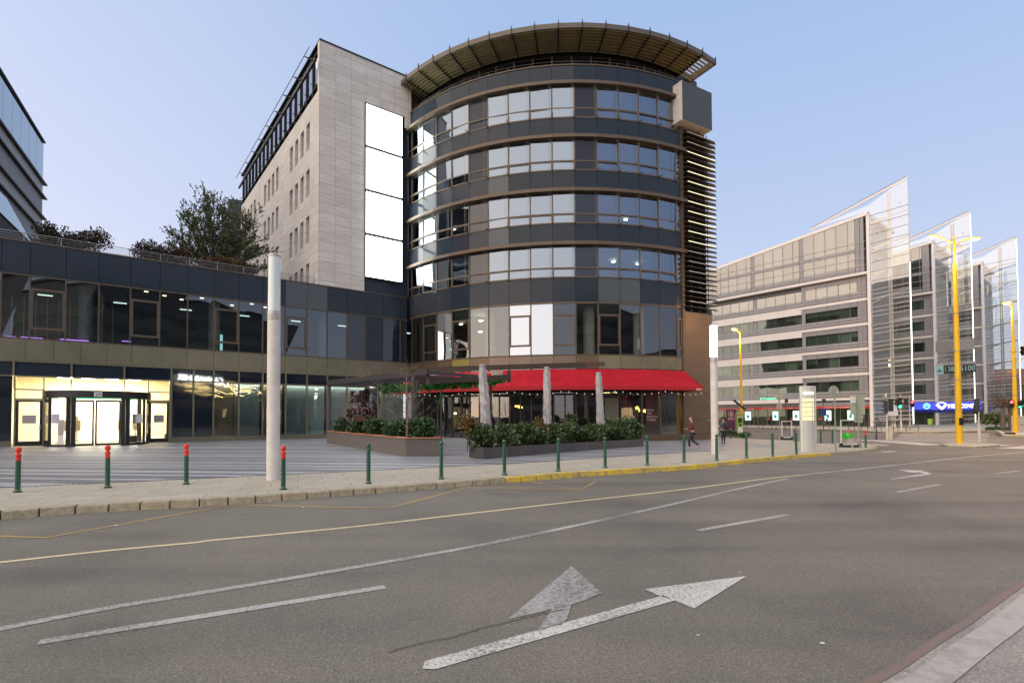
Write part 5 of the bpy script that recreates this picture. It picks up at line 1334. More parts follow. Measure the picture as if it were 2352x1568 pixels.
mb.tube([cc+Vector((rr*cos(q), 0, rr*sin(q))) for q in [2*pi*k/24 for k in range(25)]], .03, 5); mb.build('ring_symbol', M['pinkish'], t)
MB().box(cc.x-.12, cc.x+.12, cc.y-.02, cc.y+.01, cc.z-.2, cc.z+.2).build('door_symbol', M['pinkish'], t)
for k in range(3):
    c2 = cc+Vector((-.28+.28*k, 0, -.55)); MB().tube([c2, c2+Vector((0, .01, 0))], .10, 12).build('small_disc', M['pinkish'], t)
# yellow lamp posts
def yellow_post(pos, h, r0, r1, name, label, arms, single=False):
    P = Vector(pos); t = thing(name, label, 'lamp post', P, group='yellow lamp posts')
    MB().lathe([(r0*1.02, 0), (r0, .02), (r0, .5), (r1*1.35, h*.82), (r1*1.35, h*.86), (r1*.75, h*.87), (r1*.65, h*.93), (r1*.5, h)], P, 20).build('mast', M['yellow'], t, smooth=True)
    for z in (h*.30, h*.44, h*.62):
        rz = r0+(r1*1.35-r0)*z/(h*.82); MB().lathe([(rz+.02, z), (rz+.02, z+.05)], P, 16).build('clamp_band', M['greymetal'], t)
    for q in arms:
        e = P+Vector(q); st = P+Vector((0, 0, h*.955))
        m_ = st*.45+e*.55+Vector((0, 0, .12)); e2 = e+(P+Vector((0, 0, e.z-P.z))-e)*.22
        MB().tube([st, st*.75+m_*.25+Vector((0, 0, .05)), m_, e2], .035, 8).build('arm', M['yellow'], t, smooth=True)
        dr_ = (e-st); dr_.z = 0; dr_.normalize(); sd_ = Vector((-dr_.y, dr_.x, 0))
        hb = MB(); L_ = .46
        sec = [(-.55, .05, .05), (-.25, .11, .09), (.1, .14, .10), (.4, .11, .07), (.55, .04, .03)]
        vs = []
        for u, wv, hv in sec:
            for k in range(8):
                a = 2*pi*k/8; vs.append(e+dr_*u*.75+sd_*wv*cos(a)+Vector((0, 0, .05+max(-.03, hv*sin(a)))))
        fs = [(i*8+k, i*8+(k+1) % 8, (i+1)*8+(k+1) % 8, (i+1)*8+k) for i in range(4) for k in range(8)]+[tuple(range(8)), tuple(range(39, 31, -1))]
        hd = hb.add(vs, fs).build('lamp_head', M['yellow'], t, smooth=True)
        lm = MB(); vs = []
        for u, wv, dz in ((-.25, .11, .02), (.05, .14, -.07), (.38, .09, .0)):
            for k in range(8):
                a = 2*pi*k/8; vs.append(e+dr_*u*.75+sd_*wv*cos(a)+Vector((0, 0, .0+dz+.05*sin(a))))
        lm.add(vs, [(i*8+k, i*8+(k+1) % 8, (i+1)*8+(k+1) % 8, (i+1)*8+k) for i in range(2) for k in range(8)]+[tuple(range(8)), tuple(range(23, 15, -1))]).build('lamp', M['lampwarm'], hd, smooth=True)
        lamp_light(e-Vector((0, 0, 1.0)), 7500 if P.y < 35 else (3200 if P.x > 35 else 900), (1, .50, .16))
    return t
yp = G(3838, 1772, -.04); hz = AT(3811, 941, yp.y).z-yp.z
t = yellow_post(yp, hz, .20, .085, 'yellow_lamp_post', 'thick yellow lamp post with two lit arms and a loop, on the island', [(-1.42, .05, AT(3709, 945, yp.y).z-yp.z), (1.45, .05, AT(3905, 954, yp.y).z-yp.z)])
mb = MB(); cz = AT(3811, 990, yp.y).z; LP = [Vector((yp.x+.42*cos(q)*(1-.0*sin(q)), yp.y, cz+.22*sin(q))) for q in [2*pi*k/24 for k in range(25)]]
mb.tube(LP, .028, 6); mb.build('loop', M['yellow'], t, smooth=True)
MB().box(yp.x-.16, yp.x+.14, yp.y-.215, yp.y-.195, 1.25+yp.z, 1.75+yp.z).build('pasted_notice', M['bblack'], t)
y2 = G(4064, 1741); hz2 = AT(4053, 1208, y2.y).z-y2.z
t2 = yellow_post(y2, hz2, .20, .07, 'yellow_lamp_post', 'yellow lamp post with traffic lights and side brackets, at the right edge', [(-.02, .5, hz2+.02)])
for z in (hz2*.60, hz2*.45):
    MB().box(y2.x-.6, y2.x+.6, y2.y-.04, y2.y+.04, z, z+.07).build('bracket', M['yellow'], t2)
MB().bar((y2.x, y2.y, hz2*.52), (y2.x+1.2, y2.y-.2, hz2*.57), .06, .06).build('signal_arm', M['yellow'], t2)
y3 = G(2967, 1721); hz3 = AT(2966, 1316, y3.y).z-y3.z
yellow_post(y3, hz3, .17, .07, 'yellow_lamp_post', 'thin yellow lamp post with one lit arm before the bank', [(-.75, -.1, AT(2945, 1317, y3.y).z-y3.z)])
# traffic lights
M['gl'] = emit('green_signal', (.02, 1, .35), 14); M['rl'] = emit('red_signal', (1, .03, .03), 12); M['off'] = mat('dark_lens', (.03, .01, .01), .3)
def head(t, c, dirn, n=3, lit=None, s=1.0):
    """signal head centred on c, facing dirn; lit = (index, material key)"""
    c = Vector(c); f = Vector(dirn).normalized(); r = Vector((f.y, -f.x, 0))
    H = .32*n*s; mb = MB(); W = .15*s
    P = lambda a, b, z: c+r*a+f*b+Vector((0, 0, z))
    mb.hexa([P(-W, 0, -H/2), P(W, 0, -H/2), P(W, -.22*s, -H/2), P(-W, -.22*s, -H/2)], [P(-W, 0, H/2), P(W, 0, H/2), P(W, -.22*s, H/2), P(-W, -.22*s, H/2)])
    hd = mb.build('signal_head', M['darkmetal'], t, bevel=.02)
    for k in range(n):
        z = H/2-.16*s-.32*s*k
        key = lit[1] if lit and lit[0] == k else 'off'
        MB().tube([P(0, .002, z), P(0, .025, z)], .105*s, 14).build('lens', M[key], hd)
        v = MB(); A = [pi*(.0+k2/8) for k2 in range(9)]
        v.add([P(.12*s*cos(a), 0, z+.12*s*sin(a)) for a in A]+[P(.12*s*cos(a), .2*s, z+.12*s*sin(a)) for a in A], [(i, i+1, 10+i, 9+i) for i in range(8)])
        v.build('visor', M['darkmetal'], hd)
    return hd
def sig_pole(px_, py_, ytop, name, label, m='white', r=.05):
    p = G(px_, py_); t = thing(name, label, 'traffic light', p, group='traffic lights')
    top = AT(px_, ytop, p.y); MB().lathe([(r*1.9, 0), (r*1.9, 1.0), (r, 1.05), (r, top.z-p.z)], p, 12).build('pole', M[m], t, smooth=True)
    return t, p
M['cream_pole'] = mat('cream_pole', (.55, .50, .42), .5)
t, p = sig_pole(3549, 1759, 1572, 'traffic_light', 'cream traffic light pole with dark heads turned away beside a small cabinet', 'cream_pole')
head(t, AT(3537, 1627, p.y), (-.8, .6, 0)); head(t, AT(3562, 1620, p.y+.2), (.4, .9, 0))
c = AT(3542.5, 1586, p.y); MB().tube([c, c+Vector((-.08, .03, 0))], .26, 18).build('round_sign', M['signback'], t)
cp = G(3562, 1759); cb = thing('control_cabinet', 'small cream control cabinet at the foot of the traffic light pole', 'cabinet', cp)
a, b = AT(3556, 1759, cp.y), AT(3569, 1705, cp.y)
MB().box(a.x, b.x, a.y-.02, a.y+.3, cp.z, b.z).build('body', M['cream_pole'], cb, bevel=.015); MB().box(a.x-.02, b.x+.02, a.y-.04, a.y+.32, b.z, b.z+.04).build('lid', M['beige'], cb)
t, p = sig_pole(3605, 1725, 1575, 'traffic_light', 'traffic light shining green on a thin pole in the crossing', 'cream_pole', .045)
head(t, AT(3599.5, 1611, p.y-.1), (-.3, -1, 0), 3, (2, 'gl'), 1.25); head(t, AT(3583, 1609, p.y+.1), (-1, .1, 0), 2, None, 1.1); head(t, AT(3628, 1607, p.y+.1), (1, .2, 0), 2, None, 1.1)
t, p = sig_pole(3640, 1719, 1580, 'traffic_light', 'traffic light shining red on a grey pole left of the lit sail edge', 'tarn', .05)
head(t, AT(3649, 1614, p.y-.1), (-.2, -1, 0), 2, (0, 'rl'), 1.3)
t, p = sig_pole(3918, 1773, 1612, 'traffic_light', 'cream pole with dark signal heads on the island right of the yellow post', 'cream_pole', .045)
head(t, AT(3908, 1620, p.y), (.7, .7, 0), 3, None, .9); head(t, AT(3912, 1636, p.y+.2), (.95, .1, 0), 2, None, 1)
t = thing('traffic_light', 'red and green signal heads fixed to the right hand yellow post', 'traffic light', (y2.x, y2.y, 2.4), group='traffic lights')
head(t, AT(4046, 1615, y2.y-.25), (-.3, -1, 0), 2, (0, 'rl'), 1.2); head(t, AT(4080, 1618, y2.y-.2), (.1, -1, 0), 2, (1, 'gl'), 1.1)
MB().bar(AT(4046, 1608, y2.y-.1), AT(4080, 1608, y2.y-.1), .05, .05).build('bracket', M['yellow'], t)
t = thing('traffic_light', 'overhead red dark signal head at the right edge of the picture', 'traffic light', AT(4092, 1400, y2.y-.2), group='traffic lights')
head(t, AT(4092, 1402, y2.y-.2), (-.8, -.3, 0), 2, None, 1.3)
# guard rail hoops along the tram stop
def hoop():
    t = thing('guard_rail', None, 'guard rail')
    w, h, r = 1.05, 1.05, .18
    pts = [(-w, 0, 0), (-w, 0, h-r)]+[(-w+r-r*cos(a), 0, h-r+r*sin(a)) for a in (pi/6, pi/3, pi/2)]+[(w-r+r*sin(a), 0, h-r+r*cos(a)) for a in (0, pi/6, pi/3, pi/2)]+[(w, 0, 0)]
    MB().tube(pts, .036, 6).build('hoop_bar', M['rust'], t, smooth=True)
    MB().tube([(-w, 0, .45), (w, 0, .45)], .022, 6).build('cross_bar', M['rust'], t)
    return t
hp = hoop(); used = False
n = 0
for x in (2880, 2930, 3018, 3070, 3122, 3172, 3224, 3280, 3330, 3380, 3432, 3485, 3535, 3585, 3633):
    yy = 1711+(x-2880)/755*13
    if 3440 < x < 3500 and n % 2: yy += 1
    n += 1
    place(hp, used, G(x, yy), 'brown tube guard rail hoop along the tram stop, %s from the left' % (ORD+['fifteenth'])[n-1], 'guard rail hoops', radians(-4+rnd.uniform(-3, 3))); used = True
for i, (x, y) in enumerate(((3470, 1708), (3512, 1708), (3560, 1709))):
    place(hp, True, G(x, y), 'guard rail hoop standing across the others near the first sail, %s from the left' % ORD[i], 'cross standing guard rails', radians(62))
for x, y, nm, lb_, yt in ((3143, 1712, 'stop_post', 'thin tram stop post with small dark box by the bank posters', 1595), (3293, 1713, 'stop_post', 'thin tram stop post with blue panel behind the totem', 1594)):
    p = G(x, y); t = thing(nm, lb_, 'stop post', p, group='tram stop posts'); tp_ = AT(x, yt, p.y)
    MB().tube([p, tp_], .05, 8).build('pole', M['rust'], t); MB().box(tp_.x-.1, tp_.x+.25, p.y-.1, p.y+.1, tp_.z-.5, tp_.z).build('box', M['darkmetal'], t)
    if x > 3200: a, b = AT(3283, 1662, p.y), AT(3303, 1633, p.y); MB().box(a.x, b.x, p.y-.12, p.y-.1, a.z, b.z).build('panel', M['deepblue'], t)
for x0, y0, nm, cat, lb_ in ((3311, 1704, 'litter_bin', 'litter bin', 'dark litter bin on the tram stop behind the round sign pole'), (3722, 1710, 'litter_bin', 'litter bin', 'light green litter bin on a post in front of the second wing')):
    p = G(x0, y0); t = thing(nm, lb_, cat, p); m = M['darkmetal'] if x0 < 3500 else mat('bin_green', (.25, .42, .06), .5)
    MB().lathe([(.2, .35), (.27, .4), (.3, 1.05), (.27, 1.15), (.001, 1.17)], p, 14).build('drum', m, t, smooth=True); MB().tube([p+Vector((0, -.3, 0)), p+Vector((0, -.3, 1.2))], .035, 6).build('post', M['rust'], t)
p = G(3507, 1757, RD); t = thing('lane_sign', 'thin leaning post with small blue plate seen edge on', 'road sign', p)
MB().tube([p, AT(3504, 1698, p.y)], .04, 6).build('post', M['rust'], t); a = AT(3502, 1740, p.y); MB().tube([a, a+Vector((.82, -.50, 0)).normalized()*.03], .33, 16).build('plate', M['deepblue'], t)
p = G(4082, 1742); t = thing('electrical_cabinet', 'pale grey electrical cabinet at the right picture edge', 'cabinet', p)
a, b = AT(4070, 1703, p.y+1.2), AT(4110, 1663, p.y+1.2)
MB().box(a.x, b.x+.6, a.y, a.y+.6, p.z, b.z).build('body', mat('cabinet_grey', (.5, .47, .45), .5), t, bevel=.02); MB().box(a.x+.4, a.x+.46, a.y-.02, a.y-.002, b.z-.9, b.z-.75).build('lock', M['darkmetal'], t)
bk = G(3915, 1706); t = thing('bicycle', 'small white bicycle parked at the foot of the third glass sail', 'bicycle', bk)
for s_ in (-.52, .52):
    c = bk+Vector((s_, 0, .34)); MB().tube([c+Vector((.32*cos(q), 0, .32*sin(q))) for q in [2*pi*k/18 for k in range(19)]], .025, 5).build('wheel', M['greymetal'], t)
mb = MB()
for a, b in (((-.52, .34), (-.15, .3)), ((-.15, .3), (.38, .78)), ((-.52, .34), (-.25, .8)), ((-.25, .8), (.38, .78)), ((-.25, .9), (-.15, .3)), ((.36, .95), (.52, .34))): mb.tube([bk+Vector((a[0], 0, a[1])), bk+Vector((b[0], 0, b[1]))], .025, 5)
mb.build('frame', M['white'], t)
MB().box(bk.x-.37, bk.x-.13, bk.y-.06, bk.y+.06, bk.z+.88, bk.z+.93).build('saddle', M['darkmetal'], t)
MB().tube([bk+Vector((.34, -.25, 1.0)), bk+Vector((.36, 0, .97)), bk+Vector((.34, .25, 1.0))], .02, 5).build('handlebar', M['darkmetal'], t)
# ------------------------------------------------------------------ terrace: planters, pergola, parasols
def planter(pts, h, name, label, capm, slab, cap=True):
    c = sum(pts, Vector())/len(pts); t = thing(name, label, 'planter', (c.x, c.y, min(p.z for p in pts)))
    mb = MB(); n = len(pts); z0 = min(p.z for p in pts)-.2; z1 = [p.z+h for p in pts]
    ce = Vector((c.x, c.y, 0)); inn = [Vector((p.x, p.y, 0))+(ce-Vector((p.x, p.y, 0))).normalized()*.22 for p in pts]
    b = [Vector((p.x, p.y, z0)) for p in pts]; tp_ = [Vector((p.x, p.y, z)) for p, z in zip(pts, z1)]
    it = [Vector((p.x, p.y, z)) for p, z in zip(inn, z1)]; ib = [v-Vector((0, 0, .12)) for v in it]
    mb.add(b+tp_+it+ib, [(i, (i+1) % n, n+(i+1) % n, n+i) for i in range(n)]+[(n+i, n+(i+1) % n, 2*n+(i+1) % n, 2*n+i) for i in range(n)]+[(2*n+i, 2*n+(i+1) % n, 3*n+(i+1) % n, 3*n+i) for i in range(n)])
    mb.build('trough', slab, t)
    MB().poly([v+Vector((0, 0, .03)) for v in ib]).build('soil', M['soil'], t)
    if cap:
        for i in range(n):
            a, b2 = tp_[i], tp_[(i+1) % n]; d = (b2-a).normalized(); nn = Vector((d.y, -d.x, 0))
            if (nn.x*(a.x-c.x)+nn.y*(a.y-c.y)) < 0: nn = -nn
            L_ = (b2-a).length; k = max(1, int(L_/2.4))
            for q in range(k):
                p0_, p1_ = a+d*(L_*q/k+.01), a+d*(L_*(q+1)/k-.01)
                o1, o2 = nn*.05, -nn*.28
                MB().hexa([p0_+o1, p1_+o1, p1_+o2, p0_+o2], [v+Vector((0, 0, .05)) for v in (p0_+o1, p1_+o1, p1_+o2, p0_+o2)]).build('cap_board', capm, t, bevel=.006)
    return t
A1, B1, C1 = G(1306.6, 1771), G(1622, 1826), G(1765, 1823.5)
D1 = A1+(C1-B1)
planter([A1, B1, C1, D1], .74, 'long_planter', 'grey rendered planter with terracotta coloured cap boards left of the gap', M['cap'], M['planter'])
A2, B2, C2 = G(1876, 1829), G(1935, 1836.5), G(2574, 1784)
D2 = C2+(A2-B2)
pl2 = planter([A2, B2, C2, D2], .45, 'slab_planter', 'long low dark stone slab planter with evergreen hedge in front of the parasols', None, M['planter_dark'], False)
mb = MB(); dd_ = (C2-B2); 
for k in range(1, 9):
    q = B2+dd_*(k/9); nn = Vector((dd_.y, -dd_.x, 0)).normalized()
    mb.bar(q+nn*.004+Vector((0, 0, 0)), q+nn*.004+Vector((0, 0, .45)), .012, .006, up=nn)
mb.build('slab_joints', M['black'], pl2)['kind'] = 'stuff'
# leaves
def leaves(mb, c, rad, n, size, flat=.0, lumps=7, up=.3):
    c = Vector(c); L_ = []
    for _ in range(lumps):
        while True:
            v = Vector((rnd.uniform(-1, 1), rnd.uniform(-1, 1), rnd.uniform(-1, 1)))
            if v.length < 1: break
        L_.append((Vector((v.x*rad[0], v.y*rad[1], v.z*rad[2]))*.62, rnd.uniform(.35, .6)))
    for _ in range(n):
        q, lr = rnd.choice(L_)
        d = Vector((rnd.gauss(0, 1), rnd.gauss(0, 1), rnd.gauss(0, 1))).normalized()
        r = lr*(rnd.random()**.4)
        p = c+q+Vector((d.x*rad[0], d.y*rad[1], d.z*rad[2]))*r
        a = (d+Vector((rnd.gauss(0, .6), rnd.gauss(0, .6), rnd.gauss(up, .5)))).normalized()
        b = a.cross(Vector((rnd.gauss(0, 1), rnd.gauss(0, 1), rnd.gauss(0, 1))))
        if b.length < .1: continue
        b.normalize(); s_ = size*rnd.uniform(.6, 1.3); w = s_*.36
        m_ = p+a*s_*.5
        mb.add([p, m_+b*w, p+a*s_, m_-b*w], [(0, 1, 2, 3)])
def shrub(name, label, cat, rad, n, size, m, pos, group=None, h0=.0, lumps=9, stems=5):
    t = thing(name, label, cat, pos, group=group)
    P = Vector(pos)
    mb = MB()
    for k in range(stems):
        e = P+Vector((rnd.uniform(-.6, .6)*rad[0], rnd.uniform(-.6, .6)*rad[1], h0+rad[2]*rnd.uniform(.8, 1.5)))
        mb.tube([P+Vector((rnd.uniform(-.1, .1), rnd.uniform(-.1, .1), -.05)), P*.5+e*.5+Vector((rnd.uniform(-.05, .05), 0, 0)), e], [.02, .014, .006], 5)
    mb.build('stems', M['bark'], t)
    mb = MB(); leaves(mb, P+Vector((0, 0, h0+rad[2])), rad, n, size, lumps=lumps); mb.build('foliage', m, t)
    return t
protos = [shrub('laurel_shrub', None, 'shrub', (.72, .62, .52), 1500, .14, M['laurel'], (0, 0, 0)) for _ in range(3)]
cnt = [0, 0, 0]
def laurel(pos, label, group, sc, k, rz):
    o = protos[k] if cnt[k] == 0 else copy_tree(protos[k]); cnt[k] += 1
    o.location = pos; o.rotation_euler = (0, 0, rz); o.scale = sc; tag(o, label, None, group)
for k in range(9):
    f = .05+k*.112; q = A1+(B1-A1)*f+(C1-B1)*(.35 if k % 2 else .62)
    laurel(q+Vector((0, 0, .62)), 'glossy dark evergreen shrub in the terracotta capped planter, %s from the left' % ORD[k], 'laurels in the capped planter', (1.0, 1.0, .82+.16*rnd.random()), k % 3, rnd.uniform(0, 6))
q = B1+(C1-B1)*.75+(A1-B1)*.07; laurel(q+Vector((0, 0, .62)), 'glossy evergreen shrub at the right hand corner of the capped planter', 'laurels in the capped planter', (.95, .95, .95), 1, 2)
hp2 = [shrub('hedge_shrub', None, 'shrub', (.95, .62, .62), 1900, .15, M['laurel_light'], (0, 0, 0)) for _ in range(3)]
c2 = [0, 0, 0]
for k in range(12):
    f = .045+k*.083; q = A2*.5+B2*.5+(C2-B2)*f
    o = hp2[k % 3] if c2[k % 3] == 0 else copy_tree(hp2[k % 3]); c2[k % 3] += 1
    s_ = rnd.uniform(.88, 1.04)*(1.0 if k < 10 else 1.08)
    o.location = q+Vector((0, 0, .28)); o.rotation_euler = (0, 0, atan2((C2-B2).y, (C2-B2).x)+(pi if rnd.random() < .5 else 0)); o.scale = (s_, s_, s_*rnd.uniform(.8, 1.12))
    tag(o, 'leafy green hedge shrub in the low slab planter, %s from the left' % ORD[k], None, 'hedge shrubs in the slab planter')
def on_line(f, lat=.5): return A2*lat+B2*(1-lat)+(C2-B2)*f
for f, h, m, lb_, rx in ((.0, 1.35, 'autumn', 'rust coloured upright bush at the left end of the slab planter', .42), (.30, 1.28, 'autumn', 'small rust tipped bush rising from the hedge between first two parasols', .42), (.50, 1.55, 'laurel_light', 'tall green bush rising from the hedge at the second parasol', .5), (.68, 1.05, 'autumn', 'brownish bush rising from the hedge left of the third parasol', .38), (.80, 1.4, 'laurel_light', 'bushy green shrub above the hedge right of the third parasol', .7), (.91, 1.55, 'laurel', 'tallest dark bush near the right end of the hedge', .8)):
    shrub('bush', lb_, 'bush', (rx, rx, h*.42), 900, .12, M[m], on_line(f, .65)+Vector((-.2 if f == 0 else 0, 0, .3)), 'taller bushes in the hedge', h0=h*.25, lumps=8)
# closed parasols
M['base_iron'] = M['darkmetal']
for (xt, yt, xb, yb_, D, lb_) in ((1929, 1462, 1947, 1748, 23.6, 'closed parasol in silver cover, nearest and leftmost of three'), (2187, 1471, 2190, 1725, 27.2, 'closed parasol in silver cover, middle of three'), (2394, 1492, 2403, 1720, 29.4, 'closed parasol in silver cover, rightmost of three')):
    a, b = AT(xb, yb_, D), AT(xt, yt, D); g0 = Vector((a.x, a.y, gz(a.x, a.y)))
    t = thing('closed_parasol', lb_, 'parasol', g0, group='closed parasols behind the hedge')
    MB().tube([g0, a+Vector((0, 0, .5))], .04, 10).build('pole', M['greymetal'], t)
    MB().box(g0.x-.4, g0.x+.4, g0.y-.4, g0.y+.4, g0.z, g0.z+.1).build('foot', M['darkmetal'], t)
    vs = []; n = 26; mrows = 34
    ph = rnd.uniform(0, 6)
    for i in range(mrows):
        f = i/(mrows-1); c = a+(b-a)*f; r = .245-.09*f
        if f > .96: r *= .8
        if f < .04: r *= .85
        for j in range(n):
            th = 2*pi*j/n
            rr = r*(1+.10*sin(4*th+ph+3*f)+.06*sin(9*th+f*14+ph)+.05*sin(f*38+2*th)+.04*rnd.uniform(-1, 1))
            vs.append(c+Vector((rr*cos(th), rr*sin(th), .02*rnd.uniform(-1, 1))))
    fs = [(i*n+j, i*n+(j+1) % n, (i+1)*n+(j+1) % n, (i+1)*n+j) for i in range(mrows-1) for j in range(n)]+[tuple(range(n-1, -1, -1)), tuple(range((mrows-1)*n, mrows*n))]
    MB().add(vs, fs).build('cover', M['silver'], t, smooth=True)
    mb = MB(); mb.lathe([(.165, -.02), (.15, .03), (.05, .06), (.001, .07)], b, 16); mb.build('cap', M['silver'], t, smooth=True)
# pergola
pg = thing('pergola', 'dark timber terrace pergola with pulled back fabric between two planters and the awning', 'pergola', AT(1700, 1700, 29))
L1, R1 = AT(1309, 1531, 34), AT(1710, 1486, 25.6)
MB().bar(L1, R1, .12, .30).build('long_beam', M['pergola'], pg)
for x, y0, D in ((1318, 1531, 34), (1652, 1500, 26.2)):
    a = AT(x, y0, D); MB().bar(Vector((a.x, a.y, gz(a.x, a.y))), a, .14, .14, up=(0, 1, 0)).build('post', M['pergola'], pg)
a = AT(1664, 1500, 26.6); MB().bar(Vector((a.x, a.y, 0)), a, .10, .10, up=(0, 1, 0)).build('post', M['pergola'], pg)
a = AT(1963, 1512, 31); MB().bar(Vector((a.x, a.y, 0)), a, .13, .13, up=(0, 1, 0)).build('post', M['pergola'], pg)
a = AT(1764, 1570, 31.5); MB().bar(Vector((a.x, a.y, 0)), a, .12, .12, up=(0, 1, 0)).build('post', M['pergola'], pg)
MB().bar(AT(1712, 1478, 31), AT(2345, 1458, 33), .14, .30).build('brown_beam', M['wood'], pg)
MB().bar(AT(2345, 1458, 33), AT(2418, 1455, 33.2), .15, .27).build('beam_end', mat('red_brown_wood', (.10, .045, .03), .6), pg)
MB().bar(AT(1672, 1528, 27), AT(2040, 1507, 30), .12, .28).build('lower_beam', M['wood'], pg)
for k in range(7):
    f = k/6; p_ = L1+(R1-L1)*f; q = p_+Vector((.85, .9, 0)).normalized()*3.2; MB().bar(p_-Vector((0, 0, .05)), q-Vector((0, 0, .05)), .08, .16).build('rafter', M['pergola'], pg)
mb = MB(); a, b = AT(1700, 1503, 28.5), AT(2010, 1488, 30.5)
for k in range(10):
    f0, f1 = k/10, (k+1)/10; p0_, p1_ = a+(b-a)*f0, a+(b-a)*f1
    o_ = Vector((-.4, 2.2, .25))
    mb.add([p0_, p1_, p1_+o_-Vector((0, 0, .08*sin(pi*f1))), p0_+o_-Vector((0, 0, .08*sin(pi*f0)))], [(0, 1, 2, 3)])
mb.build('fabric_roof', M['beige'], pg)
c0, c1 = AT(1970, 1487, 29.6), AT(2008, 1484, 29.9); mb = MB()
for k in range(8): q = c0+(c1-c0)*(k/7); mb.tube([q, q+Vector((0, 0, -.24))], .05, 6)
mb.build('folded_fabric', M['beige'], pg)
MB().bar(AT(1712, 1480, 26.0), AT(1712, 1537, 26.0), .16, .12, up=(0, 1, 0)).build('post_bracket', M['pergola'], pg)
MB().bar(AT(2036, 1482, 30), AT(2036, 1530, 30), .2, .06, up=(0, 1, 0)).build('end_plate', M['darkmetal'], pg)
ivy = thing('ivy_garland', 'green leafy ivy garland hanging along the pergola under the red awning', 'ivy', AT(1760, 1545, 30.5))
mb = MB(); a, b = AT(1518, 1560, 31), AT(2005, 1524, 30.6)
for k in range(40):
    f = k/39; c = a+(b-a)*f; leaves(mb, c+Vector((0, rnd.uniform(-.2, .2), rnd.uniform(-.06, .12))), (.27, .25, .26*(1 if f < .85 else .7)), 120, .15, lumps=4, up=-.2)
for x, y0, y1 in ((1766, 1552, 1620), (1962, 1535, 1640)):
    for k in range(8):
        c = AT(x, y0+(y1-y0)*k/8, 31.2); leaves(mb, c, (.12, .12, .16), 16 if x < 1900 else 10, .09, lumps=2)
mb.build('foliage', M['ivy'], ivy)
mb = MB(); mb.tube([a, (a+b)/2, b], .02, 5); mb.build('vine_stem', M['bark'], ivy)
# string lights under the awning
sl = thing('string_lights', 'string of small round white bulbs hung below the red awning edge', 'string lights', TP(270, RB+.1, 3.5))
pts = []
for k in range(97):
    f = k/96; a = 223+f*76; z = 3.50-.22*abs(sin(f*pi*7))**1.0+.0
    pts.append(TP(a, RB-.05+.1, z))
mb = MB(); mb.tube(pts, .008, 4); mb.build('cable', M['black'], sl)
bm_ = MB().lathe([(.001, -.045), (.02, -.03), (.028, 0), (.02, .03), (.001, .045)], pts[0]-Vector((0, 0, .05)), 8).build('bulb', M['bulb'], sl, smooth=True)
for k in range(2, 96, 2):
    c = bm_.copy(); COL.objects.link(c); c.parent = sl; c.location = pts[k]-pts[0]
# illuminated round restaurant sign in the planter
RS = AT(1480, 1618, 28.6); sg = thing('ring_sign', 'black ring sign with dark red bulb studded script lettering in the planter', 'sign', Vector((RS.x, RS.y, .7)))
hh = Vector((.55, -.835, 0)); nn = Vector((-.835, -.55, 0))
def RP(a, z, o=0): return RS+hh*a+Vector((0, 0, z))+nn*o
mb = MB(); n = 40
q = []
for k in range(n):
    a = 2*pi*k/n
    for r, o in ((1.0, .16), (1.0, -.22), (.86, -.22), (.86, .16)): q.append(RP(r*cos(a), r*sin(a), o))
mb.add(q, [(4*k+j, 4*k+(j+1) % 4, 4*((k+1) % n)+(j+1) % 4, 4*((k+1) % n)+j) for k in range(n) for j in range(4)])
mb.build('ring', mat('ring_black', (.012, .015, .018), .25), sg)
mb = MB()
for x in (-.35, .35): mb.bar(Vector((RS.x, RS.y, .5))+hh*x, RP(x, -.9), .06, .06, up=nn)
mb.bar(RP(-.85, .12), RP(.85, .12), .05, .05, up=nn); mb.bar(RP(-.85, -.3), RP(.85, -.3), .05, .05, up=nn)
mb.build('support', M['darkmetal'], sg)
M['signred'] = mat('sign_dark_red', (.035, .004, .007), .4)
ht = Vector((.75, -.66, 0)).normalized(); nt2 = Vector((-.66, -.75, 0)).normalized()
def RT(a, z, o=0): return RS+ht*a+Vector((0, 0, z))+nt2*o
text('Full', .9, (RT(-1.35, .12, .35), ht, (0, 0, 1)), M['signred'], 'lettering', sg, w=1.2, h=.66, ext=.09)
text('guilen', .9, (RT(-1.65, -.52, .35), ht, (0, 0, 1)), M['signred'], 'lettering', sg, w=2.2, h=.72, ext=.09)
MB().hexa([RT(-1.0, -.9, .38), RT(.2, -.9, .38), RT(.2, -.9, .28), RT(-1.0, -.9, .28)], [RT(-1.0, -.62, .38), RT(.2, -.62, .38), RT(.2, -.62, .28), RT(-1.0, -.62, .28)]).build('small_plate', M['signred'], sg)
b0 = MB().lathe([(.001, -.02), (.022, 0), (.001, .02)], RT(0, 0, .47), 6).build('bulb', M['white'], sg)
for k in range(70):
    if k < 22: a, z = -1.3+1.1*rnd.random(), .2+.55*rnd.random()
    else: a, z = -1.6+2.1*rnd.random(), -.48+.55*rnd.random()
    c = b0.copy(); COL.objects.link(c); c.parent = sg; c.location = ht*a+Vector((0, 0, z))
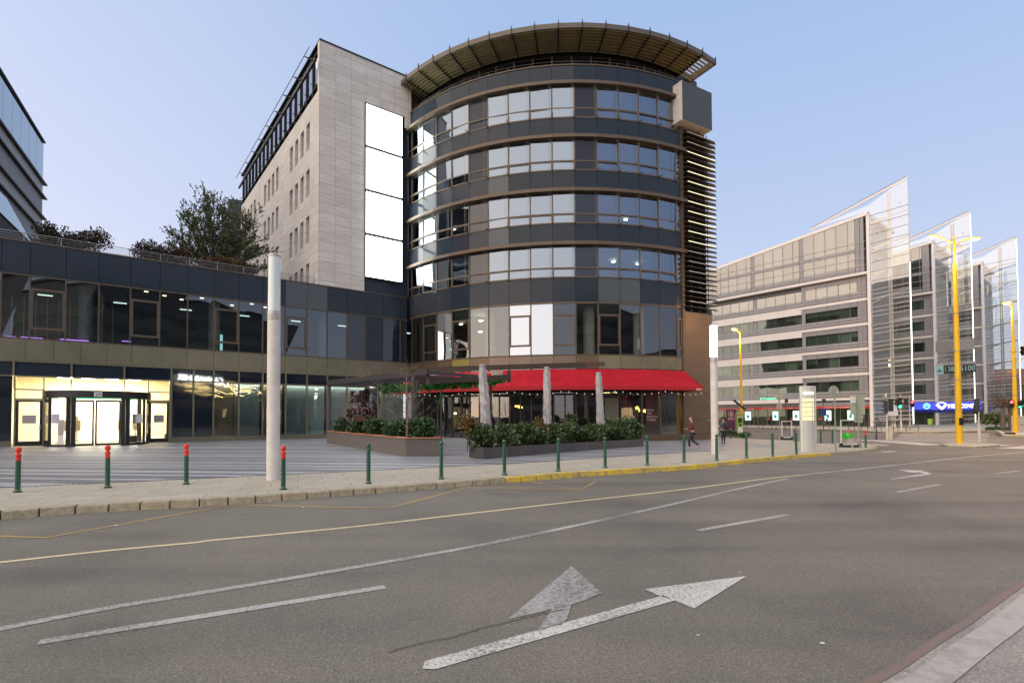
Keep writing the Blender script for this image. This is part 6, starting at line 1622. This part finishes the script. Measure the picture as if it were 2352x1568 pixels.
# bare saplings in the planter
def branch(mb, p, d, L_, r, depth, spread, twig, up=.12, leafs=None):
    steps = 4; pts = [p]; rs = [r]
    for i in range(steps):
        d = (d+Vector((rnd.gauss(0, .10), rnd.gauss(0, .10), rnd.gauss(up*.5, .06)))).normalized(); p = p+d*(L_/steps); pts.append(p); rs.append(r*(1-.75*(i+1)/steps))
    mb.tube(pts, rs, 4 if r < .02 else 6, cap=False)
    if leafs is not None and depth <= 1:
        for q in pts[1:]:
            for _ in range(leafs[2]): leafs[0].append((q, d))
    if depth == 0: return
    for k in range(twig):
        f = rnd.uniform(.25, .95); i = min(steps-1, int(f*steps)); q = pts[i]+(pts[i+1]-pts[i])*(f*steps-i)
        side = Vector((rnd.gauss(0, 1), rnd.gauss(0, 1), rnd.gauss(0, .4))).normalized()
        branch(mb, q, (d*(1-spread)+side*spread+Vector((0, 0, up))).normalized(), L_*rnd.uniform(.35, .6), max(.004, rs[i]*.45), depth-1, spread, max(2, twig-3), up, leafs)
for x, yt, f, lb_, h in ((1628, 1445, .93, 'tallest bare sapling with pale trunk near the planter corner', 3.1), (1512, 1490, .60, 'bare sapling right of the ring sign', 2.9), (1410, 1490, .30, 'bare sapling left of the ring sign', 2.7), (1387, 1500, .20, 'thin bare sapling at the far left of the capped planter', 2.4)):
    c = A1+(B1-A1)*f+(C1-B1)*.55; c = AT(x, 1700, c.y); c.z = .7
    t = thing('bare_sapling', lb_, 'sapling', c, group='bare saplings in the planter')
    tr = MB(); top = c+Vector((-.03, .02, h)); tr.tube([c, c+Vector((.02, 0, h*.4)), c+Vector((-.02, .02, h*.75)), top], [.045, .034, .02, .006], 7); tr.build('trunk', M['bark_pale'], t, smooth=True)
    mb = MB()
    for k in range(26):
        z = h*(.12+.8*k/26); a = k*2.4+rnd.uniform(-.3, .3); L_ = 1.25*(1-z/h)+.35
        branch(mb, c+Vector((0, 0, z)), Vector((cos(a), sin(a), .55)).normalized(), L_, .012, 1, .45, 4, .1)
    mb.build('branches', M['bark_pale'], t)
# tangle of vines on the pergola
vt = thing('vine_tangle', 'dry brown vine tangle on top of the pergola beam', 'vine', AT(1475, 1500, 30))
mb = MB()
for cx_, cy_, D, n in ((1475, 1495, 30, 26), (1640, 1478, 26.5, 16)):
    for k in range(n):
        a = rnd.uniform(0, 6.28); branch(mb, AT(cx_+rnd.uniform(-6, 6), cy_+22, D), Vector((cos(a)*.9, sin(a)*.4, rnd.uniform(.2, 1))).normalized(), rnd.uniform(.5, 1.0), .012, 1, .5, 3, .0)
mb.build('stems', M['bark_pale'], vt)['kind'] = 'stuff'
mb = MB()
for k in range(14): leaves(mb, AT(1600+k*6, 1478+rnd.uniform(-6, 6), 26.4), (.12, .12, .1), 14, .07, lumps=2)
mb.build('leaves', M['spring'], vt)
# stacked terrace chairs behind the folding doors
def chair():
    t = thing('bistro_chair', None, 'chair')
    g = mat('green_wicker', (.03, .13, .10), .6) if 'wick' not in M else M['wick']; M['wick'] = g
    MB().box(-.22, .22, -.22, .22, .43, .46).build('seat', g, t, bevel=.01)
    mb = MB(); pts = [(.23*cos(a), .2+.06*sin(a), .46+.44*sin(a)) for a in [pi*k/10 for k in range(11)]]; mb.tube(pts, .016, 6)
    for k in range(-3, 4): mb.tube([(k*.06, .2, .46), (k*.06, .25, .46+.44*sqrt(max(0, 1-(k*.06/.23)**2)))], .008, 4)
    mb.build('backrest', g, t)
    for x in (-.2, .2):
        for y in (-.2, .2): MB().tube([(x, y, .43), (x*1.1, y*1.1, 0)], .014, 5).build('leg', g, t)
    return t
ch = chair(); used = False
for si, a in enumerate((254.4, 256.2, 258.6)):
    for k in range(4):
        o = ch if not used else copy_tree(ch); used = True
        o.location = TP(a, TR-.9, gz(*TP(a, TR-.9, 0).xy)+.02+k*.30); o.rotation_euler = (0, 0, radians(a+90))
        tag(o, 'green wicker chair in the %s stack behind the folding doors, %s' % (['left', 'middle', 'right'][si], ['at the bottom', 'second from the bottom', 'third from the bottom', 'topmost'][k]), None, 'stacked green chairs')
p = G(1749, 1742); t = thing('potted_tree', 'thin stemmed plant in a red pot behind the capped planter', 'potted plant', p)
p = AT(1749, 1745, 32); p.z = 0; t.location = p
MB().lathe([(.2, 0), (.25, .45), (.22, .46)], p, 12).build('pot', M['red_dark'], t); mb = MB(); mb.tube([p+Vector((0, 0, .4)), p+Vector((.06, 0, 2.6))], [.02, .01], 5); mb.build('stem', M['bark_pale'], t)
mb = MB(); leaves(mb, p+Vector((.06, 0, 2.4)), (.25, .25, .35), 90, .1, lumps=4); mb.build('foliage', M['laurel_light'], t)
# ------------------------------------------------------------------ roof terrace plants
def PX(x, d):                      # photo column -> point on a line d metres behind the podium front, on its roof
    r = ray(x, 1000); o = PF.o+PF.n*d; tt_ = (o.dot(PF.n))/(r.x*PF.n.x+r.y*PF.n.y); return Vector((r.x*tt_, r.y*tt_, 12.0))
for x, yt, rx, m, lb_ in ((205, 890, 1.2, 'darkleaf', 'dark feathery roof shrub, leftmost beside the banded block'), (285, 905, 1.2, 'darkleaf', 'dark feathery roof shrub, middle of the left trio'), (375, 905, 1.3, 'darkleaf', 'dark feathery roof shrub, right of the left trio'), (585, 958, 1.15, 'darkleaf', 'dark loose roof shrub left of the big terrace tree'), (655, 975, .9, 'darkleaf', 'dark roof shrub between loose shrub and red clipped bushes'), (722, 990, 1.0, 'crimson', 'red tipped roof bush below the left side of the terrace tree'), (860, 1014, 1.15, 'crimson', 'red tipped roof bush below the middle of the terrace tree'), (925, 1030, .7, 'autumn', 'small yellowish roof bush between two red ones'), (985, 1042, 1.0, 'crimson', 'red tipped roof bush near the light column top')):
    p = PX(x, 1.3); h = AT(x, yt, p.y).z-p.z
    shrub('roof_shrub', lb_, 'shrub', (rx, .8, h*.5), int(900+500*rx), .15, M[m], p, 'shrubs on the roof terrace', h0=.02, lumps=14)
p = PX(872, 4.5); t = thing('terrace_tree', 'fan shaped multi stemmed tree in early leaf on the roof terrace', 'tree', p)
H = AT(872, 790, p.y).z-p.z
mb = MB(); lf = []; tr = MB()
for k in range(9):
    a = k*2.4; tr.tube([p+Vector((.15*cos(a), .12*sin(a), 0)), p+Vector((.5*cos(a), .35*sin(a), .9)), p+Vector((.9*cos(a), .6*sin(a), 1.7))], [.09, .07, .04], 6)
for k in range(210):
    a = rnd.uniform(0, 2*pi); ph = acos(rnd.uniform(.10, 1.0)); q = rnd.uniform(.72, 1.0)*(1+.10*sin(3*a+1)+.07*sin(7*a))
    tgt = p+Vector((4.3*sin(ph)*cos(a)*q, 2.8*sin(ph)*sin(a)*q, .5+(H+.1)*cos(ph)**.85*q))
    st = p+Vector((.4*cos(a)*rnd.random(), .3*sin(a)*rnd.random(), rnd.uniform(.1, 1.0)))
    m1 = st*.6+tgt*.4+Vector((0, 0, .35)); pts = [st, m1, st*.2+tgt*.8+Vector((0, 0, .18)), tgt]
    mb.tube(pts, [.035, .022, .012, .004], 4, cap=False)
    for w in range(9):
        f = rnd.uniform(.3, 1); i0 = min(2, int(f*3)); b = pts[i0]+(pts[i0+1]-pts[i0])*(f*3-i0)
        d = ((tgt-st).normalized()+Vector((rnd.gauss(0, .45), rnd.gauss(0, .45), rnd.gauss(.15, .3)))).normalized()
        branch(mb, b, d, rnd.uniform(.35, .8), .008, 0, .4, 0, .1, (lf, 0, 3))
tr.build('trunk', M['bark'], t); mb.build('branches', M['bark'], t)
lm = MB()
for q, d in lf:
    if rnd.random() < .9:
        a = (d+Vector((rnd.gauss(0, .6), rnd.gauss(0, .6), rnd.gauss(0, .6)))).normalized(); b = a.cross(Vector((rnd.gauss(0, 1), rnd.gauss(0, 1), rnd.gauss(0, 1))))
        if b.length < .1: continue
        b.normalize(); s_ = rnd.uniform(.09, .22); lm.add([q, q+a*s_*.5+b*s_*.3, q+a*s_, q+a*s_*.5-b*s_*.3], [(0, 1, 2, 3)])
lm.build('crown', M['spring'], t)
# low hedge and pale stumps behind the pier, shrubs and pollards far right
for k, (x, y) in enumerate(((2838, 1748), (2860, 1750), (2905, 1751), (2935, 1752), (2988, 1752))):
    p = G(x, y)+Vector((0, .5, 0)); shrub('low_shrub', 'low green shrub by the ticket machine, %s from the left' % ORD[k], 'shrub', (.6, .4, .38 if k < 4 else .25), 420, .13, M['laurel_light'], p, 'low shrubs by the ticket machine')
st = None
for k, (x, y) in enumerate(((2841, 1744), (2879, 1745), (2922, 1747))):
    if st is None:
        st = thing('stone_stump', None, 'stone stump'); MB().lathe([(.13, 0), (.125, .5), (.11, .56), (.001, .58)], n=14).build('post', M['beige'], st, smooth=True); o = st
    else: o = copy_tree(st)
    o.location = G(x, y); o.rotation_euler = (0, .1, 0); o.scale = (1, 1, 1.25); tag(o, 'leaning pale stone stump before the low shrubs, %s from the left' % ORD[k], None, 'pale stone stumps')
p = G(3983, 1702); p = AT(3983, 1702, 62); p.z = 0; shrub('dome_bush', 'dome shaped clipped green bush on the lawn at the right', 'bush', (1.9, 1.4, .75), 1600, .22, M['laurel_light'], p, None, h0=.35, lumps=16, stems=8)
gp = [AT(x, y, D) for x, y, D in ((3940, 1710, 60), (4060, 1710, 60), (4160, 1706, 66), (3950, 1704, 68))]
go = MB().prism([(v.x, v.y) for v in gp], -.1, .14).build('lawn', mat('lawn_green', (.035, .06, .015), .9, var=.4, scale=6), None); go['kind'] = 'structure'
for x, lb_ in ((4012, 'pollarded tree with knobbly bare head, left of two at the right edge'), (4042, 'pollarded tree with knobbly bare head, partly behind the yellow post')):
    p = AT(x, 1703, 57); p.z = .1; t = thing('pollard_tree', lb_, 'tree', p, group='pollarded trees')
    MB().tube([p, p+Vector((.05, 0, 1.3)), p+Vector((0, 0, 2.3))], [.24, .18, .2], 10).build('trunk', M['bark'], t, smooth=True)
    mb = MB()
    for k in range(16): a = k*2.4; branch(mb, p+Vector((0, 0, 2.2)), Vector((cos(a), sin(a), .7)).normalized(), rnd.uniform(1.0, 1.9), .07, 2, .45, 5, .15)
    mb.build('crown', M['bark'], t)
for x, y0, D, rad, lb_ in ((4090, 1530, 110, (7, 5, 9), 'bare dark tree mass at the far right edge'), (3990, 1640, 104, (4, 3, 4.5), 'bare tree before the old house behind the third sail')):
    p = AT(x, 1660, D); p.z = 0; t = thing('bare_tree', lb_, 'tree', p, group='bare trees beyond the sails'); MB().tube([p, p+Vector((0, 0, 4))], [.35, .25], 8).build('trunk', M['bark'], t)
    mb = MB()
    for k in range(24): a = k*2.4; branch(mb, p+Vector((0, 0, rnd.uniform(2, 4.5))), Vector((cos(a), sin(a), .9)).normalized(), rad[2]*rnd.uniform(.4, .8), .1, 2, .45, 6, .15)
    mb.build('crown', M['bark'], t)
# ------------------------------------------------------------------ buildings across the road, behind the viewer (seen in the glass)
def far_block(name, label, x0, x1, y0, y1, h, m, bandm, lit):
    t = thing(name, label, 'building', ((x0+x1)/2, y1, 0))
    MB().box(x0, x1, y0, y1, -.3, h).build('wall', m, t)
    nf = int((h-5)/3.5)
    for k in range(nf):
        z = 5.4+3.5*k
        mb = MB(); mb.box(x0+.5, x1-.5, y1+.01, y1+.06, z, z+1.7); mb.box(x0-.06, x0-.01, y0+.5, y1-.5, z, z+1.7); mb.box(x1+.01, x1+.06, y0+.5, y1-.5, z, z+1.7)
        mb.build('window_band', bandm, t)['kind'] = 'stuff'
    n = int((x1-x0)/5)
    for k in range(n):
        mm = M['warmshop'] if (k*7+lit) % 3 == 0 else bandm
        MB().box(x0+.5+k*5, x0+4.6+k*5, y1+.01, y1+.08, .5, 3.6).build('shop_window', mm, t)
    MB().box(x0-.3, x1+.3, y0-.3, y1+.3, h, h+.3).build('roof', M['darkmetal'], t)
M['warmshop'] = emit('warm_shop_window', (1, .72, .38), 1.6)
M['blk1'] = mat('opposite_dark_render', (.13, .135, .14), .7); M['blk2'] = mat('opposite_pale_render', (.20, .19, .18), .7); M['blkwin'] = mat('opposite_window', (.02, .024, .03), .15)
far_block('opposite_block', 'dark banded block across the road, only mirrored in the mall windows', 14, 62, -44, -20, 25, M['blk1'], M['blkwin'], 1)
far_block('opposite_block', 'pale block farther off across the road, only mirrored in the tower windows', -70, -16, -96, -70, 9, M['blk2'], M['blkwin'], 2)
far_block('opposite_block', 'long low block beyond the road end, only mirrored in the tower windows', 66, 130, -30, 10, 15, M['blk2'], M['blkwin'], 0)
M['fairy'] = emit('fairy_light', (1, .72, .28), 16)
fl = thing('fairy_lights', 'rows of warm fairy lights strung across the road, mirrored in the mall shop windows', 'string lights', (30, -18, 6))
mb = MB()
for k in range(26):
    x0, y0 = (690+rnd.uniform(0, 120), 1512+rnd.uniform(0, 55)) if k < 10 else (870+rnd.uniform(0, 110), 1528+rnd.uniform(0, 52))
    pts = []
    for q in range(7):
        d = ray(x0+q*16, y0+5*sin(q*.8+k)+q*2.0); tt_ = PF.o.dot(PF.n)/(d.x*PF.n.x+d.y*PF.n.y)
        hpt = Vector((d.x*tt_, d.y*tt_, EYE+d.z*tt_)); dr3 = d-PF.n*2*d.dot(PF.n); t2_ = (-18.5-hpt.y)/dr3.y; pts.append(hpt+dr3*t2_)
    mb.tube(pts, .05, 4)
mb.build('light_chain', M['fairy'], fl)['kind'] = 'stuff'
def mirror_pt(x, y, yw):
    d = ray(x, y); tt_ = PF.o.dot(PF.n)/(d.x*PF.n.x+d.y*PF.n.y); hpt = Vector((d.x*tt_, d.y*tt_, EYE+d.z*tt_))
    r3 = d-PF.n*2*d.dot(PF.n); return hpt+r3*((yw-hpt.y)/r3.y)
a, b = mirror_pt(893, 1518, -19.3), mirror_pt(712, 1518, -19.3); c = mirror_pt(800, 1488, -19.3)
ms = thing('mirrored_sign', 'white glowing shop lettering across the road, seen reversed in the mall transom glass', 'sign', (a.x, -19.4, a.z))
text('CANNABEHER', 1, (Vector((a.x, -19.3, min(a.z, b.z))), Vector((-1 if b.x < a.x else 1, 0, 0)), (0, 0, 1)), emit('mirror_sign', (.95, 1, .95), 40), 'lettering', ms, w=abs(b.x-a.x), h=max(.8, c.z-a.z))
# ------------------------------------------------------------------ people
def skin(name, J, E_, mat_, parent, sub=1):
    """J: joint -> (x, y, z, radius); one continuous skinned surface"""
    me = bpy.data.meshes.new(name); ks = list(J); idx = {k: i for i, k in enumerate(ks)}
    me.from_pydata([J[k][:3] for k in ks], [(idx[a], idx[b]) for a, b in E_], [])
    o = bpy.data.objects.new(name, me); COL.objects.link(o); o.parent = parent
    md = o.modifiers.new('skin', 'SKIN'); md.use_smooth_shade = True
    for k in ks:
        r = J[k][3]; v = me.skin_vertices[0].data[idx[k]]
        v.radius = r if isinstance(r, (tuple, list)) else (r, r); v.use_root = (k == ks[0])
    s_ = o.modifiers.new('sub', 'SUBSURF'); s_.levels = sub; s_.render_levels = sub
    me.materials.append(mat_); return o
def lerp(a, b, t): return tuple(a[i]+(b[i]-a[i])*t for i in range(3))
def person(label, pos, rz, arms, legs, jacket, trousers, shoe, hairm, lean=0.0, hs=1.0):
    t = thing('person', label, 'person', pos, rz); t.scale = (hs, hs, hs)
    # local frame: x right, y forward, z up
    P = dict(pel=(0, 0, .95), bel=(0, .01+lean*.4, 1.12), che=(0, .0+lean, 1.34), nb=(0, lean*1.1, 1.47), nk=(0, .02+lean*1.2, 1.54), hd=(0, .035+lean*1.25, 1.65), ht=(0, .02+lean*1.25, 1.74))
    J = {'pel': P['pel']+((.15, .11),), 'bel': P['bel']+((.14, .10),), 'che': P['che']+((.155, .105),), 'nb': P['nb']+((.08, .065),), 'nk': P['nk']+(.052,), 'hd': P['hd']+((.075, .095),), 'ht': P['ht']+((.06, .075),)}
    J['nose'] = (0, .135+lean*1.25, 1.635, .014); J['earl'] = (-.085, .03+lean*1.25, 1.64, .016); J['earr'] = (.085, .03+lean*1.25, 1.64, .016)
    E_ = [('pel', 'bel'), ('bel', 'che'), ('che', 'nb'), ('nb', 'nk'), ('nk', 'hd'), ('hd', 'ht'), ('hd', 'nose'), ('hd', 'earl'), ('hd', 'earr')]
    JK = {k: (J[k][0], J[k][1], J[k][2], tuple(q*1.14 for q in (J[k][3] if isinstance(J[k][3], tuple) else (J[k][3],)*2))) for k in ('pel', 'bel', 'che', 'nb')}
    EJ = [('pel', 'bel'), ('bel', 'che'), ('che', 'nb')]
    for s, sd_ in ((-1, 'l'), (1, 'r')):
        sh = (s*.185, lean, 1.42); el, wr, fd = arms[sd_]
        J['sh'+sd_] = sh+(.058,); J['el'+sd_] = el+(.042,); J['wr'+sd_] = wr+(.028,)
        d = Vector(fd).normalized(); side = Vector((s, 0, 0)); 
        if abs(d.x) > .8: side = Vector((0, 0, 1))
        side = (side-d*side.dot(d)).normalized()
        pm = Vector(wr)+d*.085; J['pm'+sd_] = tuple(pm)+((.038, .018),)
        E_ += [('che', 'sh'+sd_), ('sh'+sd_, 'el'+sd_), ('el'+sd_, 'wr'+sd_), ('wr'+sd_, 'pm'+sd_)]
        curl = d.cross(side)*-.02
        for k, (o_, ln) in enumerate(((-.030, .068), (-.010, .08), (.010, .075), (.030, .058))):
            b = pm+side*o_+d*.02; m_ = b+d*ln*.55+curl*.4; e_ = b+d*ln+curl*1.4
            for q, nm in ((b, 'a'), (m_, 'b'), (e_, 'c')): J['f%s%d%s' % (sd_, k, nm)] = tuple(q)+(.0088,)
            E_ += [('pm'+sd_, 'f%s%da' % (sd_, k)), ('f%s%da' % (sd_, k), 'f%s%db' % (sd_, k)), ('f%s%db' % (sd_, k), 'f%s%dc' % (sd_, k))]
        th = Vector(wr)+d*.035-side*.03; t2_ = th-side*.025+d*.04
        J['t%sa' % sd_] = tuple(th)+(.011,); J['t%sb' % sd_] = tuple(t2_)+(.0095,); E_ += [('wr'+sd_, 't%sa' % sd_), ('t%sa' % sd_, 't%sb' % sd_)]
        JK['sh'+sd_] = sh+(.072,); JK['el'+sd_] = el+(.056,); JK['cu'+sd_] = lerp(el, wr, .93)+(.042,)
        EJ += [('che', 'sh'+sd_), ('sh'+sd_, 'el'+sd_), ('el'+sd_, 'cu'+sd_)]
        hp_ = (s*.09, 0, .90); kn, an, toe = legs[sd_]
        J['hp'+sd_] = hp_+(.085,); J['kn'+sd_] = kn+(.055,); J['an'+sd_] = an+(.038,); J['to'+sd_] = toe+((.036, .024),)
        E_ += [('pel', 'hp'+sd_), ('hp'+sd_, 'kn'+sd_), ('kn'+sd_, 'an'+sd_), ('an'+sd_, 'to'+sd_)]
    body = skin('body', J, E_, M['skin'], t)
    skin('jacket', JK, EJ, jacket, t)
    JT = {'pel': (0, 0, .97, (.158, .118))}; ET = []
    for s, sd_ in ((-1, 'l'), (1, 'r')):
        kn, an, toe = legs[sd_]
        JT['hp'+sd_] = (s*.09, 0, .88, .10); JT['kn'+sd_] = kn+(.07,); JT['cf'+sd_] = lerp(kn, an, .9)+(.055,); ET += [('pel', 'hp'+sd_), ('hp'+sd_, 'kn'+sd_), ('kn'+sd_, 'cf'+sd_)]
        heel = (an[0], an[1]-.04*1, max(.04, an[2]-.035)); 
        skin('shoe', {'h': heel+(.045,), 'm': lerp(heel, toe, .6)+((.05, .04),), 't': toe+((.045, .03),)}, [('h', 'm'), ('m', 't')], shoe, t)
    skin('trousers', JT, ET, trousers, t)
    hx = lean*1.25
    skin('hair', {'a': (0, hx-.025, 1.665, (.085, .085)), 'b': (0, hx-.005, 1.725, (.082, .092)), 'c': (0, hx+.035, 1.755, (.06, .05))}, [('a', 'b'), ('b', 'c')], hairm, t)
    return t
M['maroon'] = mat('maroon_jacket', (.16, .02, .035), .8); M['jeans'] = mat('dark_trousers', (.03, .032, .045), .85); M['greyblue'] = mat('grey_blue_jacket', (.085, .10, .14), .8)
M['shoe'] = mat('black_shoe', (.02, .02, .022), .6); M['shoew'] = mat('white_soled_shoe', (.30, .30, .30), .6); M['hair'] = mat('dark_hair', (.02, .014, .01), .7); M['hairb'] = mat('brown_hair', (.16, .085, .05), .7)
wp = G(2771, 1797)
person('person in maroon jacket and dark trousers walking past the bronze pier, arms bent forward', wp, radians(78),
       {'l': ((-.24, .06, 1.16), (-.16, .30, 1.12), (.3, 1, 0)), 'r': ((.24, .04, 1.16), (.16, .28, 1.10), (-.3, 1, 0))},
       {'l': ((-.09, .20, .52), (-.09, .17, .09), (-.09, .32, .04)), 'r': ((.09, .02, .50), (.09, -.36, .20), (.09, -.26, .06))}, M['maroon'], M['jeans'], M['shoew'], M['hairb'], .04)
bp_ = G(2895, 1773)
bt = person('person in grey blue jacket with dark backpack walking away beside the lit light column', bp_, radians(8),
       {'l': ((-.27, -.03, 1.15), (-.27, .10, .92), (0, .3, -1)), 'r': ((.27, .02, 1.15), (.28, .14, .93), (0, .3, -1))},
       {'l': ((-.10, .04, .50), (-.11, -.02, .09), (-.11, .13, .04)), 'r': ((.10, .10, .52), (.11, .06, .10), (.12, .21, .05))}, M['greyblue'], M['jeans'], M['shoe'], M['hair'])
bag = tag(MB().hexa([(-.15, -.32, 1.0), (.15, -.32, 1.0), (.16, -.12, 1.0), (-.16, -.12, 1.0)], [(-.11, -.24, 1.46), (.11, -.24, 1.46), (.12, -.1, 1.46), (-.12, -.1, 1.46)]).build('backpack', mat('backpack_fabric', (.035, .03, .027), .8), None, bevel=.05), 'dark rounded backpack on the back of the walking person', 'backpack')
bag.location = bp_; bag.rotation_euler = (0, 0, radians(8))
pk = MB().box(-.09, .09, -.35, -.31, 1.05, 1.22).build('pocket', M['bblack'], bag, bevel=.015)
pk.data.transform(Matrix.Translation(bag.location))
